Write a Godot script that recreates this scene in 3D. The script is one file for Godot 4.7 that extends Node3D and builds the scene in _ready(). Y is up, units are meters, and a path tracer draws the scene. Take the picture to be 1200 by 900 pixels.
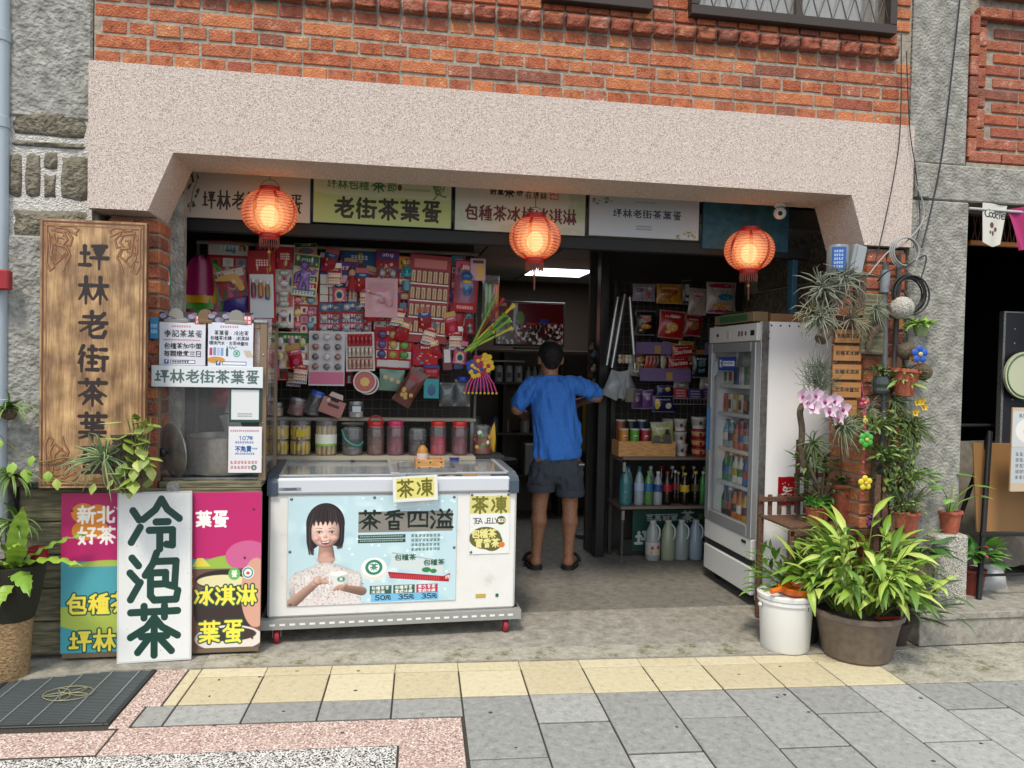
extends Node3D
const SX := FastNoiseLite.TYPE_SIMPLEX_SMOOTH
var M := {}
var rng := RandomNumberGenerator.new()
var sun: DirectionalLight3D

func _ready() -> void:
	rng.seed = 7
	# camera, sky, sun, exposure
	var cam := Camera3D.new()
	cam.name = "camera"
	add_child(cam)
	cam.position = Vector3(-.6864,1.4527,3.841)
	cam.rotation = Vector3(-.0231,-.1671,.0207)
	cam.fov = 52.97
	cam.near = .05
	cam.far = 400.0
	cam.current = true
	var env := Environment.new()
	env.background_mode = Environment.BG_SKY
	var sky := Sky.new()
	var sk := ProceduralSkyMaterial.new()
	sk.sky_top_color = hx("cfd8e4")
	sk.sky_horizon_color = hx("dfe4ea")
	sk.sky_curve = .2
	sk.ground_bottom_color = hx("6f6d69")
	sk.ground_horizon_color = hx("b9bbbd")
	sk.sun_angle_max = .0
	sky.sky_material = sk
	env.sky = sky
	env.background_energy_multiplier = 1.0
	env.tonemap_mode = Environment.TONE_MAPPER_LINEAR
	env.tonemap_exposure = 2.05
	env.sdfgi_enabled = true
	env.ssao_enabled = true
	env.ssil_enabled = true
	var we := WorldEnvironment.new()
	we.name = "world_environment"
	we.environment = env
	add_child(we)
	sun = DirectionalLight3D.new()
	sun.name = "sun"
	add_child(sun)
	sun.rotation = Vector3(deg_to_rad(-58),deg_to_rad(-24),0)
	sun.light_color = hx("fff4e4")
	sun.light_energy = .5
	sun.light_angular_distance = 10.0
	sun.shadow_enabled = true
	make_materials()
	make_ground()
	make_building()
	make_room()
	make_neighbours()
	make_signs()
	make_stall()
	make_freezer()
	make_lanterns()
	make_toy_wall()
	make_jar_shelf()
	make_snack_rack()
	make_fridge()
	make_back_shop()
	make_man()
	make_plants()
	make_right_shop()
	make_left_things()
	make_cables()
# ---------------------------------------------------------------- mesh building
class MB:
	var v := PackedVector3Array()
	var n := PackedVector3Array()
	var t := PackedVector2Array()
	var c := PackedColorArray()
	var i := PackedInt32Array()
	var x := Transform3D()
	var col := Color.WHITE
	var ur := Rect2(0,0,1,1)
	func at(p: Vector3,b := Basis()) -> MB:
		x = Transform3D(b,p)
		return self
	func add(p: Vector3,nn: Vector3,uv := Vector2()) -> int:
		v.append(x * p)
		n.append((x.basis * nn).normalized())
		t.append(ur.position + uv * ur.size)
		c.append(col)
		return v.size() - 1
	func tri(a: Vector3,b: Vector3,d: Vector3) -> void:
		var nn := (b - a).cross(d - a).normalized()
		var k := add(a,nn)
		add(b,nn)
		add(d,nn)
		i.append_array([k,k + 2,k + 1])
	func quad(a: Vector3,b: Vector3,d: Vector3,e: Vector3) -> void:
		var nn := (b - a).cross(e - a).normalized()
		var k := add(a,nn,Vector2(0,1))
		add(b,nn,Vector2(1,1))
		add(d,nn,Vector2(1,0))
		add(e,nn,Vector2(0,0))
		i.append_array([k,k + 3,k + 2,k,k + 2,k + 1])
	func box(p: Vector3,s: Vector3,bev := .0) -> MB:
		var h := s * .5
		var g := minf(bev,minf(h.x,minf(h.y,h.z)) * .9)
		var q := func(sx,sy,sz,k): return p + Vector3(sx * (h.x - (.0 if k == 0 else g)),sy * (h.y - (.0 if k == 1 else g)),sz * (h.z - (.0 if k == 2 else g)))
		for s1 in [-1.0,1.0]:
			if s1 > 0:
				quad(q.call(-1,-1,1,2),q.call(1,-1,1,2),q.call(1,1,1,2),q.call(-1,1,1,2))
				quad(q.call(1,-1,1,0),q.call(1,-1,-1,0),q.call(1,1,-1,0),q.call(1,1,1,0))
				quad(q.call(-1,1,1,1),q.call(1,1,1,1),q.call(1,1,-1,1),q.call(-1,1,-1,1))
			else:
				quad(q.call(1,-1,-1,2),q.call(-1,-1,-1,2),q.call(-1,1,-1,2),q.call(1,1,-1,2))
				quad(q.call(-1,-1,-1,0),q.call(-1,-1,1,0),q.call(-1,1,1,0),q.call(-1,1,-1,0))
				quad(q.call(-1,-1,-1,1),q.call(1,-1,-1,1),q.call(1,-1,1,1),q.call(-1,-1,1,1))
		if g > .0:
			for a in [-1.0,1.0]:
				for b in [-1.0,1.0]:
					_edge(q.call(a,b,-1,0),q.call(a,b,1,0),q.call(a,b,1,1),q.call(a,b,-1,1),Vector3(a,b,0))
					_edge(q.call(a,-1,b,0),q.call(a,1,b,0),q.call(a,1,b,2),q.call(a,-1,b,2),Vector3(a,0,b))
					_edge(q.call(-1,a,b,1),q.call(1,a,b,1),q.call(1,a,b,2),q.call(-1,a,b,2),Vector3(0,a,b))
					for d in [-1.0,1.0]:
						var k := add(q.call(a,b,d,0),Vector3(a,b,d))
						add(q.call(a,b,d,1),Vector3(a,b,d))
						add(q.call(a,b,d,2),Vector3(a,b,d))
						if a * b * d > 0: i.append_array([k,k + 2,k + 1])
						else: i.append_array([k,k + 1,k + 2])
		return self
	func _edge(a: Vector3,b: Vector3,d: Vector3,e: Vector3,nn: Vector3) -> void:
		var k := add(a,nn)
		add(b,nn)
		add(d,nn)
		add(e,nn)
		if (b - a).cross(e - a).dot(nn) > 0: i.append_array([k,k + 3,k + 2,k,k + 2,k + 1])
		else: i.append_array([k,k + 2,k + 3,k,k + 1,k + 2])
	func surf(f: Callable,nu: int,nv: int) -> MB:
		var base := v.size()
		var pts := []
		for b in nv + 1:
			for a in nu + 1:
				pts.append(f.call(float(a) / nu,float(b) / nv))
		for b in nv + 1:
			for a in nu + 1:
				var du: Vector3 = pts[b * (nu + 1) + mini(a + 1,nu)] - pts[b * (nu + 1) + maxi(a - 1,0)]
				var dv: Vector3 = pts[mini(b + 1,nv) * (nu + 1) + a] - pts[maxi(b - 1,0) * (nu + 1) + a]
				var nn := du.cross(dv)
				if nn.length_squared() < 1e-16: nn = pts[b * (nu + 1) + a] - pts[(nv / 2) * (nu + 1) + a]
				if nn.length_squared() < 1e-16: nn = Vector3.UP
				add(pts[b * (nu + 1) + a],nn,Vector2(float(a) / nu,1.0 - float(b) / nv))
		for b in nv:
			for a in nu:
				var k := base + b * (nu + 1) + a
				i.append_array([k,k + nu + 2,k + 1,k,k + nu + 1,k + nu + 2])
		return self
	func ell(p: Vector3,r: Vector3,nu := 14,nv := 9) -> MB:
		return surf(func(a,b): return p + r * Vector3(-cos(a * TAU) * sin(b * PI),-cos(b * PI),sin(a * TAU) * sin(b * PI)),nu,nv)
	func lathe(prof: Array,seg := 20,wob := .0) -> MB:
		var m := prof.size()
		var sn := []
		for k in m - 1:
			var d: Vector2 = prof[k + 1] - prof[k]
			sn.append(Vector2(d.y,-d.x).normalized())
		for k in m - 1:
			var n0: Vector2 = sn[k]
			var n1: Vector2 = sn[k]
			if k > 0 and sn[k - 1].dot(sn[k]) > .6: n0 = (sn[k - 1] + sn[k]).normalized()
			if k < m - 2 and sn[k + 1].dot(sn[k]) > .6: n1 = (sn[k + 1] + sn[k]).normalized()
			var base := v.size()
			for a in seg + 1:
				var g := TAU * a / seg
				var o := Vector3(-sin(g),0,-cos(g))
				var w := 1.0 + wob * (a % 2)
				add(o * prof[k].x * w + Vector3(0,prof[k].y,0),o * n0.x + Vector3(0,n0.y,0),Vector2(float(a) / seg,1.0 - float(k) / (m - 1)))
				add(o * prof[k + 1].x * w + Vector3(0,prof[k + 1].y,0),o * n1.x + Vector3(0,n1.y,0),Vector2(float(a) / seg,1.0 - float(k + 1) / (m - 1)))
			for a in seg:
				var q := base + a * 2
				i.append_array([q,q + 3,q + 2,q,q + 1,q + 3])
		return self
	func tube(pts: Array,rad,seg := 7,cap := true) -> MB:
		var m := pts.size()
		var base := v.size()
		var tan0: Vector3 = (pts[1] - pts[0]).normalized()
		var u := tan0.cross(Vector3(.31,.9,.17)).normalized()
		for k in m:
			var tn: Vector3 = (pts[mini(k + 1,m - 1)] - pts[maxi(k - 1,0)]).normalized()
			u = (u - tn * u.dot(tn)).normalized()
			var w := tn.cross(u)
			var r: float = rad[k] if rad is Array else rad
			for a in seg + 1:
				var g := TAU * a / seg
				var o := u * cos(g) + w * sin(g)
				add(pts[k] + o * r,o,Vector2(float(a) / seg,float(k) / (m - 1)))
		for k in m - 1:
			for a in seg:
				var q := base + k * (seg + 1) + a
				i.append_array([q,q + seg + 2,q + 1,q,q + seg + 1,q + seg + 2])
		if cap:
			for e in 2:
				var kk := 0 if e == 0 else m - 1
				var dirn: Vector3 = (pts[0] - pts[1]).normalized() if e == 0 else (pts[m - 1] - pts[m - 2]).normalized()
				var q0 := v.size()
				for a in seg:
					v.append(v[base + kk * (seg + 1) + a])
					n.append((x.basis * dirn).normalized())
					t.append(Vector2())
					c.append(col)
				for a in range(1,seg - 1):
					if e == 0: i.append_array([q0,q0 + a,q0 + a + 1])
					else: i.append_array([q0,q0 + a + 1,q0 + a])
		return self
	func prism(poly: PackedVector2Array,z0: float,z1: float) -> MB:
		var idx := Geometry2D.triangulate_polygon(poly)
		var lo := poly[0]
		var hi := poly[0]
		var area := .0
		for k in poly.size():
			lo = lo.min(poly[k])
			hi = hi.max(poly[k])
			area += poly[k].cross(poly[(k + 1) % poly.size()])
		for side in 2:
			var z := z1 if side == 0 else z0
			var base := v.size()
			for p in poly:
				add(Vector3(p.x,p.y,z),Vector3(0,0,1.0 if side == 0 else -1.0),Vector2((p.x - lo.x) / maxf(hi.x - lo.x,1e-6),1.0 - (p.y - lo.y) / maxf(hi.y - lo.y,1e-6)))
			for k in idx.size() / 3:
				var a := poly[idx[k * 3]]
				var ccw := (poly[idx[k * 3 + 1]] - a).cross(poly[idx[k * 3 + 2]] - a) > 0
				if ccw == (side == 0): i.append_array([base + idx[k * 3],base + idx[k * 3 + 2],base + idx[k * 3 + 1]])
				else: i.append_array([base + idx[k * 3],base + idx[k * 3 + 1],base + idx[k * 3 + 2]])
		for k in poly.size():
			var a := poly[k]
			var b := poly[(k + 1) % poly.size()]
			if area < 0:
				var s := a
				a = b
				b = s
			quad(Vector3(a.x,a.y,z0),Vector3(b.x,b.y,z0),Vector3(b.x,b.y,z1),Vector3(a.x,a.y,z1))
		return self
	# a blade: starts at the origin, grows along +Y and bends towards +Z
	func leaf(ln: float,wd: float,bend: float,fold := .25,seg := 5,peak := .4) -> MB:
		var p := Vector3.ZERO
		var rows := []
		for k in seg + 1:
			var s := float(k) / seg
			var w := wd * .5 * (pow(s / peak,.7) if s < peak else pow(maxf(.0,(1.0 - s) / (1.0 - peak)),.75))
			var ang := bend * s
			var d := Vector3(0,cos(ang),sin(ang))
			var up := Vector3(0,-sin(ang),cos(ang))
			rows.append([p,maxf(w,wd * .03),up])
			p += d * (ln / seg)
		for side in [-1.0,1.0]:
			var base := v.size()
			for k in seg + 1:
				var r = rows[k]
				var nn: Vector3 = (r[2] as Vector3) - Vector3(side * fold,0,0)
				add(r[0],nn,Vector2(.5,float(k) / seg))
				add(r[0] + Vector3(side * r[1],0,0) + (r[2] as Vector3) * r[1] * fold,nn,Vector2(.5 + side * .5,float(k) / seg))
			for k in seg:
				var q := base + k * 2
				if side > 0: i.append_array([q,q + 2,q + 3,q,q + 3,q + 1])
				else: i.append_array([q,q + 3,q + 2,q,q + 1,q + 3])
		return self
	func mesh() -> ArrayMesh:
		var ar := []
		ar.resize(Mesh.ARRAY_MAX)
		ar[Mesh.ARRAY_VERTEX] = v
		ar[Mesh.ARRAY_NORMAL] = n
		ar[Mesh.ARRAY_TEX_UV] = t
		ar[Mesh.ARRAY_COLOR] = c
		ar[Mesh.ARRAY_INDEX] = i
		var am := ArrayMesh.new()
		am.add_surface_from_arrays(Mesh.PRIMITIVE_TRIANGLES,ar)
		return am

# ---------------------------------------------------------------- nodes
var taken := {}
func numbered(called: String) -> String:
	if not taken.has(called):
		taken[called] = 0
		return called
	taken[called] += 1
	return "%s_%03d" % [called,taken[called]]
func tag(o: Node,label: String,cat: String,group := "",kind := "") -> void:
	if label: o.set_meta("label",label)
	if cat: o.set_meta("category",cat)
	if group: o.set_meta("group",group)
	if kind: o.set_meta("kind",kind)
func thing(called: String,label: String,cat: String,at := Vector3.ZERO,group := "",ry := .0) -> Node3D:
	var o := Node3D.new()
	o.name = numbered(called)
	add_child(o)
	o.position = at
	o.rotation.y = ry
	tag(o,label,cat,group)
	return o
func part(par: Node,called: String,mb: MB,m: Material,at := Vector3.ZERO) -> MeshInstance3D:
	return inst(par,called,mb.mesh(),m,Transform3D(Basis(),at))
func inst(par: Node,called: String,me: Mesh,m: Material,xf := Transform3D()) -> MeshInstance3D:
	var o := MeshInstance3D.new()
	o.name = called
	o.mesh = me
	o.material_override = m
	o.transform = xf
	par.add_child(o,true)
	return o
func single(called: String,mb: MB,m: Material,label: String,cat: String,at := Vector3.ZERO,group := "") -> MeshInstance3D:
	var o := inst(self,numbered(called),mb.mesh(),m,Transform3D(Basis(),at))
	tag(o,label,cat,group)
	return o
func struct(called: String,mb: MB,m: Material) -> MeshInstance3D:
	var o := inst(self,numbered(called),mb.mesh(),m)
	o.set_meta("kind","structure")
	return o
func copy(o: Node3D,at: Vector3,label := "",ry := .0) -> Node3D:
	var c: Node3D = o.duplicate()
	c.name = numbered(str(o.name).rstrip("_0123456789"))
	add_child(c)
	c.position = at
	c.rotation.y = ry
	if label: c.set_meta("label",label)
	return c
func bx(s: Vector3,p := Vector3.ZERO,bev := .0) -> MB:
	return MB.new().box(p,s,bev)
func look(dir: Vector3,up := Vector3(0,0,1)) -> Basis:   # +Y along dir,+Z towards up
	var y := dir.normalized()
	var xx := y.cross(up)
	if xx.length_squared() < 1e-6: xx = y.cross(Vector3(1,0,.2))
	xx = xx.normalized()
	return Basis(xx,y,xx.cross(y))
func rz(a: float) -> Basis:
	return Basis(Vector3(0,0,1),a)
func ry(a: float) -> Basis:
	return Basis(Vector3(0,1,0),a)
func rx(a: float) -> Basis:
	return Basis(Vector3(1,0,0),a)
func arc(c: Vector3,r: float,a0: float,a1: float,n: int,ux := Vector3.RIGHT,uy := Vector3.UP) -> Array:
	var o := []
	for k in n + 1:
		var g := lerpf(a0,a1,float(k) / n)
		o.append(c + ux * cos(g) * r + uy * sin(g) * r)
	return o
func curve(pts: Array,per := 5) -> Array:
	var o := []
	for k in pts.size() - 1:
		var p0: Vector3 = pts[maxi(k - 1,0)]
		var p3: Vector3 = pts[mini(k + 2,pts.size() - 1)]
		for q in per:
			o.append((pts[k] as Vector3).cubic_interpolate(pts[k + 1],p0,p3,float(q) / per))
	o.append(pts[-1])
	return o
func rect2(w: float,h: float,r := .0,seg := 4) -> PackedVector2Array:
	var o := PackedVector2Array()
	if r <= .0: return PackedVector2Array([Vector2(-w / 2,-h / 2),Vector2(w / 2,-h / 2),Vector2(w / 2,h / 2),Vector2(-w / 2,h / 2)])
	for q in 4:
		var c: Vector2 = Vector2(w / 2 - r,h / 2 - r) * [Vector2(1,1),Vector2(-1,1),Vector2(-1,-1),Vector2(1,-1)][q]
		for k in seg + 1: o.append(c + Vector2.from_angle(PI / 2 * (q + float(k) / seg)) * r)
	return o
# a filled bag: pillow with crimped ends
func pillow(w: float,h: float,d: float,sd := 0) -> MB:
	var mb := MB.new()
	for s in [1.0,-1.0]:
		mb.surf(func(a,b):
			var e := pow(maxf(.0,sin(a * PI)),.55) * pow(maxf(.0,sin(clampf((b - .07) / .86,.0,1.0) * PI)),.5)
			var wr := .1 * sin(a * 17.0 + b * 9.0 + sd * 1.7) * sin(b * 13.0 - a * 6.0 + sd)
			var pin := 1.0 - .05 * sin(b * PI)
			return Vector3((a - .5) * w * pin * s,(b - .5) * h,s * (d * .5 * e * (1.0 + wr) + .0008)),10,10)
	return mb

# ---------------------------------------------------------------- materials
func hx(s: String,a := 1.0) -> Color:
	var c := Color.html(s)
	c.a = a
	return c
func sm(colour: String,rough := .7,metal := .0,spec := .5) -> StandardMaterial3D:
	var key := "%s/%.2f/%.2f/%.2f" % [colour,rough,metal,spec]
	if M.has(key): return M[key]
	var m := StandardMaterial3D.new()
	m.albedo_color = hx(colour)
	m.roughness = rough
	m.metallic = metal
	m.metallic_specular = spec
	M[key] = m
	return m
func glass(colour: String,a: float,rough := .05) -> StandardMaterial3D:
	var key := "g%s/%.2f/%.2f" % [colour,a,rough]
	if M.has(key): return M[key]
	var m := StandardMaterial3D.new()
	m.albedo_color = hx(colour,a)
	m.roughness = rough
	m.transparency = BaseMaterial3D.TRANSPARENCY_ALPHA
	m.cull_mode = BaseMaterial3D.CULL_DISABLED
	M[key] = m
	return m
func ntex(cols: Array,freq: float,kind := SX,oct := 4,size := 512,sd := 1,stretch := Vector2.ONE,contrast := true) -> NoiseTexture2D:
	var nz := FastNoiseLite.new()
	nz.noise_type = kind
	nz.frequency = freq
	nz.seed = sd
	nz.fractal_octaves = oct
	if oct > 8: nz.fractal_gain = .82
	if oct <= 1: nz.fractal_type = FastNoiseLite.FRACTAL_NONE
	if kind == FastNoiseLite.TYPE_CELLULAR:
		nz.cellular_return_type = FastNoiseLite.RETURN_CELL_VALUE
	var tx := NoiseTexture2D.new()
	tx.width = size
	tx.height = size
	tx.seamless = true
	tx.normalize = contrast
	tx.noise = nz
	if not cols.is_empty():
		var g := Gradient.new()
		var off := PackedFloat32Array()
		var cc := PackedColorArray()
		for k in cols.size():
			var e = cols[k]
			if e is Array:
				off.append(e[0])
				cc.append(hx(e[1]))
			else:
				off.append(float(k) / maxi(1,cols.size() - 1))
				cc.append(hx(e))
		g.offsets = off
		g.colors = cc
		tx.color_ramp = g
	return tx
func hmap(m: StandardMaterial3D,freq: float,cm: float,kind := SX,oct := 4,sd := 5) -> StandardMaterial3D:
	m.heightmap_enabled = true
	var key := "h%.3f/%d/%d/%d" % [freq,kind,oct,sd if kind == FastNoiseLite.TYPE_CELLULAR else 5]
	if not M.has(key): M[key] = ntex([],freq,kind,oct,512,sd)
	m.heightmap_texture = M[key]
	m.heightmap_scale = cm
	return m
# world-mapped noise material: colours over a tile of `span` metres
func nm(cols: Array,freq: float,span: float,rough := .85,kind := SX,oct := 4,sd := 1,world := true) -> StandardMaterial3D:
	var m := StandardMaterial3D.new()
	m.albedo_texture = ntex(cols,freq,kind,oct,512,sd)
	m.roughness = rough
	m.uv1_triplanar = true
	m.uv1_world_triplanar = world
	m.uv1_scale = Vector3.ONE / span
	return m
func tm(cv: Canvas,rough := .6) -> StandardMaterial3D:
	var m := StandardMaterial3D.new()
	m.albedo_texture = ImageTexture.create_from_image(cv.im)
	m.roughness = rough
	m.texture_repeat = false
	return m
func leafmat(colour: String,rough := .45) -> StandardMaterial3D:
	var key := "l" + colour
	if M.has(key): return M[key]
	var m := StandardMaterial3D.new()
	m.albedo_color = hx(colour)
	m.roughness = rough
	m.backlight_enabled = true
	m.backlight = hx(colour) * .45
	m.cull_mode = BaseMaterial3D.CULL_DISABLED
	M[key] = m
	return m
static func v3(x: float,y: float,z: float) -> Vector3:
	return Vector3(x,y,z)
static func v2(x: float,y: float) -> Vector2:
	return Vector2(x,y)
# ---------------------------------------------------------------- print: a small drawing surface with stroke characters
class Canvas:
	var im: Image
	var w: int
	var h: int
	var strokes: Dictionary
	func _init(ww: int,hh: int,c: Color,st := {}) -> void:
		w = ww
		h = hh
		strokes = st
		im = Image.create_empty(w,h,false,Image.FORMAT_RGBA8)
		im.fill(c)
	func rect(x: float,y: float,ww: float,hh: float,c: Color) -> void:
		im.fill_rect(Rect2i(roundi(x),roundi(y),roundi(ww),roundi(hh)),c)
	func px(x: int,y: int,c: Color,a: float) -> void:
		if a <= .0 or x < 0 or y < 0 or x >= w or y >= h: return
		im.set_pixel(x,y,im.get_pixel(x,y).lerp(c,minf(a,1.0)) if a < 1.0 else c)
	func ell(cx: float,cy: float,rx: float,ry: float,c: Color,soft := 1.0) -> void:
		var m := minf(rx,ry)
		for y in range(int(cy - ry - soft),int(cy + ry + soft) + 2):
			for x in range(int(cx - rx - soft),int(cx + rx + soft) + 2):
				var d := (Vector2((x + .5 - cx) / rx,(y + .5 - cy) / ry).length() - 1.0) * m
				if d < soft: px(x,y,c,clampf(.5 - d / soft * .5,.0,1.0) if soft > 1.0 else clampf(.5 - d,.0,1.0))
	func ring(cx: float,cy: float,r: float,th: float,c: Color) -> void:
		var o := []
		for k in 33: o.append_array([cx + cos(TAU * k / 32.0) * r,cy + sin(TAU * k / 32.0) * r])
		line(o,th,th,c)
	func seg(a: Vector2,b: Vector2,r0: float,r1: float,c: Color) -> void:
		var m := maxf(r0,r1) + 1.0
		var ab := b - a
		var l2 := maxf(ab.length_squared(),1e-6)
		for y in range(maxi(0,int(minf(a.y,b.y) - m)),mini(h,int(maxf(a.y,b.y) + m) + 2)):
			for x in range(maxi(0,int(minf(a.x,b.x) - m)),mini(w,int(maxf(a.x,b.x) + m) + 2)):
				var p := Vector2(x + .5,y + .5) - a
				var t := clampf(p.dot(ab) / l2,.0,1.0)
				var d := (p - ab * t).length() - lerpf(r0,r1,t)
				if d < .5: px(x,y,c,.5 - d)
	func line(p: Array,r0: float,r1: float,c: Color) -> void:
		var m := p.size() / 2
		for k in m - 1:
			seg(Vector2(p[k * 2],p[k * 2 + 1]),Vector2(p[k * 2 + 2],p[k * 2 + 3]),lerpf(r0,r1,float(k) / (m - 1)),lerpf(r0,r1,float(k + 1) / (m - 1)),c)
	func poly(p: Array,c: Color) -> void:
		var pts := []
		var lo := 1e9
		var hi := -1e9
		for k in p.size() / 2:
			pts.append(Vector2(p[k * 2],p[k * 2 + 1]))
			lo = minf(lo,p[k * 2 + 1])
			hi = maxf(hi,p[k * 2 + 1])
		for y in range(maxi(0,int(lo)),mini(h,int(hi) + 1)):
			var xs := []
			for k in pts.size():
				var a: Vector2 = pts[k]
				var b: Vector2 = pts[(k + 1) % pts.size()]
				if (a.y <= y + .5) != (b.y <= y + .5): xs.append(a.x + (y + .5 - a.y) / (b.y - a.y) * (b.x - a.x))
			xs.sort()
			for k in xs.size() / 2: im.fill_rect(Rect2i(roundi(xs[k * 2]),y,maxi(1,roundi(xs[k * 2 + 1]) - roundi(xs[k * 2])),1),c)
	# brush: 0 even monoline, 1 brush with thick starts, 2 thin horizontals
	func glyph(ch: String,x: float,y: float,ww: float,hh: float,c: Color,r: float,brush := 0) -> void:
		for s in strokes.get(ch,[]):
			if s[0] is String:
				glyph(s[0],x + s[1] * ww * .01,y + s[2] * hh * .01,s[3] * ww * .01,s[4] * hh * .01,c,r,brush)
				continue
			var p := []
			for k in s.size() / 2: p.append_array([x + s[k * 2] * ww * .01,y + s[k * 2 + 1] * hh * .01])
			var r0 := r
			var r1 := r
			if brush > 0:
				var horiz := absf(p[p.size() - 2] - p[0]) > absf(p[p.size() - 1] - p[1]) * 2.5
				if brush == 1:
					r0 = r * (1.15 if not horiz else .85)
					r1 = r * (.6 if not horiz else 1.1)
				elif horiz:
					r0 = r * .55
					r1 = r * .7
			line(p,r0,r1,c)
	func text(s: String,x: float,y: float,size: float,c: Color,r: float,brush := 0,step := 1.12,vertical := false,wide := 1.0) -> void:
		for k in s.length():
			var o := k * size * step
			if vertical: glyph(s[k],x,y + o,size * wide,size,c,r,brush)
			else: glyph(s[k],x + o * wide,y,size * wide,size,c,r,brush)
	# rows of print too small to read in the photograph
	func fine(x: float,y: float,ww: float,rows: int,step: float,c: Color,rng: RandomNumberGenerator) -> void:
		for k in rows:
			var xx := x
			while xx < x + ww - step * .5:
				var cw := step * .55
				for q in 3: seg(Vector2(xx,y + k * step + q * step * .22),Vector2(xx + cw * rng.randf_range(.6,1.0),y + k * step + q * step * .22),step * .05,step * .05,c)
				seg(Vector2(xx + cw * rng.randf(),y + k * step - step * .05),Vector2(xx + cw * .5,y + k * step + step * .5),step * .05,step * .05,c)
				xx += step * .72

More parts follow.
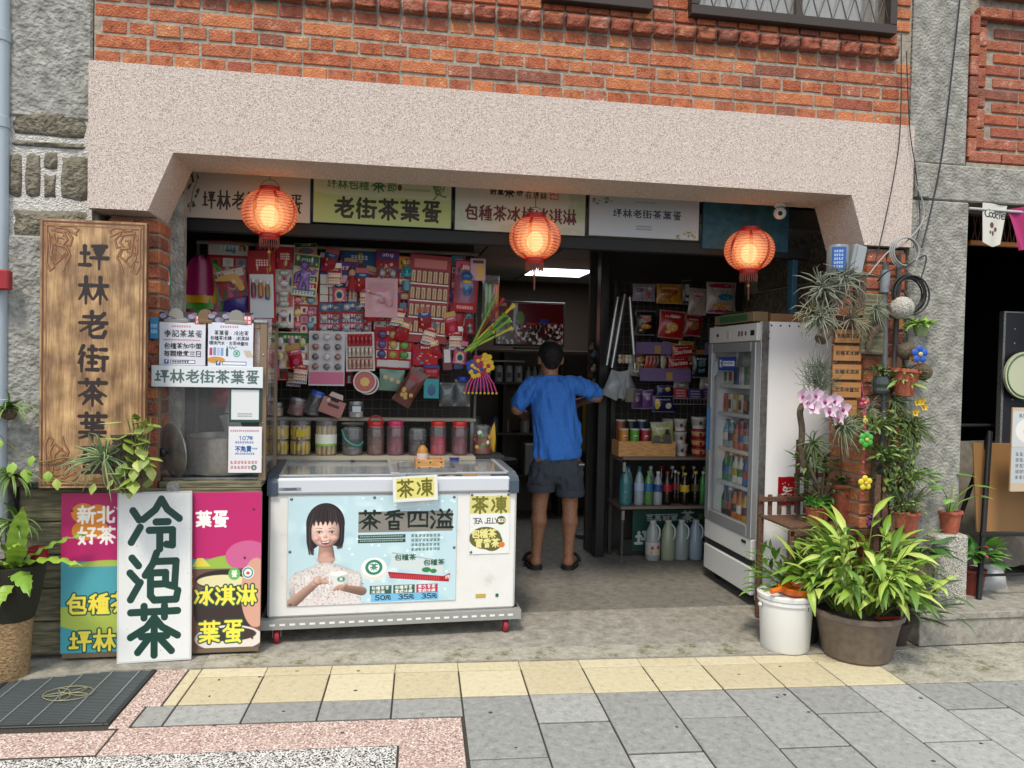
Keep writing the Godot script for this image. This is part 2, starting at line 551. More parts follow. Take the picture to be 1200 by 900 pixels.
const STROKES := {
	"土": [[18,38,82,38],[50,8,50,88],[5,88,95,88]],
	"木": [[5,32,95,32],[50,3,50,98],[48,34,30,62,5,82],[52,34,70,62,95,82]],
	"艹": [[4,45,96,45],[30,10,30,80],[70,10,70,80]],
	"氵": [[20,10,62,26],[8,40,50,55],[12,94,74,60]],
	"冫": [[25,20,65,40],[15,88,72,56]],
	"口": [[12,12,12,92],[12,12,88,12,88,92],[12,86,88,86]],
	"日": [[15,6,15,96],[15,6,85,6,85,96],[15,48,85,48],[15,92,85,92]],
	"田": [[8,10,8,94],[8,10,92,10,92,94],[50,10,50,90],[8,50,92,50],[8,90,92,90]],
	"彳": [[62,5,12,35],[68,32,6,66],[42,52,42,98]],
	"亍": [[18,15,85,15],[5,45,98,45],[60,45,60,93,36,84]],
	"禾": [[75,6,20,20],[5,38,95,38],[50,15,50,98],[48,40,8,78],[52,40,92,70]],
	"重": [[78,4,20,14],[5,26,95,26],[18,38,18,70],[18,38,82,38,82,70],[18,54,82,54],[18,70,82,70],[50,10,50,96],[12,83,88,83],[3,97,97,97]],
	"包": [[38,3,28,24,8,46],[30,20,90,20,86,70,68,66],[22,42,62,42,62,64],[22,42,22,86,32,95,90,95,95,78],[22,64,62,64]],
	"平": [[12,12,88,12],[28,24,36,44],[72,24,62,44],[3,56,97,56],[50,12,50,98]],
	"老": [[18,22,72,22],[46,4,46,44],[4,44,96,44],[88,10,60,40,8,74],[40,58,40,86,50,95,84,95,92,76],[82,56,44,74]],
	"圭": [[20,14,80,14],[50,2,50,44],[8,42,92,42],[20,66,80,66],[50,48,50,92],[3,94,97,94]],
	"人": [[50,2,34,26,2,48],[50,2,66,26,98,48]],
	"坪": [["土",0,8,40,84],["平",38,2,62,96]],
	"林": [["木",0,0,50,100],["木",48,0,52,100]],
	"街": [["彳",0,0,28,100],["圭",27,4,42,92],["亍",68,2,32,98]],
	"茶": [["艹",0,0,100,32],["人",2,24,96,80],[25,62,75,62],[50,44,50,99],[36,70,18,92],[64,70,84,92]],
	"世": [[4,40,96,40],[24,10,24,84],[50,5,50,62],[76,10,76,62],[24,84,94,84],[50,62,76,62]],
	"葉": [["艹",0,0,100,28],["世",10,24,80,36],["木",2,58,96,42]],
	"疋": [[12,10,88,10,80,26],[50,10,50,86],[50,48,82,48],[26,40,22,70,4,96],[20,72,45,92,98,94]],
	"虫": [[15,15,15,52],[15,15,85,15,85,52],[15,50,85,50],[50,2,50,88],[8,92,85,84],[74,70,92,98]],
	"蛋": [["疋",2,0,96,50],["虫",12,48,76,52]],
	"令": [["人",0,0,100,84],[36,46,68,46],[18,62,80,62,80,92,64,90],[46,62,46,99]],
	"冷": [["冫",0,5,30,90],["令",26,0,74,100]],
	"泡": [["氵",0,2,30,96],["包",26,0,74,100]],
	"新": [[28,2,28,14],[6,18,50,18],[16,24,20,36],[40,24,36,36],[2,42,54,42],[6,60,50,60],[28,42,28,98],[26,62,4,86],[30,62,50,80],[92,6,64,18],[66,16,64,60,54,92],[66,42,98,42],[84,42,84,98]],
	"北": [[6,36,38,36],[38,6,38,96],[4,86,38,72],[62,6,62,84,72,92,94,90,96,70],[62,48,92,30]],
	"女": [[44,4,20,62,80,96],[76,34,60,70,10,96],[4,34,96,34]],
	"子": [[14,10,84,10,54,36],[52,36,52,94,34,86],[3,50,97,50]],
	"好": [["女",0,0,48,100],["子",50,0,50,100]],
	"種": [["禾",0,0,44,100],["重",42,0,58,100]],
	"水": [[50,4,50,94,34,86],[8,34,40,34,28,62,6,82],[88,18,62,40],[56,38,72,66,96,84]],
	"冰": [["冫",0,5,28,90],["水",26,0,74,100]],
	"其": [[8,20,92,20],[30,4,30,70],[70,4,70,70],[30,38,70,38],[30,54,70,54],[3,70,97,70],[34,76,12,96],[66,76,90,96]],
	"淇": [["氵",0,2,28,96],["其",28,0,72,100]],
	"淋": [["氵",0,2,26,96],["林",26,0,74,100]],
	"香": [["禾",5,0,90,60],["日",22,58,56,42]],
	"四": [[8,15,8,90],[8,15,92,15,92,90],[38,15,34,48,18,62],[60,15,60,52,82,54],[8,84,92,84]],
	"溢": [["氵",0,0,28,100],[44,4,54,20],[84,4,74,20],[30,28,98,28],[54,34,34,56],[72,34,96,56],[38,64,38,92],[38,64,90,64,90,92],[55,64,55,92],[72,64,72,92],[28,94,100,94]],
	"東": [[10,14,90,14],[18,30,18,64],[18,30,82,30,82,64],[18,47,82,47],[18,63,82,63],[50,2,50,98],[46,66,6,92],[54,66,94,92]],
	"凍": [["冫",0,5,28,90],["東",26,0,74,100]],
	"蜜": [[50,0,50,8],[8,10,8,22],[8,11,94,11,88,20],[30,26,22,42],[36,20,40,44,66,46,70,36],[48,18,54,26],[78,18,26,50],[78,30,88,42],["虫",16,50,68,50]],
	"元": [[20,14,80,14],[4,42,96,42],[38,42,32,72,6,94],[62,42,62,84,70,92,94,90,96,74]],
	"奉": [[14,14,86,14],[20,28,80,28],[4,44,96,44],[50,2,46,30,6,64],[52,30,94,64],[28,62,72,62],[16,78,84,78],[50,50,50,98]],
	"棒": [["木",0,0,38,100],["奉",36,0,64,100]],
	"李": [["木",0,0,100,58],["子",8,48,84,52]],
	"記": [[18,2,26,12],[2,20,44,20],[8,36,38,36],[8,50,38,50],["口",6,60,36,36],[54,12,90,12,90,46],[56,46,90,46],[56,46,56,84,64,92,94,92,98,74]],
	"加": [[4,30,50,30,46,92,34,84],[28,4,26,50,4,94],["口",58,24,40,62]],
	"中": [[10,24,10,66],[10,24,90,24,90,66],[10,62,90,62],[50,2,50,98]],
	"藥": [["艹",0,0,100,24],["日",36,26,28,34],[22,26,8,40,22,42,6,60],[78,26,92,40,78,42,96,60],["木",5,60,90,40]],
	"每": [[28,2,6,28],[22,16,92,16],[28,30,20,84,84,84],[26,34,84,34,78,96,62,92],[2,58,98,58],[50,40,56,50],[46,64,52,76]],
	"頁": [[4,6,96,6],[50,6,44,22],[16,22,16,78],[16,22,84,22,84,78],[16,40,84,40],[16,58,84,58],[16,76,84,76],[36,80,10,98],[64,80,94,98]],
	"顆": [["田",6,2,42,42],["木",0,42,52,58],["頁",54,0,46,100]],
	"火": [[20,30,30,50],[84,26,70,48],[50,4,48,50,8,96],[52,50,94,96]],
	"燉": [["火",0,4,32,92],[50,0,50,10],[36,12,66,12],["口",40,20,24,22],["子",36,46,30,52],[80,4,70,36],[74,24,98,24],[92,24,84,66,66,96],[74,40,86,76,99,96]],
	"煮": [[20,10,72,10],[46,0,46,24],[4,24,96,24],[84,2,50,30,8,48],["日",30,36,44,36],[10,82,4,96],[32,82,36,94],[58,82,64,94],[82,80,94,96]],
	"三": [[12,16,88,16],[20,50,80,50],[4,88,96,88]],
	"弓": [[12,8,86,8,86,34],[16,34,86,34],[16,34,12,60,86,60,80,96,60,88]],
	"單": [["口",8,0,36,22],["口",56,0,36,22],["田",14,26,72,44],[2,80,98,80],[50,68,50,100]],
	"彈": [["弓",0,2,36,94],["單",38,0,62,100]],
	"王": [[10,12,90,12],[18,48,82,48],[3,90,97,90],[50,12,50,90]],
	"朱": [[26,10,14,36],[20,22,84,22],[4,46,96,46],[50,2,50,98],[46,48,8,86],[54,48,94,86]],
	"珠": [["王",0,8,36,80],["朱",36,0,64,100]],
	"汽": [["氵",0,0,28,100],[44,2,30,30],[42,14,94,14],[46,28,86,28],[38,44,80,44,84,84,97,90,98,76]],
	"古": [[4,28,96,28],[50,2,50,54],["口",18,52,64,46]],
	"早": [["日",18,0,64,52],[4,70,96,70],[50,52,50,100]],
	"味": [["口",0,20,28,52],[40,24,92,24],[32,48,100,48],[66,2,66,98],[64,50,34,86],[68,50,99,86]],
	"童": [[50,0,50,10],[14,12,86,12],[30,18,36,30],[70,18,64,30],[3,34,97,34],[20,42,20,70],[20,42,80,42,80,70],[20,56,80,56],[20,70,80,70],[50,42,50,97],[14,83,86,83],[4,97,96,97]],
	"玩": [["王",0,8,38,80],["元",38,0,62,100]],
	"百": [[4,10,96,10],[50,10,40,28],["日",16,26,68,72]],
	"萬": [["艹",0,0,100,24],["田",20,26,60,34],[10,68,10,98],[10,68,90,68,90,96,76,92],[50,60,50,86],[30,86,66,82],[64,74,74,90]],
	"冠": [[6,6,6,24],[6,8,94,8,88,24],["元",4,26,50,72],[58,44,98,44],[84,28,84,94,72,88],[64,58,72,70]],
	"軍": [[6,4,6,20],[6,6,94,6,88,20],[12,32,88,32],[22,44,22,72],[22,44,78,44,78,72],[22,58,78,58],[22,72,78,72],[4,86,96,86],[50,22,50,100]],
	"節": [[18,2,6,22],[12,12,44,12],[26,14,32,24],[60,2,50,22],[56,12,94,12],[70,14,76,24],["日",8,32,38,36],[8,34,8,92,42,84],[60,34,92,34,90,76,78,72],[60,34,60,98]],
	"在": [[6,22,94,22],[44,2,30,44,4,70],[26,46,26,98],["土",36,36,62,62]],
	"鄉": [[26,2,8,24,26,26,6,52],[18,52,4,90],["日",34,8,30,46],[34,60,34,92,62,80],[72,6,96,6,84,34,94,50,80,66],[72,6,72,98]],
	"不": [[4,12,96,12],[54,12,40,40,4,66],[50,34,50,98],[60,42,94,68]],
	"免": [[34,2,10,30],[32,14,68,14,56,30],[20,32,20,58],[20,32,82,32,82,58],[20,58,82,58],[46,32,40,66,6,96],[60,58,60,86,70,94,94,92,96,76]],
	"費": [[15,8,84,8,84,22,15,22,15,34,88,34,84,44],[38,0,34,50],[62,0,62,50],[22,52,22,84],[22,52,78,52,78,84],[22,62,78,62],[22,73,78,73],[22,84,78,84],[38,86,18,98],[64,86,86,98]],
	"雪": [[16,8,84,8],[8,20,8,36],[8,22,92,22,86,36],[50,8,50,50],[26,32,40,32],[26,44,40,44],[60,32,74,32],[60,44,74,44],[18,62,82,62,82,96],[24,79,82,79],[14,95,82,95]],
	"方": [[48,2,54,14],[4,22,96,22],[44,22,36,60,8,96],[40,46,78,46,72,92,56,86]],
	"糕": [["木",0,10,36,88],[52,4,58,14],[88,4,80,14],[44,20,98,20],[46,34,94,34],[40,50,100,50],[70,20,70,66],[46,78,40,94],[60,78,64,92],[78,78,82,92],[92,78,99,94]],
	"年": [[30,2,8,30],[24,16,90,16],[28,40,86,40],[28,40,28,64],[4,66,96,66],[56,16,56,98]],
	"T": [[5,5,95,5],[50,5,50,98]],"E": [[15,5,15,97],[15,5,85,5],[15,50,75,50],[15,96,85,96]],"A": [[2,98,50,3,98,98],[22,66,78,66]],
	"J": [[75,4,75,75,55,96,30,96,14,78]],"L": [[15,4,15,96,85,96]],"Y": [[4,4,50,50,96,4],[50,50,50,98]],
	"0": [[50,4,18,25,18,75,50,96,82,75,82,25,50,4]],"1": [[25,20,52,4,52,97]],"2": [[15,25,30,6,70,6,85,25,80,45,15,96,88,96]],
	"3": [[15,14,45,4,78,18,72,42,40,48,80,58,82,80,50,97,12,86]],"5": [[80,5,25,5,20,45,60,40,84,62,70,92,40,97,12,86]],"7": [[10,5,88,5,45,97]],
	"$": [[82,22,55,12,22,22,28,44,72,56,80,78,50,88,16,78],[50,0,50,100]],
	"D": [[15,5,15,96],[15,5,55,5,88,35,88,65,55,96,15,96]],"o": [[50,38,16,52,16,80,50,97,84,80,84,52,50,38]],"r": [[25,38,25,97],[25,58,50,40,78,42]],
	"i": [[50,40,50,97],[50,12,50,18]],"t": [[45,10,45,85,60,97,80,92],[15,40,80,40]],"s": [[80,48,50,38,20,50,30,64,70,72,80,86,50,97,16,88]],
	"C": [[88,18,55,4,18,25,12,60,30,90,60,97,90,82]],"k": [[20,4,20,97],[75,40,20,68,82,97]],"e": [[18,66,84,66,76,46,50,38,20,52,16,78,40,97,80,90]],
	"I": [[50,4,50,96]],"B": [[15,4,15,96,60,96,84,76,60,50,15,50],[15,4,55,4,78,26,60,50]],"H": [[15,4,15,97],[85,4,85,97],[15,50,85,50]],"R": [[15,97,15,4,60,4,82,26,60,52,15,52],[55,52,88,97]],
	"f": [[80,10,55,6,44,25,44,97],[18,44,74,44]],"·": [[48,50,52,52]],
}
# ---------------------------------------------------------------- setting
func make_materials() -> void:
	var CE := FastNoiseLite.TYPE_CELLULAR
	M.pebble = hmap(nm([[.0,"77655c"],[.12,"9d8b81"],[.3,"b7a69b"],[.55,"c4b6ab"],[.8,"cdc0b6"],[1.0,"ddd4cb"]],.24,.34,.9,CE,1,3),.24,.1,CE,1,3)
	M.pinkpebble = hmap(nm([[.0,"6e5650"],[.15,"8f746b"],[.4,"a98f84"],[.7,"bba79c"],[1.0,"d9cfc6"]],.15,.42,.9,CE,1,8),.15,.12,CE,1,8)
	M.granite = nm([[.0,"1c1c1d"],[.3,"2a2a2b"],[.34,"8d8c88"],[.6,"c4c2bc"],[1.0,"dddad4"]],.12,.3,.7,CE,1,21)
	M.mortar = hmap(nm(["7a7265","958c7d","a89f90"],.02,.6,.95),.06,.3)
	M.bricks = []
	for k in 9:
		var b = [["7f4029","a35a3b","b97a58"],["8c4a30","ab6443","c08865"],["7a3f2c","975440","aa715c"],["8f5334","b06f49","c6946f"],["854a38","9f604a","c29886"],["995736","b6704a","c99069"],["6a3d30","83503f","9a6a5a"],["864a33","a66243","ba8669"],["7c4433","98593f","b58570"]][k]
		M.bricks.append(hmap(nm([[.0,"3f2a22"],[.2,b[0]],[.45,b[1]],[.6,b[1]],[.8,b[2]],[1.0,"c9b8aa"]],.012,.6,.95,SX,9,30 + k),.09,.5,SX,5,4))
	M.stucco = hmap(nm([[.0,"6a6962"],[.35,"85847d"],[.6,"93928b"],[1.0,"aaa89f"]],.03,1.1,.95,SX,6,11),.11,1.0,FastNoiseLite.TYPE_PERLIN,4,12)
	M.stucco2 = hmap(nm([[.0,"6f6d66"],[.4,"86847c"],[.6,"939188"],[1.0,"a5a298"]],.02,1.0,.95,SX,6,13),.13,.8,FastNoiseLite.TYPE_PERLIN,4,14)
	M.stone = hmap(nm([[.0,"4a4438"],[.4,"6b6556"],[.7,"7f796a"],[1.0,"948e80"]],.03,.7,.95,SX,5,15),.06,1.2,SX,3,16)
	M.whitemortar = hmap(nm(["a8a59d","c4c1ba","d2d0ca"],.03,.5,.9),.08,.8)
	M.apron = hmap(nm([[.0,"5f5c54"],[.35,"837f75"],[.65,"959187"],[1.0,"b0aba1"]],.03,1.6,.9,SX,9,17),.2,.2)
	M.floor = hmap(nm([[.0,"4a4842"],[.4,"6a675f"],[1.0,"86827a"]],.04,1.8,.75,SX,9,18),.08,.15)
	M.moss = hmap(nm([[.0,"50523a"],[.28,"737055"],[.4,"8f8b7e"],[.7,"a39f92"],[1.0,"b8b4a9"]],.01,1.0,.95,SX,9,19),.07,.5)
	M.yellowtile = []
	M.greytile = []
	for k in 3:
		var y = [["8f8870","bcb292","d6ccb0"],["8c846c","b6ab8c","cfc5a9"],["979079","c1b799","dad1b7"]][k]
		M.yellowtile.append(hmap(nm([[.0,y[0]],[.4,y[1]],[.6,y[1]],[1.0,y[2]]],.03,.7,.92,SX,9,40 + k),.2,.12))
		var g = [["62625d","8d8e8a","b0b1ac"],["686864","969793","b8b9b4"],["5c5c58","868783","a8a9a4"]][k]
		M.greytile.append(hmap(nm([[.0,g[0]],[.42,g[1]],[.58,g[1]],[1.0,g[2]]],.03,.8,.88,SX,9,50 + k),.25,.1))
	M.asphalt = nm(["2c2c2d","3a3a3b","4a4a4a"],.2,1.0,.95)
	M.dirt = nm([[.0,"1f1c18"],[.5,"37322b"],[1.0,"5a5347"]],.1,.5,1.0)
	M.plank = hmap(nm([[.0,"3d3a2b"],[.4,"5e5a45"],[.7,"757059"],[1.0,"8a846a"]],.02,.5,.9,SX,5,60),.04,.3)
	M.plank.uv1_scale = v3(.5,4,2)
	M.pine = nm([[.0,"94683a"],[.5,"b5854e"],[1.0,"c99d66"]],.02,.4,.6,SX,5,61,false)
	M.pine.uv1_scale = v3(1,9,9)
	M.bark = hmap(nm([[.0,"3a3025"],[.4,"5d5040"],[1.0,"8a7a66"]],.03,.2,.95,SX,5,62,false),.05,1.0)
	M.bark.uv1_scale = v3(9,2,9)
	M.darkwood = hmap(nm([[.0,"3f2a1f"],[.5,"5b3f2f"],[1.0,"75563f"]],.03,.3,.8,SX,5,63,false),.05,.2)
	M.terracotta = nm([[.0,"84402c"],[.5,"a0523a"],[1.0,"b36a50"]],.02,.3,.8,SX,5,64)
	M.soil = nm(["1d1712","33291f","4a3d30"],.15,.2,1.0)
	M.block = hmap(nm([[.0,"5f5c54"],[.2,"8b877d"],[.5,"a9a59a"],[1.0,"c9c5ba"]],.12,.3,.95,FastNoiseLite.TYPE_CELLULAR,1,65),.12,.5,FastNoiseLite.TYPE_CELLULAR,1,65)
	M.steel = nm([[.0,"8f8f8d"],[1.0,"b7b7b4"]],.02,.4,.35,SX,4,66)
	M.steel.metallic = .9
	M.zinc = nm([[.0,"6c6c69"],[1.0,"9a9a96"]],.03,.3,.5,SX,4,67)
	M.zinc.metallic = .7
	M.black = sm("121212",.55)
	M.dark = sm("1d1b1a",.7)
	M.white = nm([[.0,"c3c1bb"],[.25,"d3d2cd"],[1.0,"dad9d5"]],.012,.9,.35,SX,6,68)
	M.wire = sm("8a8a86",.4,.7)
	M.blackwire = sm("1b1b1b",.6)
	M.candy = ntex([[.0,"5a5a5a"],[.3,"a8a8a8"],[.6,"d0d0d0"],[.85,"ffffff"],[1.0,"ffffff"]],.035,CE,1,256,77)
	M.clear = glass("ffffff",.02,.03)
	M.film = glass("f4f6f8",.05,.06)
	M.jarglass = glass("f2f4f2",.04,.04)
	M.cobalt = sm("1f4f66",.6)
	M.red = sm("a3161b",.45)

func tile_at(tx: float,tz: float,y := .0) -> Vector3:   # the pavement is laid 2.9 degrees off the facade
	var a := -.0505
	return v3(tx * cos(a) + tz * sin(a),y,.127 - tx * sin(a) + tz * cos(a))
func slab(par: Node,called: String,x0: float,x1: float,z0: float,z1: float,y: float,m: Material,th := .03,gap := .0038) -> MeshInstance3D:
	var mb := MB.new()
	var bev := .002
	mb.x = Transform3D(ry(-.0505),Vector3.ZERO)
	mb.box(v3(0,-th / 2,0),v3(x1 - x0 - gap * 2,th,z1 - z0 - gap * 3.4),bev)
	return part(par,called,mb,m,tile_at((x0 + x1) / 2,(z0 + z1) / 2,y))
func make_ground() -> void:
	struct("road",MB.new().box(v3(0,-.08,14.0),v3(80,.06,24.0)),M.asphalt)
	struct("ground",MB.new().box(v3(0,-.16,0),v3(120,.06,120)),M.asphalt)
	var pv := struct("pavement",MB.new().box(v3(0,-.04,.95),v3(16,.06,2.4)),M.dirt)
	for k in range(-5,6):
		var x0 := .3 * k
		slab(pv,"paving_tile",x0,x0 + .3,.1,.39,-.004 + rng.randf_range(-.001,.001),M.yellowtile[rng.randi() % 3])
		slab(pv,"paving_tile",x0,x0 + .3,.0,.1,-.004 + rng.randf_range(-.001,.001),M.yellowtile[rng.randi() % 3],.03,.0015)
	slab(pv,"paving_tile",-1.56,-1.5,.0,.39,-.004,M.yellowtile[0])
	slab(pv,"paving_tile",-1.62,-1.5,.39,.575,-.004,M.greytile[0])
	for k in range(-5,-1): slab(pv,"paving_tile",.3 * k,.3 * k + .3,.39,.575,-.004 + rng.randf_range(-.001,.001),M.greytile[rng.randi() % 3])
	for k in range(-1,14):
		var odd := posmod(k,2) == 1
		var z := .39
		var zs := [.9345,1.48] if odd else [.661,1.207,1.75]
		for z1 in zs:
			if k < 12: slab(pv,"paving_tile",.3 * k,.3 * k + .3,z,z1,-.004 + rng.randf_range(-.0015,.001),M.greytile[rng.randi() % 3])
			z = z1
	slab(pv,"pebble_paving",-1.66,-.31,.58,.80,-.005,M.pinkpebble,.03,.002)
	slab(pv,"pebble_paving",-.56,-.31,.80,1.6,-.005,M.pinkpebble,.03,.002)
	slab(pv,"granite_kerb",-2.9,-.565,.80,1.6,-.006,M.granite,.03,.002)
	slab(pv,"pebble_paving",-1.705,-1.565,-.02,.388,-.006,M.pinkpebble,.03,.002)
	slab(pv,"pebble_paving",-1.705,-1.625,.388,.58,-.006,M.pinkpebble,.03,.002)
	slab(pv,"pebble_paving",-2.9,-1.665,.59,.79,-.007,M.pinkpebble,.03,.003)
	slab(pv,"pebble_paving",-2.9,-1.785,-.12,.585,-.012,M.pinkpebble,.03,.003)
	slab(pv,"concrete_patch",1.8,4.6,-.25,.387,-.004,M.moss,.03,.002)
	for k in 26:
		var gp := tile_at(rng.randf_range(-1.4,2.6),rng.randf_range(.03,1.2),-.0035)
		part(pv,"gum_spot",MB.new().ell(gp,v3(rng.randf_range(.004,.011),.0014,rng.randf_range(.004,.01)),9,5),sm(["3a3936","4a4844","2c2b29"][k % 3],.9))
	# concrete apron in front of the shop
	var ap := struct("forecourt",MB.new().prism(PackedVector2Array([v2(-2.9,.6),v2(-2.9,-.19),v2(-1.9,-.03),v2(-1.55,-.045),v2(2.1,-.23),v2(2.1,.6)]),-.06,.0),M.apron)
	ap.rotation.x = -PI / 2
	var ks := struct("kerb_strip",MB.new().prism(PackedVector2Array([v2(-1.5,.11),v2(-1.5,-.046),v2(2.1,-.228),v2(2.1,-.06)]),.0,.004),M.moss)
	ks.rotation.x = -PI / 2
	# drain gutter between forecourt and the neighbour's step
	struct("gutter",MB.new().box(v3(2.12,-.03,.2),v3(.07,.04,.5)),M.dirt)
	# drain grate
	var g := thing("drain_grate","square dark metal drain grate with leaf emblem set in pink pebble paving","grate",tile_at(-2.02,.25,-.008),"",-.0505)
	var fr := MB.new()
	for s in [-1.0,1.0]:
		fr.box(v3(s * .30,0,0),v3(.02,.012,.6),.002)
		fr.box(v3(0,0,s * .29),v3(.58,.012,.02),.002)
	part(g,"frame",fr,sm("3a3d3e",.5,.6))
	part(g,"drain_pit",bx(v3(.58,.004,.56),v3(0,-.006,0)),M.black)
	for k in 5:
		part(g,"bearing_bar",bx(v3(.006,.009,.56),v3(-.24 + k * .12,.0025,0),.001),sm("8f9596",.45,.4))
	for k in 38:
		part(g,"cross_bar",bx(v3(.578,.006,.006),v3(0,-.0005,-.272 + k * .0147)),sm("5d6466",.5,.4))
	var em := MB.new()
	for k in 5:
		var a := TAU * k / 5.0 + .3
		em.tube(curve([v3(0,0,0),v3(cos(a - .4) * .05,0,sin(a - .4) * .035),v3(cos(a) * .095,0,sin(a) * .07),v3(cos(a + .4) * .05,0,sin(a + .4) * .035),v3(0,0,0)],3),.0022,4)
	em.tube(arc(Vector3.ZERO,.1,0,TAU,20,Vector3.RIGHT,v3(0,0,.75)),.0022,4)
	part(g,"emblem",em,sm("8f8d6c",.5,.3),v3(.03,.009,0))

func make_building() -> void:
	var h := thing("brick_shophouse","shophouse front with orange brick upper wall and speckled pebble-dash beam","building")
	part(h,"beam",MB.new().prism(PackedVector2Array([v2(-2.036,2.816),v2(-2.036,2.141),v2(-1.776,2.141),v2(-1.666,2.418),v2(1.807,2.418),v2(1.893,2.153),v2(2.174,2.153),v2(2.174,2.816)]),-.36,.0),M.pebble)
	var wall := part(h,"upper_wall",MB.new().box(v3(.07,3.055,-.2),v3(4.2,.476,.3)).box(v3(-.47,3.9,-.2),v3(1.08,1.21,.3)).box(v3(-1.9,3.9,-.2),v3(.26,1.21,.3)).box(v3(.755,3.9,-.2),v3(.2,1.21,.3)).box(v3(2.105,3.9,-.2),v3(.13,1.21,.3)).box(v3(.07,4.7,-.2),v3(4.2,.4,.3)),M.mortar)
	var c := .0715
	var y := 2.818
	var hm := []
	for k in 6:
		var mbh := MB.new().box(Vector3.ZERO,v3(.104 + .003 * (k % 3),.058 - .002 * (k % 2),.05),.003 + .001 * (k % 3))
		hm.append(mbh.mesh())
	var smm := []
	for k in 4: smm.append(MB.new().box(Vector3.ZERO,v3(.222 + .003 * k,.058,.05),.0035).mesh())
	for row in 5:
		var stretch := row % 2 == 1
		var x := -2.03 + (.0 if stretch else (.0 if row % 4 == 0 else .03))
		while x < 2.16:
			var w := (.234 if stretch else .1175)
			if stretch and rng.randf() < .12: w = .1175
			if x + w > 2.175: w = 2.175 - x
			if w > .05:
				var me: Mesh = smm[rng.randi() % 4] if w > .2 else hm[rng.randi() % 6]
				var sc := 1.0 if w > .2 or w > .115 else w / .1175
				inst(wall,"brick",me,M.bricks[_brickpick()],Transform3D(rz(rng.randf_range(-.012,.012)) * Basis.from_scale(v3(sc,1,1)),v3(x + w / 2,y + row * c + c / 2 + rng.randf_range(-.002,.002),-.070 + rng.randf_range(-.003,.003))))
			x += w
	# rough projecting course and the sill course above it
	for k in 35:
		var x := -2.03 + .1175 * k + .058
		var jag := []
		for q in 49: jag.append(rng.randf_range(-.009,.006))
		var mb := MB.new().surf(func(a,b):
			var ia := int(a * 6.0 + .5)
			var ib := int(b * 6.0 + .5)
			var edge := ia == 0 or ia == 6 or ib == 0 or ib == 6
			return v3((clampf(a,.12,.88) - .5) * .146,(clampf(b,.12,.88) - .5) * .094,-.05 if edge else .042 + jag[ib * 7 + ia]),6,6)
		var bk := part(wall,"brick",mb,M.bricks[[2,6,8,8,4,2][rng.randi() % 6]],v3(x,y + 5 * c + .04,-.05))
		bk.rotation.z = rng.randf_range(-.03,.03)
		bk.rotation.x = .12
		inst(wall,"brick",hm[rng.randi() % 6],M.bricks[_brickpick()],Transform3D(rz(rng.randf_range(-.01,.01)),v3(x,y + 6 * c + .05,-.058)))
	for row in range(7,13):
		for x in [-.94,-.82,-.70,-.58,-.46,-.34,-.22,-.1,.01,.7,.81,2.105]:
			inst(wall,"brick",hm[rng.randi() % 6],M.bricks[_brickpick()],Transform3D(rz(rng.randf_range(-.01,.01)),v3(x,y + row * c + .05,-.064)))
	window(h,.86,2.035)
	window(h,.075,.65)
	window(h,-1.76,-1.02)
	# pillars under the beam ends, each course of real bricks
	for side in 2:
		var px0 := -2.0 if side == 0 else 1.93
		var pw := .24
		var pz := -.32 if side == 0 else -.19
		var pl := part(h,"pillar",bx(v3(pw - .02,2.14,.30),v3(px0 + pw / 2,1.07,pz)),M.mortar)
		pl.set_meta("label","red brick pillar under the end of the pebble-dash beam")
		for row in 29:
			var yy := .037 + row * .0735
			if row % 2 == 0:
				for q in 2: inst(pl,"brick",_pb(pw / 2 - .008,.33),M.bricks[_brickpick()],Transform3D(Basis(),v3(px0 + pw * (.25 + .5 * q),yy,pz + rng.randf_range(-.003,.003))))
			else:
				inst(pl,"brick",_pb(pw - .008,.155),M.bricks[_brickpick()],Transform3D(Basis(),v3(px0 + pw / 2,yy,pz + .085 + rng.randf_range(-.003,.003))))
				inst(pl,"brick",_pb(pw - .008,.155),M.bricks[_brickpick()],Transform3D(Basis(),v3(px0 + pw / 2,yy,pz - .085)))
func _pb(w: float,d: float) -> Mesh:
	var key := "pb%.3f%.3f" % [w,d]
	if not M.has(key): M[key] = MB.new().box(Vector3.ZERO,v3(w,.062,d),.006).mesh()
	return M[key]
func _brickpick() -> int:
	return [0,1,3,5,7,0,1,5,4,8,2,3,7,1,5,6][rng.randi() % 16]
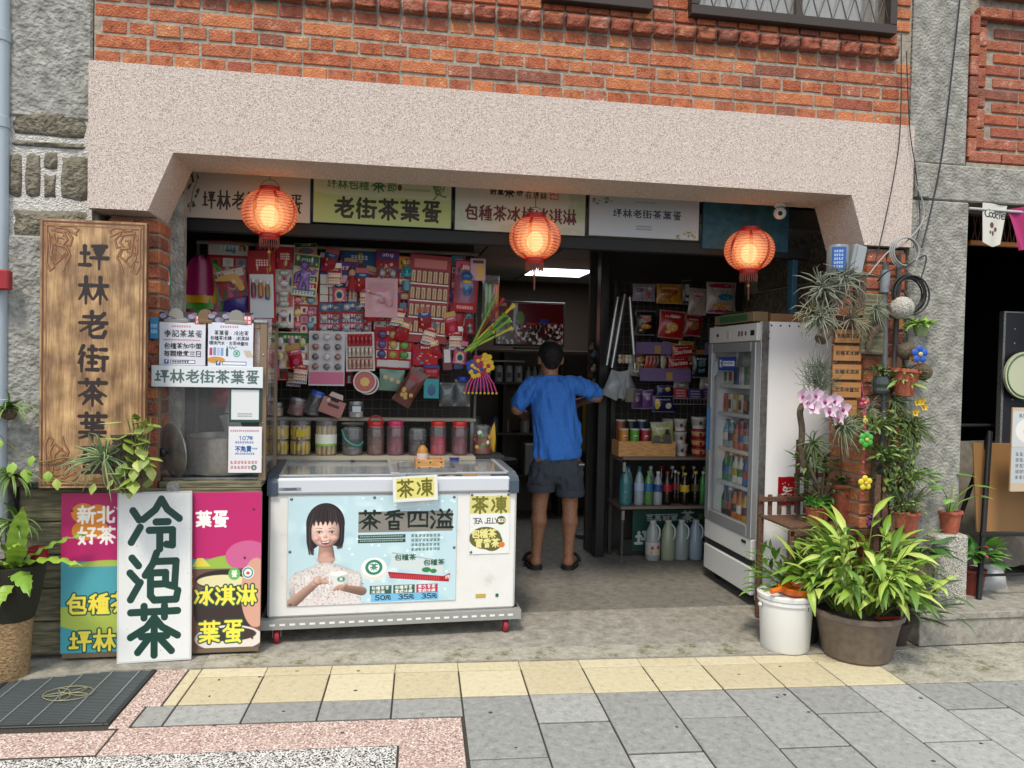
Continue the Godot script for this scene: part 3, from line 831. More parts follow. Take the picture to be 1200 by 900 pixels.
func window(h: Node,x0: float,x1: float) -> void:
	var w := x1 - x0
	var cx := (x0 + x1) / 2
	var wn := Node3D.new()
	wn.name = "window"
	wn.position = v3(cx,3.295,-.06)
	h.add_child(wn,true)
	var f := MB.new()
	f.box(v3(0,.025,.05),v3(w,.05,.06),.003)
	f.box(v3(0,1.19,.05),v3(w,.04,.06),.003)
	for s in [-1.0,1.0]: f.box(v3(s * (w / 2 - .02),.61,.05),v3(.04,1.12,.06),.003)
	part(wn,"frame",f,sm("3a302a",.45,.3))
	var gr := MB.new()
	var st := .085
	var n := int(w / st)
	for k in n:
		for r in 9:
			var xx := -w / 2 + .045 + k * st
			var yy := .05 + r * .13
			if xx + st < w / 2 - .02:
				var s := 1.0 if r % 2 == 0 else -1.0
				gr.tube([v3(xx + (.0 if s > 0 else st * .5),yy,.05),v3(xx + (st * .5 if s > 0 else .0),yy + .13,.05)],.0035,4,false)
				gr.tube([v3(xx + (st if s > 0 else st * .5),yy,.053),v3(xx + (st * .5 if s > 0 else st),yy + .13,.053)],.0035,4,false)
	part(wn,"grille",gr,sm("54483e",.5,.3))
	part(wn,"pane",bx(v3(w - .05,1.12,.004),v3(0,.6,-.06)),glass("cfd8d8",.12))
	part(wn,"mullion",bx(v3(.035,1.12,.03),v3(w * .06,.6,-.04)),sm("4a4038",.5,.2))
	var cu := MB.new()
	cu.surf(func(a,b): return v3((a - .5) * w,b * 1.25,-.16 + .018 * sin(a * w * 75.0) + .01 * sin(a * w * 31.0)),int(w * 60),2)
	part(wn,"curtain",cu,sm("8d8a84",.9))

func make_room() -> void:
	struct("shop_floor",bx(v3(4.3,.05,4.4),v3(.12,-.027,-2.62)),M.floor)
	struct("wall_left",bx(v3(.1,2.62,4.6),v3(-2.0,1.31,-2.66)),M.stucco2)
	var wr := struct("wall_right",bx(v3(.1,2.62,4.6),v3(2.29,1.31,-2.66)),M.whitemortar)
	for r in 7:
		for k in 3:
			inst(wr,"stone_block",MB.new().box(Vector3.ZERO,v3(.05,.33,.47),.012).mesh(),M.stone,Transform3D(Basis(),v3(2.225,.175 + r * .345,-.62 - k * .485 - (.24 if r % 2 else .0))))
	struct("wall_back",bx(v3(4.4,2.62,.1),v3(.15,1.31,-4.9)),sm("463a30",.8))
	var ce := struct("ceiling",bx(v3(4.4,.06,4.25),v3(.15,2.45,-2.83)),sm("5f5d59",.9))
	var tmesh := MB.new().box(Vector3.ZERO,v3(.585,.02,.585),.004).mesh()
	for a in 7:
		for b in 6:
			if a == 4 and b == 4: continue
			inst(ce,"ceiling_tile",tmesh,sm("7f7c77",.9),Transform3D(Basis(),v3(-1.38 + a * .6,2.408,-1.25 - b * .6)))
	struct("ceiling_slab",bx(v3(4.5,.1,4.7),v3(.12,2.66,-2.66)),M.stucco2)
	# dark partitions behind the toy grid and behind the snack rack
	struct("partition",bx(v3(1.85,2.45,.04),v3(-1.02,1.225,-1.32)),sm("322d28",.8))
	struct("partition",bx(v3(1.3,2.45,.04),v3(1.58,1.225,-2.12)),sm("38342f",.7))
	var post := single("door_post",bx(v3(.07,2.44,.1),v3(0,1.22,0),.004),sm("141414",.4),"black metal door post beside the hanging silver tubes","post",v3(.98,0,-1.9))
	post.name = "door_post"
	# lamp panel in the ceiling
	var lp := thing("ceiling_light","square white light panel glowing in the dark shop ceiling","ceiling light",v3(1.02,2.405,-3.65))
	part(lp,"frame",bx(v3(.6,.03,.6),Vector3.ZERO,.003),sm("d8d8d4",.5))
	var em := StandardMaterial3D.new()
	em.albedo_color = hx("ffffff")
	em.emission_enabled = true
	em.emission = hx("f4faff")
	em.emission_energy_multiplier = 1.6
	part(lp,"diffuser",bx(v3(.57,.006,.57),v3(0,-.017,0)),em)
	var al := AreaLight3D.new()
	al.name = "panel_lamp"
	al.area_size = v2(.56,.56)
	al.light_energy = .7
	al.light_color = hx("f4faff")
	al.shadow_enabled = true
	lp.add_child(al)
	al.position = v3(0,-.03,0)
	al.rotation.x = -PI / 2
	# post and boards behind the beam
	var hd := thing("sign_rail","dark steel rail with teal posts carrying the row of shop signs","rail",v3(0,0,-.63))
	part(hd,"rail",bx(v3(3.75,.07,.06),v3(.05,2.19,0),.003),sm("101415",.6))
	part(hd,"top_rail",bx(v3(3.75,.04,.05),v3(.05,2.56,0),.003),sm("101415",.6))
	part(hd,"post",bx(v3(.055,2.15,.06),v3(-1.83,1.075,0),.003),M.cobalt)
	part(hd,"post",bx(v3(.035,2.15,.06),v3(1.83,1.075,0),.003),M.cobalt)

func make_neighbours() -> void:
	# left: rendered stone pier
	var l := thing("stone_pier","grey roughcast pier with a band of white-jointed stones beside the brick wall","pier")
	part(l,"roughcast",bx(v3(.36,.75,.3),v3(-2.222,2.93,-.21),.01),M.stucco)
	part(l,"roughcast",bx(v3(.36,1.15,.3),v3(-2.222,1.435,-.20),.01),M.stucco)
	part(l,"plinth",bx(v3(.36,.86,.2),v3(-2.222,.43,-.29),.01),M.stucco)
	part(l,"roughcast",bx(v3(.36,2.0,.3),v3(-2.222,4.3,-.21),.01),M.stucco)
	var bd := part(l,"stone_band",bx(v3(.36,.56,.28),v3(-2.222,2.28,-.21)),M.whitemortar)
	for q in [[-2.225,2.5305,.34,.125],[-2.369,2.285,.058,.214],[-2.2955,2.2895,.069,.215],[-2.22,2.362,.062,.086],[-2.223,2.2445,.054,.117],[-2.117,2.2865,.128,.221],[-2.2205,2.064,.345,.15],[-2.228,2.4345,.34,.027]]:
		var mb := MB.new()
		var j := rng.randf() * 9.0
		mb.surf(func(a,b):
			var ax: float = (a - .5) * 2.0
			var by: float = (b - .5) * 2.0
			var e := pow(maxf(absf(ax),absf(by)),6.0)
			return v3(ax * q[2] * .56 * (1.0 - .05 * sin(b * 7 + j)),by * q[3] * .57 * (1.0 - .05 * sin(a * 6 + j)),.012 * (1.0 - e) + .006 * sin(a * 9 + j) * sin(b * 8 - j) * (1.0 - e) - e * .03),10,8)
		part(bd,"stone",mb,M.stone,v3(q[0],q[1],-.07))
	var dp := thing("downpipe","pale grey plastic downpipe running up the grey stone pier","pipe",v3(-2.435,0,-.05))
	part(dp,"pipe",MB.new().tube([v3(0,.7,0),v3(0,4.2,0)],.045,14),sm("a9b4bb",.45))
	for y in [1.2,2.49,2.88]: part(dp,"collar",MB.new().at(v3(0,y,0)).lathe([v2(.046,0),v2(.05,.003),v2(.05,.05),v2(.046,.053)],14),sm("a4afb6",.45))
	single("side_wall",bx(v3(2.0,4.5,.3),v3(-3.42,2.25,-.25)),M.stucco2,"grey rendered wall beyond the downpipe","wall")
	# right: rendered column, lintel and the neighbour's brick panel
	var r := thing("stucco_column","grey roughcast column between the two shops with lintel over the doorway","column")
	part(r,"shaft",bx(v3(.36,2.42,.36),v3(2.357,1.21,-.19),.008),M.stucco2)
	part(r,"capital",bx(v3(1.5,.2,.34),v3(2.927,2.525,-.185),.008),M.stucco2)
	part(r,"upper_shaft",bx(v3(.35,1.8,.3),v3(2.352,3.53,-.185),.008),M.stucco2)
	part(r,"lintel_block",bx(v3(.09,.19,.02),v3(2.235,2.525,-.005),.006),M.stucco2)
	var pn := thing("brick_panel_wall","red brick panel wall with recessed brick frame beside the grey column","wall")
	var bk := part(pn,"backing",bx(v3(1.2,1.9,.2),v3(3.14,3.58,-.2)),M.mortar)
	part(pn,"soffit",bx(v3(1.2,.03,.3),v3(3.14,2.64,-.2)),M.mortar)
	for k in 7:
		inst(bk,"brick",MB.new().box(Vector3.ZERO,v3(.055,.108,.06),.006).mesh(),M.bricks[[4,8,2,6][k % 4]],Transform3D(Basis(),v3(2.578,2.74 + k * .115,-.08)))
		inst(bk,"brick",MB.new().box(Vector3.ZERO,v3(.055,.108,.05),.006).mesh(),M.bricks[[8,4,6,2][k % 4]],Transform3D(Basis(),v3(2.64,2.80 + k * .115,-.095)))
	for row in 10:
		for k in 3:
			inst(bk,"brick",MB.new().box(Vector3.ZERO,v3(.22,.058,.05),.006).mesh(),M.bricks[[4,8,2,6,0][(row * 2 + k) % 5]],Transform3D(Basis(),v3(2.79 + k * .23 + (.05 if row % 2 else .0),2.78 + row * .07,-.115)))
	for k in 4:
		inst(bk,"brick",MB.new().box(Vector3.ZERO,v3(.2,.06,.06),.006).mesh(),M.bricks[[4,8,4,2][k]],Transform3D(Basis(),v3(2.66 + k * .21,2.69,-.075)))
		inst(bk,"brick",MB.new().box(Vector3.ZERO,v3(.2,.06,.06),.006).mesh(),M.bricks[[8,2,4,6][k]],Transform3D(Basis(),v3(2.7 + k * .21,3.5,-.075)))
	var wn := Node3D.new()
	wn.name = "window"
	wn.position = v3(2.98,3.6,-.1)
	pn.add_child(wn)
	part(wn,"frame",bx(v3(.72,.06,.1),v3(0,.03,.03),.004).box(v3(-.34,.6,.03),v3(.05,1.1,.1),.004),sm("9a6a3c",.6))
	part(wn,"pane",bx(v3(.66,1.1,.01),v3(.02,.6,.005)),sm("232a2e",.1))
# ---------------------------------------------------------------- signs and boards
func cv(w: int,h: int,c: String) -> Canvas:
	return Canvas.new(w,h,hx(c),STROKES)
# a printed board: body with its print as a sheet 1 mm proud of the front
func board(par: Node,called: String,q: Array,z: float,th: float,print_mat: Material,edge: Material,printed := "print") -> Node3D:
	var o := part(par,called,bx(v3(q[2],q[3],th),Vector3.ZERO,minf(.003,th * .3)),edge,v3(q[0],q[1],z - th / 2))
	var mb := MB.new()
	var a := v3(-q[2] / 2 + .0015,-q[3] / 2 + .0015,th / 2 + .0008)
	mb.quad(a,v3(-a.x,a.y,a.z),v3(-a.x,-a.y,a.z),v3(a.x,-a.y,a.z))
	part(o,printed,mb,print_mat)
	return o
# paper that curls a little
func sheet(par: Node,called: String,q: Array,z: float,m: Material,bow := .004) -> MeshInstance3D:
	var mb := MB.new()
	mb.surf(func(a,b): return v3((a - .5) * q[2],(b - .5) * q[3],bow * sin(a * PI) * (.6 + .4 * sin(b * 5.0)) + .002 * sin(b * 9.0 + a * 4.0)),8,8)
	return part(par,called,mb,m,v3(q[0],q[1],z))
func make_signs() -> void:
	# long wooden name board
	var c := cv(300,760,"b4854f")
	var nz := FastNoiseLite.new()
	nz.seed = 5
	nz.frequency = .02
	for y in 760:
		for x in 300:
			var g := nz.get_noise_2d(x * 1.9 + nz.get_noise_2d(x * .5,y * .25) * 30.0,y * .16)
			var f := nz.get_noise_2d(x * 9.0 + 400.0,y * .5)
			var kn := nz.get_noise_2d(x * .5 + 900.0,y * .5)
			c.im.set_pixel(x,y,Color(.58 + g * .12 + f * .1 + kn * .2,.455 + g * .12 + f * .1 + kn * .18,.31 + g * .1 + f * .09 + kn * .13))
	var bn := hx("5b3520")
	c.line([8,8,292,8,292,752,8,752,8,8],2.6,2.6,bn)
	c.line([18,18,282,18,282,742,18,742,18,18],1.6,1.6,hx("7a5231"))
	for corner in 4:
		var sx := 1.0 if corner % 2 == 0 else -1.0
		var sy := 1.0 if corner < 2 else -1.0
		var ox := 14.0 if sx > 0 else 286.0
		var oy := 14.0 if sy > 0 else 746.0
		var cc := [[2,4,40,6,78,4,92,14,84,26,72,20],[4,2,6,60,4,110,14,132,26,122,20,106],[20,18,52,24,62,44,48,62,30,54,34,38,46,40],[20,60,16,90,30,112,44,100,38,84],[60,20,76,38,70,60,60,58],[24,30,30,80,48,96,62,84,56,70],[34,60,60,66,70,88,58,110,52,132],[10,30,14,76,22,100],[30,10,60,14,88,30]]
		for r in 2:
			for s in cc:
				var p := []
				for k in s.size() / 2: p.append_array([ox + sx * s[k * 2] - r * 1.6,oy + sy * s[k * 2 + 1] - r * 1.6])
				c.line(p,4.2 if r == 0 else 1.5,2.6 if r == 0 else .8,hx("5f3a22") if r == 0 else hx("a3744a"))
		for k in 16: c.ell(ox + sx * rng.randf_range(8,62),oy + sy * rng.randf_range(8,100),rng.randf_range(2,6),rng.randf_range(2,6),hx("70482b"))
	c.text("坪林老街茶葉蛋",108,62,78,hx("241612"),5.6,1,1.24,true,1.06)
	var wq = [-1.9965,1.4655,.455,1.229]
	var wd := thing("wooden_sign","tall carved wooden name board with black brush lettering and scrolled corners","sign")
	var wb := board(wd,"board",wq,.03,.035,tm(c,.5),sm("6b4426",.6),"lettering")
	# magenta and teal banner board behind the white board
	c = cv(512,400,"b31d62")
	c.rect(0,170,512,230,hx("3f9aa6"))
	c.ell(120,260,190,92,hx("a6b84e"))
	c.rect(0,184,300,100,hx("4a9ea9"))
	c.ell(430,250,120,88,hx("8fae43"))
	c.poly([330,190,345,168,360,168,380,190],hx("d5c34a"))
	c.ell(478,165,60,40,hx("c05a87"))
	c.rect(300,196,212,204,hx("6a4a44"))
	c.ell(420,225,80,26,hx("2a211f"))
	c.ell(420,300,84,74,hx("332725"))
	c.ell(410,228,66,16,hx("d6cf9e"))
	c.ell(500,260,40,90,hx("c99884"))
	c.ell(430,376,90,34,hx("d8d0c4"))
	c.ell(432,366,70,18,hx("3a2c28"))
	for p in [[60,48,40],[96,50,38],[62,92,40],[100,92,34]]: c.ell(p[0] - 6,p[1] + 2,p[2] * .75,p[2] * .62,hx("d9842a"))
	c.text("新北",40,32,44,hx("f4efe6"),3.2,0,1.1)
	c.text("好茶",42,84,44,hx("f4efe6"),3.2,0,1.1)
	for k in 5: c.ell(132 + k * 6,36 + k * 3,2,2,hx("f4efe6"))
	c.text("葉蛋",340,48,40,hx("f4efe6"),3.4,0,1.1)
	for e in [["包種茶",14,252,50],["坪林老",22,342,54],["冰淇淋",338,240,50],["葉蛋",350,330,56]]:
		c.text(e[0],e[1],e[2],e[3],hx("1f4a3e"),7.0,0,1.12)
		c.text(e[0],e[1],e[2],e[3],hx("ecd84a"),3.6,0,1.12)
	c.ell(442,210,16,16,hx("5fa85a"))
	c.text("蛋",434,202,16,hx("f0f0e0"),1.2)
	c.ell(478,208,16,16,hx("e8e6dc"))
	c.ring(478,208,12,1.8,hx("3d8a8a"))
	c.ell(478,209,5,4,hx("c04a40"))
	c.rect(314,204,22,44,hx("a63a34"))
	c.text("新北",317,208,16,hx("f0e8e0"),1.2,0,1.15,true)
	var bb := thing("menu_banner_board","magenta and teal printed menu board with yellow lettering behind the white board","sign")
	var bq = [-1.719,.423,.916,.77]
	board(bb,"board",bq,-.1,.014,tm(c,.45),sm("6d5a44",.7),"print")
	part(bb,"bottom_batten",bx(v3(.9,.022,.03),v3(bq[0],bq[1] - bq[3] / 2 - .011,-.115)),sm("6b5a46",.8))
	for p in [[-.41,.3],[.42,.3],[-.41,-.34],[.42,-.34],[.38,.06]]: part(bb,"screw",MB.new().ell(v3(bq[0] + p[0],bq[1] + p[1],-.098),v3(.006,.006,.003),8,5),sm("5a3a2a",.5,.4))
	# white board, leaning
	c = cv(300,680,"d4d5d2")
	c.line([4,4,296,4,296,676,4,676,4,4],2.0,2.0,hx("b4b6b3"))
	for k in 60: c.seg(v2(rng.randf() * 300,rng.randf() * 680),v2(rng.randf() * 300,rng.randf() * 680),.2,.4,hx("c6c8c5"))
	for k in 26: c.ell(rng.randf() * 300,rng.randf() * 680,rng.randf_range(.8,2.4),rng.randf_range(.8,2.4),hx("8f8a80"))
	c.text("冷泡茶",46,26,206,hx("123a30"),14.5,0,1.03,true)
	var wt := thing("white_sign_board","white board with big dark green lettering leaning on the printed menu board","sign",v3(-1.739,0,-.091) * v3(1,0,0) + v3(.0,.0,-.045),"",.03)
	wt.rotation.x = -.03
	wt.rotation.z = .012
	board(wt,"board",[.0,.41,.335,.815],.0,.012,tm(c,.4),sm("8d8a84",.5),"lettering")
	part(wt,"hanger",MB.new().prism(PackedVector2Array([v2(-.03,0),v2(.03,0),v2(.028,.035),v2(.012,.05),v2(-.012,.05),v2(-.028,.035)]),-.003,.003),M.zinc,v3(.08,.815,-.002))
	# header signs in a row under the beam
	c = cv(640,170,"b9b6ac")
	c.text("坪林老街茶葉蛋",92,70,66,hx("2d2a26"),4.6,2,1.12)
	for k in 14:
		var p := v2(20 + rng.randf() * 55,20 + rng.randf() * 120)
		c.line([p.x,p.y,p.x + rng.randf_range(-16,16),p.y - 14],5.0,.8,hx("33473a"))
	c.line([30,150,44,80,70,30],2,1,hx("33473a"))
	header(c,"cream header sign with black lettering and dark leaves behind the first lantern",[-1.4265,2.351,.675,.26])
	c = cv(640,210,"b3c08a")
	c.rect(0,0,640,90,hx("c3c9a4"))
	c.poly([0,80,200,110,420,90,640,120,640,210,0,210],hx("aebb74"))
	c.text("坪林包種",60,20,44,hx("55784a"),2.6,2,1.12)
	c.text("茶",262,2,70,hx("33633c"),4.2,1)
	c.text("節",340,24,42,hx("55784a"),2.6,2)
	c.ell(396,46,10,14,hx("6b3e2c"))
	c.fine(412,50,130,1,14,hx("7a8a66"),rng)
	for k in 12: c.line([560 + rng.randf_range(-10,60),60 + rng.randf_range(-40,30),560 + rng.randf_range(0,60),60 + rng.randf_range(-40,30)],4,.8,hx("5d8250"))
	c.text("老街茶葉蛋",96,98,88,hx("2f2318"),6.4,0,1.16)
	header(c,"green header sign with tea festival lettering beside the cream sign",[-.696,2.3685,.776,.277])
	c = cv(640,210,"bcc0b4")
	for k in 40: c.ell(rng.randf() * 640,120 + rng.randf() * 90,rng.randf_range(10,40),rng.randf_range(4,14),hx("b0b9a0"),8.0)
	for k in 20: c.ell(560 + rng.randf() * 80,20 + rng.randf() * 110,rng.randf_range(8,26),rng.randf_range(6,20),hx("a4b291"),8.0)
	c.text("冠軍",165,28,32,hx("2b2a28"),2.4,1)
	c.text("茶",232,12,56,hx("2b2a28"),3.8,1)
	c.text("鄉",296,28,32,hx("2b2a28"),2.4,1)
	c.text("在坪林",340,36,32,hx("6d3a3a"),2.2,2,1.15)
	c.rect(462,24,42,42,hx("a8363c"))
	c.text("坪林",465,28,17,hx("e8dcd8"),1.2,0,1.1)
	c.text("老街",465,46,17,hx("e8dcd8"),1.2,0,1.1)
	c.text("包種茶冰棒冰淇淋",46,104,62,hx("5d2427"),4.4,2,1.12)
	header(c,"pale header sign with maroon lettering and red seal behind the middle lantern",[.091,2.3735,.778,.295])
	c = cv(560,210,"b6bcc2")
	c.text("坪林老街茶葉蛋",118,66,44,hx("2c3a4c"),2.6,0,1.16)
	c.fine(230,24,110,1,14,hx("7d858c"),rng)
	c.fine(238,150,80,2,14,hx("59626c"),rng)
	for k in 16:
		c.ell(rng.randf_range(10,110),rng.randf_range(10,50),rng.randf_range(3,9),rng.randf_range(3,6),[hx("4a6a70"),hx("b3a05a"),hx("6f8a62")][k % 3])
		c.ell(rng.randf_range(440,550),rng.randf_range(165,205),rng.randf_range(3,10),rng.randf_range(3,7),[hx("8a9a52"),hx("c0a640"),hx("5f7f52")][k % 3])
	header(c,"pale blue-grey header sign with small navy lettering beside the maroon lettered sign",[.839,2.3535,.694,.243])
	var tb := single("teal_fascia_board",bx(v3(.56,.34,.02),Vector3.ZERO,.002),nm([[.0,"16404f"],[.5,"215468"],[1.0,"2c6478"]],.02,.8,.6,SX,4,90),"plain teal fascia board behind the lantern near the camera dome","board",v3(1.49,2.36,-.595))
	# security camera on its arm
	var k := thing("security_camera","white dome security camera under the end of the pebble-dash beam","camera",v3(1.554,2.364,-.3))
	part(k,"mount",MB.new().at(v3(0,.035,0)).lathe([v2(.0,0),v2(.032,0),v2(.032,.05),v2(.0,.05)],16),sm("c9c9c6",.4))
	part(k,"head",MB.new().ell(v3(0,0,0),v3(.036,.036,.036)),sm("c9c9c6",.35))
	part(k,"lens",MB.new().ell(v3(-.012,-.006,.027),v3(.014,.014,.012)),M.black)
	# house number plate
	c = cv(96,128,"1d6a6a")
	c.rect(6,6,84,116,hx("237474"))
	c.text("0",34,34,66,hx("d8dcd8"),6.5)
	c.rect(10,12,76,8,hx("c8d0cc"))
	var np := thing("house_number_plate","teal house number plate with a white zero on the wall beside the stall","sign")
	board(np,"plate",[-1.804,1.8575,.09,.143],-.34,.006,tm(c,.4),sm("1d6a6a",.4),"number")
	single("wall_pier",bx(v3(.3,2.3,.06),v3(-1.85,1.15,-.378)),M.stucco2,"grey rendered wall strip carrying the house number plate","wall")
func header(c: Canvas,label: String,q: Array) -> void:
	var o := thing("header_sign",label,"sign",Vector3.ZERO,"signs hung in a row under the beam")
	var top: float = q[1] + q[3] / 2
	var bot: float = q[1] - q[3] / 2
	var pl := part(o,"panel",bx(v3(q[2],2.53 - bot,.02),Vector3.ZERO,.003),sm("33444a",.5),v3(q[0],(2.53 + bot) / 2,-.59))
	board(o,"lettering",[q[0],q[1],q[2] - .012,q[3]],-.5755,.004,tm(c,.5),sm("8f8f88",.5),"print")
# ---------------------------------------------------------------- tea egg stall: plank counter, glass cabinet, pot, notices
func make_stall() -> void:
	var ct := thing("plank_counter","weathered grey plank counter behind the printed menu boards","counter")
	part(ct,"carcass",bx(v3(.44,.8,.42),v3(-1.52,.42,-.385)),M.dark)
	for k in 5:
		part(ct,"plank",bx(v3(1.1,.155,.025),v3(-1.82,.105 + k * .16,-.142 + rng.randf_range(-.003,.003)),.005),M.plank)
	part(ct,"top_board",bx(v3(.48,.03,.46),v3(-1.51,.838,-.36),.004),M.plank)
	# glass-fronted cabinet on the counter
	var q = [-1.523,1.2485,.534,.861]
	var g := thing("food_cabinet","steel-framed glass cabinet on the plank counter holding the tea egg pot","cabinet",v3(q[0],.853,-.16))
	var w: float = q[2]
	var hh := .79
	for s in [-1.0,1.0]:
		part(g,"post",bx(v3(.034,hh,.034),v3(s * (w / 2 - .017),hh / 2,-.017),.002),sm("7d6a54",.5,.3))
		part(g,"post",bx(v3(.03,hh,.03),v3(s * (w / 2 - .017),hh / 2,-.42),.002),sm("7d6a54",.5,.3))
		for k in 4: part(g,"rivet",MB.new().ell(v3(s * (w / 2 - .017),.12 + k * .17,.001),v3(.005,.005,.003),8,5),M.steel)
		part(g,"side_pane",bx(v3(.005,hh - .04,.36),v3(s * (w / 2 - .012),hh / 2,-.22)),M.clear)
	part(g,"top_rail",bx(v3(w - .07,.03,.03),v3(0,hh - .015,-.017),.002),sm("7d6a54",.5,.3))
	part(g,"roof",bx(v3(w,.012,.45),v3(0,hh + .007,-.22)),M.steel)
	part(g,"front_pane",bx(v3(w - .07,hh - .06,.005),v3(0,hh / 2,-.014)),M.clear)
	part(g,"tray",bx(v3(w - .08,.01,.36),v3(0,.006,-.22)),M.steel)
	# spring clips on the top rail
	for p in [[204,362],[239,366],[276,360]]:
		var cl := thing("bulldog_clip","silver bulldog clip holding the notices on the food cabinet rail","clip",Vector3.ZERO,"clips on the food cabinet")
		var o := v3(q[0] + (p[0] - 245.0) * .0039,1.64,-.148)
		var big := 1.0 if p[0] != 239 else .6
		var st := sm("8f8a80",.35,.8) if p[0] != 239 else sm("7a5f48",.45,.6)
		part(cl,"jaw",bx(v3(.11 * big,.018,.012),o + v3(0,.0,0),.003),st)
		part(cl,"handle",MB.new().prism(PackedVector2Array([v2(-.035,0),v2(.035,0),v2(.033,.03),v2(.02,.048),v2(0,.054),v2(-.02,.048),v2(-.033,.03)]),-.003,.003),st,o + v3(0,.009,.0))
	# pot and lid
	var pt := thing("steel_pot","wide stainless pot of tea eggs inside the glass cabinet","pot",v3(q[0] + .03,.864,-.37))
	part(pt,"body",MB.new().lathe([v2(.0,0),v2(.16,.0),v2(.175,.02),v2(.18,.19),v2(.188,.2),v2(.174,.2),v2(.17,.04),v2(.0,.03)],28),M.steel)
	part(pt,"broth",MB.new().at(v3(0,.15,0)).lathe([v2(.171,0),v2(.0,.0)],24),sm("3a2414",.15))
	for k in 9: part(pt,"egg",MB.new().ell(v3(cos(k * 2.1) * .1,.155,sin(k * 2.1) * .1),v3(.026,.022,.03),10,7),sm("6b4528",.5))
	for s in [-1.0,1.0]: part(pt,"handle",MB.new().tube(arc(v3(s * .18,.15,0),.035,-PI / 2,PI / 2,8,v3(s,0,0),v3(0,0,1)),.006,6),M.steel)
	var ld := thing("pot_lid","round steel pot lid standing on edge inside the cabinet","lid",v3(q[0] - .175,1.0,-.2))
	ld.basis = rz(.12) * ry(-.9) * rx(PI / 2)
	part(ld,"dome",MB.new().lathe([v2(.135,.0),v2(.137,.008),v2(.12,.018),v2(.07,.03),v2(.0,.035)],28),M.steel)
	part(ld,"knob",MB.new().lathe([v2(.01,.034),v2(.012,.05),v2(.024,.056),v2(.02,.068),v2(.0,.07)],14),M.black)
	# inside: cloth, wrapped packs
	for k in 5:
		var bgq = [[-.02,.5,"8d2f3a"],[.06,.47,"c9c6c0"],[.04,.36,"a5a29c"],[.1,.6,"9b5560"],[-.02,.62,"9a6b70"]][k]
		var pk := part(g,"egg_bag",pillow(.1,.11,.06,k),sm(bgq[2],.35),v3(bgq[0],bgq[1] - .1,-.34))
		pk.rotation.z = rng.randf_range(-.3,.3)
	# notices
	var c := cv(220,260,"c9cad2")
	_menu_top(c)
	c.text("李記茶葉蛋",22,88,34,hx("26262c"),2.2,2,1.1)
	c.fine(18,134,180,1,10,hx("9a3038"),rng)
	c.text("包種茶加中藥",22,152,28,hx("26262c"),1.9,1,1.08)
	c.text("每顆燉煮三日",22,190,28,hx("26262c"),1.9,1,1.08)
	c.rect(24,232,22,22,hx("2a4f86"))
	c.text("f",28,234,15,hx("e8e8e8"),1.6)
	c.rect(54,234,118,18,hx("2a4560"))
	c.rect(57,237,112,12,hx("d8dade"))
	c.text("坪林老街茶葉蛋",62,238,9,hx("26262c"),.8,0,1.3)
	var p1 := thing("notice_sheet","white notice about slow-cooked tea eggs clipped to the food cabinet","notice",Vector3.ZERO,"notices on the food cabinet")
	sheet(p1,"paper",[-1.6515,1.5535,.213,.259],-.146,tm(c,.5))
	c = cv(220,260,"ccd0da")
	_menu_top(c)
	c.text("茶葉蛋·冷泡茶",30,88,22,hx("26262c"),1.4,1,1.1)
	c.text("包種茶冰棒·冰淇淋",10,114,20,hx("26262c"),1.3,1,1.06)
	c.text("彈珠汽水·古早味童玩",6,139,18,hx("26262c"),1.2,1,1.06)
	c.rect(8,170,14,36,hx("a34048"))
	for k in 3: c.rect(26 + k * 18,168 + k,14,38,[hx("6f86a6"),hx("9ab0c8"),hx("7d93b2")][k])
	c.rect(88,172,11,38,hx("2a5a46"))
	c.rect(91,162,5,12,hx("2a5a46"))
	c.ell(140,196,20,18,hx("d6e0dc"))
	c.ring(140,196,15,2.4,hx("4a9a84"))
	c.text("茶",130,186,20,hx("3a8a74"),1.4)
	for k in 5: c.line([176 + k * 7,182,190 + k * 7,212],2.6,2.6,hx("b8a888"))
	for k in 7: c.ell(106 + k * 5 - (k % 2) * 3,166 + (k % 3) * 4,3,3,hx("34506e"))
	c.ell(40,228,44,16,hx("c08a3a"))
	c.rect(40,232,22,22,hx("2a4f86"))
	c.text("f",44,234,15,hx("e8e8e8"),1.6)
	c.rect(70,234,118,18,hx("2a4560"))
	c.rect(73,237,112,12,hx("d8dade"))
	var p2 := thing("notice_sheet","white picture menu of the shop's treats clipped to the food cabinet","notice",Vector3.ZERO,"notices on the food cabinet")
	sheet(p2,"paper",[-1.4265,1.555,.213,.27],-.146,tm(c,.5))
	c = cv(380,72,"cdd2d3")
	c.text("坪林老街茶葉蛋",12,12,46,hx("4c605e"),2.9,0,1.12)
	var p3 := thing("name_strip","white strip sign with grey-green lettering across the food cabinet","sign")
	board(p3,"strip",[-1.5295,1.37,.521,.104],-.132,.008,tm(c,.4),sm("c9cdcc",.4),"lettering")
	c = cv(150,160,"24443f")
	c.rect(8,6,134,142,hx("cdd0cf"))
	c.fine(40,118,74,2,11,hx("55605c"),rng)
	var p4 := thing("payment_card","white card with dark green border taped inside the cabinet glass","notice",Vector3.ZERO,"notices on the food cabinet")
	board(p4,"card",[-1.354,1.231,.15,.17],-.144,.003,tm(c,.3),sm("24443f",.4))
	c = cv(150,200,"d4d4d6")
	c.fine(8,14,134,1,13,hx("a0485a"),rng)
	c.text("107年",44,40,18,hx("2b4f86"),1.4,0,.9)
	c.fine(30,64,90,1,15,hx("2b4f86"),rng)
	c.text("不免費",30,84,24,hx("24508c"),2.2,0,1.05)
	c.fine(108,92,30,1,12,hx("2b4f86"),rng)
	c.fine(30,114,90,1,14,hx("2b4f86"),rng)
	c.fine(10,150,124,2,22,hx("b04a52"),rng)
	c.ring(116,178,9,3,hx("2f7a5c"))
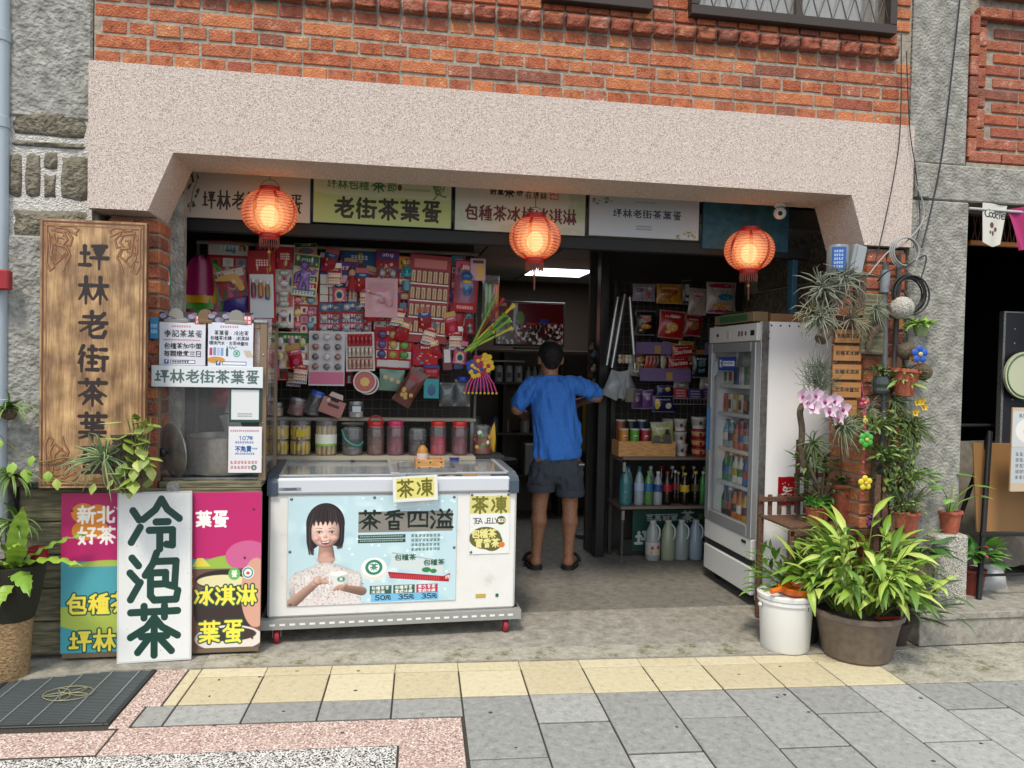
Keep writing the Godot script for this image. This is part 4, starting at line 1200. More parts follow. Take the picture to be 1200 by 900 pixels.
	var p5 := thing("bag_notice","white bilingual bag notice in red and blue print low on the cabinet glass","notice",Vector3.ZERO,"notices on the food cabinet")
	board(p5,"card",[-1.3515,1.01,.159,.23],-.144,.003,tm(c,.3),sm("d4d4d6",.4))
	c = cv(60,60,"3a84b0")
	c.fine(8,20,44,2,16,hx("dfe8ee"),rng)
	var p6 := thing("blue_sticker","small blue sticker at the edge of the food cabinet","sticker")
	board(p6,"sticker",[-1.7815,1.602,.039,.104],-.142,.002,tm(c,.4),sm("3a84b0",.4))
	# wooden-stick holder standing against the cabinet's right post
	var sk := thing("skewer_strip","clear sleeve of wooden sticks hung at the cabinet's corner","packet",v3(-1.289,1.466,-.2))
	for k in 7: part(sk,"stick",bx(v3(.008,.34,.004),v3(-.03 + k * .01,-.02,rng.randf_range(-.01,.01)),.001),M.pine)
	part(sk,"sleeve",pillow(.1,.4,.05,3),M.film)
func _menu_top(c: Canvas) -> void:
	c.rect(0,0,220,50,hx("2c2a2c"))
	for k in 7: c.ell(16 + k * 34,20 + (k % 2) * 18,17,12,hx("8a8298"))
	for k in 7: c.ell(30 + k * 34,8 + (k % 2) * 30,12,8,hx("6a6478"))
	c.rect(168,14,44,44,hx("b0343e"))
	c.text("茶葉",173,18,16,hx("e8dcd8"),1.2,0,1.1)
	c.text("坪林",173,37,16,hx("e8dcd8"),1.2,0,1.1)
	c.fine(60,66,90,1,16,hx("a8404a"),rng)

# ---------------------------------------------------------------- ice-cream freezer
func make_freezer() -> void:
	var f := thing("chest_freezer","white sliding-glass chest freezer with ice-cream posters on a wheeled steel frame","freezer",v3(-.6,0,-.26),"",.035)
	var w := 1.3
	var d := .6
	part(f,"body",bx(v3(w,.64,d),v3(0,.45,-d / 2),.012),M.white)
	# cap: grey-blue plastic ends and white front profile
	part(f,"front_rim",bx(v3(w - .08,.085,.035),v3(0,.813,.0),.012),sm("bfc3c8",.3))
	for s in [-1.0,1.0]:
		var e := MB.new()
		e.x = Transform3D(ry(PI / 2),v3(s * (w / 2 - .02),0,0))
		e.prism(PackedVector2Array([v2(-.022,.768),v2(d + .01,.768),v2(d + .01,.865),v2(d - .04,.885),v2(.08,.868),v2(.0,.852),v2(-.022,.832)]),-.025,.025)
		part(f,"end_cap",e,sm("3d4856",.4))
	part(f,"back_rim",bx(v3(w - .08,.1,.05),v3(0,.82,-d + .02),.01),sm("a4aab0",.4))
	for k in 2:
		var g := MB.new()
		var x0 := -w / 2 + .045 if k == 0 else -.02
		var x1 := .05 if k == 0 else w / 2 - .045
		var yo := .0 if k == 0 else .008
		g.box(v3((x0 + x1) / 2,0,0),v3(x1 - x0,.005,d - .1))
		var o := part(f,"glass_lid",g,glass("c8d4d8",.14),v3(0,.864 + yo,-.31))
		o.rotation.x = .03
		var fr := MB.new()
		for s in [-1.0,1.0]:
			fr.box(v3((x0 + x1) / 2,0,s * (d / 2 - .05)),v3(x1 - x0,.012,.016),.002)
			fr.box(v3(x0 if s < 0 else x1,0,0),v3(.02,.012,d - .11),.002)
		part(o,"lid_frame",fr,sm("a9adb0",.4,.4))
	# ice creams inside
	for k in 26:
		var b := part(f,"ice_cream_pack",bx(v3(rng.randf_range(.1,.16),.025,.06),Vector3.ZERO,.008),sm(["8f1d2a","c8ccd0","3a6f8a","b8862c","c0b8b0","2d6b45"][k % 6],.4),v3(rng.randf_range(-.54,.54),.78 + .012 * (k % 2),rng.randf_range(-.5,-.1)))
		b.rotation.y = rng.randf_range(-.7,.7)
	# galvanised angle frame with slots and castors
	var fr := MB.new()
	fr.box(v3(0,.105,.03),v3(w + .06,.05,.004))
	fr.box(v3(0,.127,.005),v3(w + .06,.004,.05))
	fr.box(v3(0,.105,-d - .01),v3(w + .06,.05,.004))
	for s in [-1.0,1.0]: fr.box(v3(s * (w / 2 + .028),.105,-.29),v3(.004,.05,d))
	var frp := part(f,"base_frame",fr,sm("93938e",.6,.2))
	for k in 26: part(frp,"slot",bx(v3(.028,.01,.002),v3(-.62 + k * .0496,.105,.0328)),sm("d9d8d2",.6))
	for s in [-1.0,1.0]:
		for z in [-.01,-.52]:
			var ca := Node3D.new()
			ca.name = "castor"
			ca.position = v3(s * (w / 2 - .05),0,z)
			f.add_child(ca,true)
			part(ca,"wheel",MB.new().at(v3(0,.036,0),rz(PI / 2) * Basis()).lathe([v2(.0,-.014),v2(.03,-.014),v2(.036,-.009),v2(.036,.009),v2(.03,.014),v2(0,.014)],18),sm("8e1f2b",.5))
			part(ca,"fork",bx(v3(.045,.006,.05),v3(0,.077,-.005)).box(v3(-.02,.055,-.003),v3(.004,.045,.028)).box(v3(.02,.055,-.003),v3(.004,.045,.028)),M.zinc)
	# main poster
	var c := cv(800,580,"b4ced4")
	for k in 46:
		c.ell(rng.randf() * 800,rng.randf() * 580,rng.randf_range(8,40),rng.randf_range(8,40),[hx("bed6db"),hx("c8dde1"),hx("a8c6ce")][k % 3],12.0)
	for k in 60: c.ell(rng.randf_range(280,800),rng.randf() * 580,6,6,hx("d8eaec"),3.0)
	_poster_girl(c)
	c.rect(325,85,455,112,hx("7e7a72"))
	c.text("茶香四溢",326,78,106,hx("14231e"),6.4,1,1.09)
	c.rect(325,210,226,20,hx("24443c"))
	c.rect(325,234,226,20,hx("24443c"))
	c.fine(334,216,206,1,12,hx("d0d8d0"),rng)
	c.fine(334,240,206,1,12,hx("d0d8d0"),rng)
	c.fine(580,214,156,4,25,hx("26423c"),rng)
	c.ell(402,398,64,60,hx("d8cfc6"))
	c.ell(402,386,60,52,hx("e6e6e0"))
	c.ring(402,386,34,7,hx("2f7a5e"))
	c.text("茶",384,366,36,hx("2f7a5e"),2.6)
	c.poly([490,310,740,366,732,436,478,388],hx("c3cccb"))
	c.line([490,310,740,366],3,3,hx("98a5a8"))
	c.text("包種茶",500,320,32,hx("24503f"),2.2,0,1.1)
	c.text("包種茶",640,352,32,hx("24503f"),2.2,0,1.1)
	c.ell(655,408,22,14,hx("2f7a46"))
	c.ell(690,416,16,12,hx("2f7a46"))
	c.poly([468,412,740,446,772,430,766,478,480,448],hx("9c1f2a"))
	for k in 22: c.rect(482 + k * 11,424 + k * 1.1,5,22,hx("c0444a"))
	c.text("坪",748,440,22,hx("e8d8c0"),1.6)
	c.rect(390,530,326,44,hx("6fb0d2"))
	for e in [["包種茶香","冰淇淋","50元",384,"35584a"],["包種茶香","雪糕冰棒","35元",496,"35584a"],["東方香茶","雪糕冰棒","35元",608,"a32f52"]]:
		c.rect(e[3],486,104,46,hx(e[4]))
		c.text(e[0],e[3] + 8,489,19,hx("e6e6dc"),1.2,0,1.15)
		c.text(e[1],e[3] + 8,511,19,hx("e6e6dc"),1.2,0,1.15)
		c.text(e[2],e[3] + 24,538,27,hx("1f2a3a"),2.4,0,.92)
	var wq := [-.115,.474,.875,.57]
	var po := board(f,"poster",wq,.005,.004,tm(c,.3),sm("b8bcbc",.5),"print")
	for p in [[-.42,.272],[.0,.275],[.42,.272],[-.425,.0],[-.42,-.272],[.425,.0]]: part(po,"bolt",MB.new().ell(v3(p[0],p[1],.003),v3(.008,.008,.004),10,6),sm("6d6e6c",.4,.6))
	# tea jelly sheets
	c = cv(230,330,"d9dad6")
	c.rect(0,16,230,96,hx("c9c27a"))
	for p in [["茶",12],["凍",122]]:
		c.text(p[0],p[1],20,90,hx("5e5c28"),6.5,0)
		c.text(p[0],p[1],20,90,hx("6f6c30"),4.5,0)
	c.text("TEA",18,136,30,hx("34342c"),2.0,0,.62,false,.8)
	c.text("JELLY",82,136,30,hx("34342c"),2.0,0,.62,false,.8)
	c.ell(180,150,26,24,hx("5b5a26"))
	c.text("$20",160,141,18,hx("e6e4d8"),1.7,0,.72)
	c.ell(90,244,92,60,hx("5f5e34"))
	c.ell(130,264,60,52,hx("5f5e34"))
	c.text("包種茶",10,196,46,hx("d8cf86"),4.0,0,1.05)
	c.text("蜜香茶",30,248,46,hx("d8cf86"),4.0,0,1.05)
	c.ell(186,282,18,16,hx("c8763a"))
	for k in 10: c.ell(rng.randf() * 230,rng.randf() * 330,3,1.5,hx("6a6a60"))
	var jl := board(f,"tea_jelly_sheet",[.502,.6,.222,.335],.003,.003,tm(c,.25),sm("c9cac6",.4),"print")
	for p in [[-.1,.155],[.1,.155],[-.1,-.155]]: part(jl,"bolt",MB.new().ell(v3(p[0],p[1],.002),v3(.008,.008,.004),10,6),sm("6d6e6c",.4,.6))
	c = cv(230,120,"d6d7d2")
	c.rect(16,8,198,96,hx("d2ca76"))
	for p in [["茶",22],["凍",122]]: c.text(p[0],p[1],14,84,hx("63602a"),5.2,0)
	var tj := thing("tea_jelly_card","laminated yellow tea jelly card hanging over the freezer rim","sign",v3(-.505,.80,-.228),"",.035)
	tj.rotation.z = .05
	board(tj,"card",[0,0,.235,.135],.012,.003,tm(c,.2),sm("c9cac6",.3),"print")
	part(tj,"sleeve_foot",bx(v3(.24,.03,.002),v3(0,-.083,.01)),M.film)
	part(f,"maker_badge",bx(v3(.115,.016,.002),v3(-.545,.80,.018)),sm("8f959b",.3,.3))
	var lt := TextMesh.new()
	lt.text = "LIEBHERR"
	lt.font_size = 18
	lt.pixel_size = .00085
	lt.depth = .001
	inst(f,"maker_lettering",lt,sm("23272b",.5),Transform3D(Basis(),v3(-.545,.80,.0198)))
	part(f,"price_tag",bx(v3(.055,.022,.002),v3(.46,.205,.001)),sm("b09a4a",.5))
	part(f,"power_light",bx(v3(.016,.018,.003),v3(.55,.205,.001)),sm("1f5a3a",.4))
	# tray, wooden box and bottle on the glass
	var tr := thing("steel_tray","shallow steel tray on the freezer glass under the wooden box","tray",v3(-.44,.868,-.42),"",.035)
	tr.rotation.x = .03
	var tb := MB.new()
	tb.box(v3(0,.008,0),v3(.3,.004,.2))
	for s in [-1.0,1.0]:
		tb.box(v3(s * .15,.018,0),v3(.004,.024,.2))
		tb.box(v3(0,.018,s * .1),v3(.304,.024,.004))
	part(tr,"tray",tb,M.steel)
	var wb := thing("small_wooden_box","small pale wooden box with holes on the freezer tray","box",v3(-.425,.877,-.37),"",.035)
	wb.rotation.x = .03
	var wm := MB.new()
	wm.box(v3(0,.004,0),v3(.155,.008,.1))
	for s in [-1.0,1.0]:
		wm.box(v3(s * .073,.036,0),v3(.009,.056,.1),.001)
		wm.box(v3(0,.036,s * .046),v3(.136,.056,.009),.001)
	part(wb,"case",wm,M.pine)
	for k in 6: part(wb,"hole",MB.new().ell(v3(-.06 + (k % 3) * .06,.02 + (k / 3) * .03,.0508),v3(.005,.005,.001),8,5),M.black)
	var bo := thing("sauce_bottle","squeeze bottle of amber sauce with dark cap standing in the wooden box","bottle",v3(-.462,.885,-.375))
	part(bo,"body",MB.new().lathe([v2(0,0),v2(.028,.0),v2(.031,.01),v2(.031,.085),v2(.026,.11),v2(.012,.125),v2(.011,.135),v2(0,.135)],18),sm("9a6a2a",.2))
	part(bo,"label",MB.new().lathe([v2(.0316,.045),v2(.0316,.085)],18),sm("c0a9a0",.5))
	part(bo,"cap",MB.new().lathe([v2(.013,.13),v2(.013,.146),v2(.008,.152),v2(0,.152)],14),M.black)
	single("blue_scoop",MB.new().lathe([v2(0,0),v2(.03,0),v2(.038,.025),v2(.036,.025),v2(.028,.004),v2(0,.004)],18),sm("1b2f7a",.4),"small blue plastic dish on the freezer's back rim","dish",v3(-.25,.872,-.80))
func _ball(c: Canvas,cx: float,cy: float,rx_: float,ry_: float,col: Color,soft := 2.0) -> void:
	# one rounded form of the printed photograph
	for y in range(int(cy - ry_),int(cy + ry_) + 1):
		for x in range(int(cx - rx_),int(cx + rx_) + 1):
			var u := (x + .5 - cx) / rx_
			var v := (y + .5 - cy) / ry_
			var d := u * u + v * v
			if d < 1.0:
				var nz := sqrt(1.0 - d)
				var l := clampf(.52 + .42 * nz - .14 * u - .16 * v,.0,1.15)
				var q := Color(col.r * l,col.g * l * (.94 + .06 * l),col.b * l * (.92 + .08 * l))
				c.px(x,y,q,clampf((1.0 - d) * minf(rx_,ry_) / soft,.0,1.0))
func _limb(c: Canvas,a: Vector2,b: Vector2,r0: float,r1: float,col: Color) -> void:
	for k in 40: _ball(c,lerpf(a.x,b.x,k / 39.0),lerpf(a.y,b.y,k / 39.0),lerpf(r0,r1,k / 39.0),lerpf(r0,r1,k / 39.0),col,6.0)
func _poster_girl(c: Canvas) -> void:
	# a printed photo of a smiling child in a floral blouse eating ice cream
	var skin := hx("f0cbbb")
	var g := RandomNumberGenerator.new()
	g.seed = 11
	_ball(c,172,146,90,112,hx("3a3032"))
	c.poly([86,150,260,150,258,230,246,270,206,262,138,262,104,292,92,262],hx("241d1f"))
	_limb(c,v2(176,276),v2(178,330),34,40,hx("c99f8e"))
	for k in 60: _ball(c,178 + (k - 30) * 4.6,420 + absf(k - 30) * 2.0,42,80,hx("e2dcd8"),30.0)
	c.rect(36,420,300,160,hx("d3ccc8"))
	for k in 70:
		var x := 60 + g.randf() * 240
		c.line([x,410 + g.randf() * 50,x + g.randf_range(-20,20),490 + g.randf() * 80],4,1,hx(["c6beba","dcd6d3","c8c0bd"][k % 3]))
	c.ell(178,338,42,15,hx("c1988a"),5.0)
	_ball(c,100,204,11,19,hx("d3a898"))
	_ball(c,245,204,11,19,hx("d3a898"))
	_ball(c,172,186,71,88,skin,5.0)
	_ball(c,172,226,50,48,skin,22.0)
	for s in [-1.0,1.0]:
		_ball(c,172 + s * 40,222,24,20,hx("e8b4a4"),14.0)
		c.ell(172 + s * 30,190,15,8,hx("b68f80"),6.0)
		c.ell(172 + s * 30,191,11.5,5.4,hx("dcd2cc"),2.0)
		c.ell(172 + s * 30,190.5,6,5.6,hx("241a18"),1.5)
		c.ell(170 + s * 30,188.5,1.6,1.6,hx("e8e4e0"),1.0)
		c.line([172 + s * 17,189,172 + s * 22,185,172 + s * 30,183,172 + s * 42,187],1.8,1.2,hx("3a2a28"))
		c.line([172 + s * 16,172,172 + s * 32,167,172 + s * 46,172],2.0,.9,hx("7a625a"))
	_ball(c,171,208,9,13,skin,6.0)
	_ball(c,171,214,12,8,hx("dfb3a2"),5.0)
	c.ell(166,219,2.4,1.6,hx("8d5f54"),2.0)
	c.ell(177,219,2.4,1.6,hx("8d5f54"),2.0)
	c.poly([149,236,172,241,198,234,190,254,173,260,157,251],hx("6f2c30"))
	c.poly([154,238,172,242,193,236,187,246,160,247],hx("e0d8d4"))
	c.line([148,235,160,237,172,239,186,236,199,233],2.6,2.0,hx("b06a66"))
	c.line([156,252,173,261,191,253],3.2,3.2,hx("c07a76"))
	for k in 130:   # fringe and side hair,strand by strand
		var x := 92.0 + k * 1.24
		c.line([172 + (x - 172) * .4,46 + absf(x - 172) * .25,172 + (x - 172) * .85,90,x,136 + 12 * sin(k * .37) + g.randf() * 12],1.6,.8,hx(["211b1c","2c2425","3a3031","4a3f40","1a1516"][g.randi() % 5]))
	for k in 120:
		var sd := -1.0 if k % 2 else 1.0
		var w := 62 + g.randf() * 22
		c.line([172 + sd * w * .8,90,172 + sd * (w + 4),170,172 + sd * (w + 2),240,172 + sd * (w - 14 + g.randf() * 10),(286 if sd < 0 else 258) + g.randf() * 26],1.5,.7,hx(["211b1c","2c2425","3a3031","4a3f40","1a1516"][g.randi() % 5]))
	for k in 420:
		var p := v2(g.randf_range(0,358),g.randf_range(352,578))
		if p.y > 346 + absf(p.x - 176) * .4: c.ell(p.x,p.y,g.randf_range(1.0,3.6),g.randf_range(1.0,3.0),hx(["9c7478","84927a","b89a74","80828e","b9a6a0","e2deda","a05a60"][k % 7]),1.5)
	_limb(c,v2(20,566),v2(128,462),28,19,hx("d6ac9a"))
	_limb(c,v2(346,512),v2(254,490),25,17,hx("d6ac9a"))
	c.poly([196,420,276,404,290,470,222,486],hx("d2d2ce"))
	c.poly([246,410,276,404,290,470,262,477],hx("bcbcb8"))
	c.ell(236,413,41,12,hx("e4e4de"),2.0)
	c.ell(248,444,18,14,hx("3a7a62"),2.0)
	c.text("茶",239,435,18,hx("d8dcd4"),1.4)
	_ball(c,142,448,27,24,hx("d9b09e"))
	for k in 4: _limb(c,v2(144 + k * 8,440 + k * 7),v2(172 + k * 5,432 + k * 9),7.5,6.0,hx(["e2baa9","d3a897"][k % 2]))
	c.line([160,436,215,396],3,3,hx("dcd6ca"))
	for k in 4: _limb(c,v2(216 + k * 15,500 - k * 3),v2(236 + k * 13,478 - k * 2),8.5,7.0,hx(["e2baa9","d3a897"][k % 2]))

# ---------------------------------------------------------------- lanterns
func make_lanterns() -> void:
	var c := cv(512,128,"dea480")
	for k in 8:
		var x := 32 + k * 64.0
		c.line([x,0,x,128],6,6,hx("7a1210"))
	for k in 128:
		if k % 7 == 0: c.rect(0,k,512,2,hx("9a2e1c"))
	c.rect(0,0,512,14,hx("b02a1e"))
	c.rect(0,116,512,12,hx("b02a1e"))
	for k in 5:
		c.line([60 + k * 100,104,84 + k * 100,116,110 + k * 100,108],3,1,hx("3a3a22"))
		c.ell(84 + k * 100,110,7,4,hx("5a2a1a"))
	var paper := ImageTexture.create_from_image(c.im)
	# paper shell, bulb, and two added see-through emissive shells that soften the hot spot
	var mats := []
	for e in [["ffffff",.6,"ffb894",.2],["e8b080",.3,"ffc48c",.3],["f0c890",.34,"ffd890",.5],["fff0c8",1.0,"ffeaa8",1.1]]:
		var m := StandardMaterial3D.new()
		m.albedo_color = hx(e[0],e[1])
		m.roughness = .7
		m.emission_enabled = true
		m.emission = hx(e[2])
		m.emission_energy_multiplier = e[3]
		if e[1] < 1.0: m.transparency = BaseMaterial3D.TRANSPARENCY_ALPHA
		m.cull_mode = BaseMaterial3D.CULL_DISABLED
		mats.append(m)
	mats[0].albedo_texture = paper
	mats[0].emission_operator = BaseMaterial3D.EMISSION_OP_MULTIPLY
	mats[0].emission_texture = paper
	for e in [[v3(-1.283,2.233,-.38),"lit red paper lantern hanging in front of the cream header sign"],[v3(.138,2.167,-.38),"lit red paper lantern hanging in front of the maroon lettered header sign"],[v3(1.412,2.158,-.38),"lit red paper lantern hanging in front of the plain teal fascia"]]:
		var p: Vector3 = e[0]
		var l := thing("paper_lantern",e[1],"lantern",p,"red lanterns under the beam")
		var prof := []
		for k in 41:
			var a := -1.22 + 2.44 * k / 40.0
			prof.append(v2(cos(a) * .142 + .003 * (.0 if k % 2 else 1.0),sin(a) * .124))
		part(l,"shell",MB.new().lathe(prof,32),mats[0])
		part(l,"outer_glow_shell",MB.new().ell(v3(0,-.01,0),v3(.1,.098,.1),24,16),mats[1])  # this and the next are added glow layers, not lantern parts
		part(l,"inner_glow_shell",MB.new().ell(v3(0,-.015,0),v3(.074,.08,.074),24,16),mats[2])
		part(l,"bulb",MB.new().ell(v3(0,-.02,0),v3(.046,.056,.046),20,14),mats[3])
		for s in [-1.0,1.0]: part(l,"rim",MB.new().at(v3(0,s * .122,0)).lathe([v2(.048,-.012),v2(.053,-.01),v2(.053,.01),v2(.048,.012),v2(.046,.0),v2(.048,-.012)],20),M.red)
		var fg := MB.new()
		for k in 26:
			var a := TAU * k / 26.0
			fg.tube([v3(cos(a) * .048,-.134,sin(a) * .048),v3(cos(a) * .05,-.158,sin(a) * .05),v3(cos(a) * .047,-.178 - .004 * (k % 3),sin(a) * .047)],.0028,4)
		part(l,"fringe",fg,sm("7a4638",.8))
		part(l,"tassel",MB.new().tube([v3(0,-.13,0),v3(0,-.2,0),v3(.001,-.215,0),v3(.002,-.29,0)],[.002,.004,.007,.004],6),sm("6f3a2c",.8))
		part(l,"bead",MB.new().ell(v3(0,-.208,0),v3(.009,.008,.009),10,7),sm("b5803a",.4))
		part(l,"hanger",MB.new().tube(arc(v3(0,.12,0),.05,0,PI,10),.0016,5).tube([v3(0,.168,0),v3(0,2.42 - p.y,0)],.0022,5),M.blackwire)
		var li := OmniLight3D.new()
		li.name = "lantern_lamp"
		li.light_color = hx("ffb566")
		li.light_energy = .004
		li.light_size = .05
		li.omni_range = 8.0
		li.omni_attenuation = 2.0
		li.shadow_enabled = true
		l.add_child(li)
		li.position = v3(0,-.02,0)
# ---------------------------------------------------------------- toy wall
var atlas: StandardMaterial3D
func acell(k: int) -> Rect2:
	return Rect2((k % 8) / 8.0 + .002,(k / 8) / 8.0 + .002,.121,.121)
func make_atlas() -> void:
	# printed backing cards, labels and wrappers, one design in each cell
	var c := cv(1024,1024,"888888")
	var pal := ["8c0f16","9c161d","bcb6aa","194a74","ad8414","19582c","a84c69","492e6e","8e1017","152244","bfa478","3e7e8a"]
	for k in 64:
		var x := (k % 8) * 128.0
		var y := (k / 8) * 128.0
		var base: String = ["8a0e15","941118",pal[(k * 5) % 12],"9c151e"][k % 4]
		c.rect(x,y,128,128,hx(base))
		var hc: String = pal[(k * 7 + 3) % 12]
		c.rect(x + 5,y + 5,118,34,hx(hc))
		for q in 6: c.ell(x + 14 + rng.randf() * 100,y + 12 + rng.randf() * 22,rng.randf_range(3,9),rng.randf_range(3,8),hx(pal[rng.randi() % 12]))
		c.fine(x + 40,y + 16,60,1,16,hx("f0ece4"),rng)
		match k % 5:
			0:
				for r in 3:
					for q in 3:
						c.rect(x + 10 + q * 38,y + 46 + r * 27,32,22,hx(["c8c2b6","b0463f","d0cac0","a87a8a"][(q + r + k) % 4]))
						c.ell(x + 26 + q * 38,y + 57 + r * 27,7,7,hx(pal[rng.randi() % 12]))
			1:
				for q in 26: c.ell(x + 10 + rng.randf() * 108,y + 46 + rng.randf() * 74,rng.randf_range(3,8),rng.randf_range(3,8),hx(pal[rng.randi() % 12]))
			2:
				for r in 4: c.rect(x + 8,y + 46 + r * 20,112,14,hx(pal[(k + r * 3) % 12]))
				c.fine(x + 14,y + 52,100,4,20,hx("e8e4dc"),rng)
			3:
				c.ell(x + 64,y + 82,42,34,hx(pal[(k + 4) % 12]))
				c.ell(x + 64,y + 84,26,20,hx(pal[(k + 9) % 12]))
				c.fine(x + 24,y + 112,84,1,12,hx("f0ece4"),rng)
			4:
				for q in 5: c.poly([x + 10 + q * 22,y + 120,x + 20 + q * 22,y + 50 + rng.randf() * 30,x + 34 + q * 22,y + 120],hx(pal[(k + q) % 12]))
	atlas = tm(c,.38)
	atlas.metallic_specular = .3
const GT := "toys and treats hung on the wire grid"
func card(par: Node,w: float,h: float,cell: int,th := .004,called := "card") -> MeshInstance3D:
	var mb := MB.new()
	mb.ur = acell(cell)
	mb.surf(func(a,b): return v3((a - .5) * w,(b - .5) * h,th * .5 + .004 * sin(a * PI)),4,4)
	mb.surf(func(a,b): return v3((.5 - a) * w,(b - .5) * h,-th * .5),2,2)
	return part(par,called,mb,atlas)
func hook(par: Node,h: float,z: float) -> void:
	part(par,"hook",MB.new().tube([v3(0,h / 2 - .012,.008),v3(0,h / 2 + .012,.006),v3(0,h / 2 + .014,-.05)],.0018,4),M.wire)
func toy(q: Array,z: float,label: String,cat: String,called: String,tilt := .0) -> Node3D:
	var t := thing(called,label,cat,v3(q[0],q[1],z),GT)
	t.rotation.z = tilt
	return t
func blisters(t: Node,w: float,h: float,y0: float,nx: int,ny: int,cols: Array,seed_ := 1) -> void:
	var bw := w / nx
	var bh := h / ny
	for a in nx:
		for b in ny:
			var p := v3(-w / 2 + bw * (a + .5),y0 - bh * (b + .5),.007)
			part(t,"toy",MB.new().ell(p + v3(0,0,.006),v3(bw * .3,bh * .32,.011),10,7).ell(p + v3(rng.randf_range(-.1,.1) * bw,bh * .16,.01),v3(bw * .18,bh * .17,.01),8,6),sm(cols[(a + b * 2) % cols.size()],.4))
			part(t,"bubble",MB.new().surf(func(u,v):
				var e := minf(minf(u,1 - u),minf(v,1 - v))
				return p + v3((u - .5) * bw * .92,(v - .5) * bh * .92,.022 * clampf(e * 5.0,.0,1.0)),7,7),M.film)
func gun(t: Node,s: float,col: String,o := Vector3.ZERO) -> void:
	var p := PackedVector2Array()
	for e in [[-1.0,.35],[-.95,.62],[-.5,.72],[.35,.72],[.6,.55],[.66,.3],[.95,-.6],[.8,-.8],[.5,-.78],[.22,-.05],[.05,.02],[-.1,.18],[-.6,.22]]: p.append(v2(e[0],e[1]) * s)
	part(t,"toy_gun",MB.new().prism(p,.006,.03),sm(col,.35),o)
	part(t,"trigger_guard",MB.new().tube(arc(v3(.0,-.02,.018) * 1.0,s * .25,PI,TAU,8),s * .05,6),sm(col,.35),o)
	part(t,"nozzle",MB.new().at(v3(-s * 1.0,s * .48,.018),rz(PI / 2)).lathe([v2(0,0),v2(s * .16,0),v2(s * .13,s * .2),v2(0,s * .2)],10),sm("c8b08a",.4),o)
func make_toy_wall() -> void:
	make_atlas()
	var Z := -1.0
	# the wire grid itself
	var g := thing("wire_grid_panel","black wire grid panel with cream top rail carrying the hanging toys","grid panel")
	var x0 := -1.79
	var x1 := -.1
	part(g,"top_rail",MB.new().tube([v3(x0,2.155,-1.03),v3(x1,2.155,-1.03)],.011,8),sm("8c8474",.6))
	part(g,"side_post",MB.new().tube([v3(x0,.0,-1.06),v3(x0,2.16,-1.06)],.012,8),sm("5a554c",.5,.4))
	part(g,"side_post",MB.new().tube([v3(x1,.0,-1.06),v3(x1,2.16,-1.06)],.012,8),sm("5a554c",.5,.4))
	var k := 0
	while x0 + .055 * (k + 1) < x1:
		part(g,"upright_wire",MB.new().tube([v3(x0 + .055 * (k + 1),.93,-1.055),v3(x0 + .055 * (k + 1),2.15,-1.055)],.0022,4,false),sm("4c4a47",.45,.6))
		k += 1
	for r in 22: part(g,"cross_wire",MB.new().tube([v3(x0,.95 + r * .055,-1.051),v3(x1,.95 + r * .055,-1.051)],.0022,4,false),sm("4c4a47",.45,.6))
	# hung goods, row by row
	var q = [-1.7435,1.913,.227,.314]
	var t := toy(q,Z,"sheaf of magenta, yellow and green plastic bags hanging from one hook","plastic bags","plastic_bag_sheaf")
	var ci := 0
	for e in [["2f8a2f",.03,-.05,1.05],["7a1030",.0,-.035,1.0],["3f8a2a",-.01,-.02,.95],["b98a1c",-.012,.0,.85],["8a1250",-.014,.03,.75]]:
		var mb := MB.new()
		mb.surf(func(a,b): return v3(((a - .5) * (1.0 - .8 * pow(b,7.0)) * (.9 + .05 * sin(b * 9.0))) * q[2] * e[3] + e[1],(b - .5) * q[3] * e[3] + e[2] + .01,ci * .007 + .006 * sin(a * 9.0 + ci)),10,8)
		part(t,"bag",mb,sm(e[0],.35))
		ci += 1
	hook(t,q[3],Z)
	q = [-1.61,2.0235,.24,.297]
	t = toy(q,-1.03,"red card of small toys with blue pictures at its top, behind the yellow toy gun","toy card","toy_card")
	card(t,q[2],q[3],5)
	blisters(t,q[2] * .9,q[3] * .5,.0,3,2,["b03030","d8d4cc","c8b070"])
	q = [-1.5695,1.909,.179,.182]
	t = toy(q,-.95,"yellow toy gun in a clear bag","toy gun","bagged_toy_gun",.25)
	card(t,q[2] * .9,q[3] * .95,29)
	gun(t,q[2] * .4,"b98a2a",v3(0,0,.004))
	part(t,"bag",pillow(q[2],q[3],.07,2),M.film)
	q = [-1.55,1.8005,.146,.121]
	t = toy(q,-.97,"purple and blue wrapped packet under the yellow toy gun","packet","toy_packet",-.1)
	part(t,"wrapper",pillow(q[2],q[3],.04,4),sm("3a2f7a",.3))
	q = [-1.398,1.8575,.156,.495]
	t = toy(q,-.93,"tall white card with blue header holding three little bottles","toy card","bottle_candy_card",.03)
	card(t,q[2],q[3],3)
	part(t,"window",bx(v3(q[2] * .86,q[3] * .52,.002),v3(0,-.02,.007)),sm("b9c0c2",.3))
	for e in [[-.045,.05,"6f3a4a"],[-.005,.05,"a8702a"],[.035,.04,"8a6a3a"]]:
		part(t,"candy_bottle",MB.new().at(v3(e[0],e[1] - .07,.025)).lathe([v2(0,0),v2(.014,0),v2(.015,.06),v2(.009,.072),v2(.009,.078),v2(0,.078)],12),sm(e[2],.3))
		part(t,"cap",MB.new().at(v3(e[0],e[1] + .008,.025)).lathe([v2(0,0),v2(.0125,0),v2(.0125,.02),v2(0,.02)],12),sm("c9c4c0",.4))
		part(t,"stopper",MB.new().ell(v3(e[0],e[1] - .075,.025),v3(.014,.008,.014),8,6),sm(["b03a7a","b03a7a","2a6fa0"][int(e[0] * 20 + 1.5) % 3],.4))
	q = [-1.2775,1.9055,.119,.497]
	t = toy(q,-.98,"long narrow red card of clear capsule toys","toy card","capsule_card")
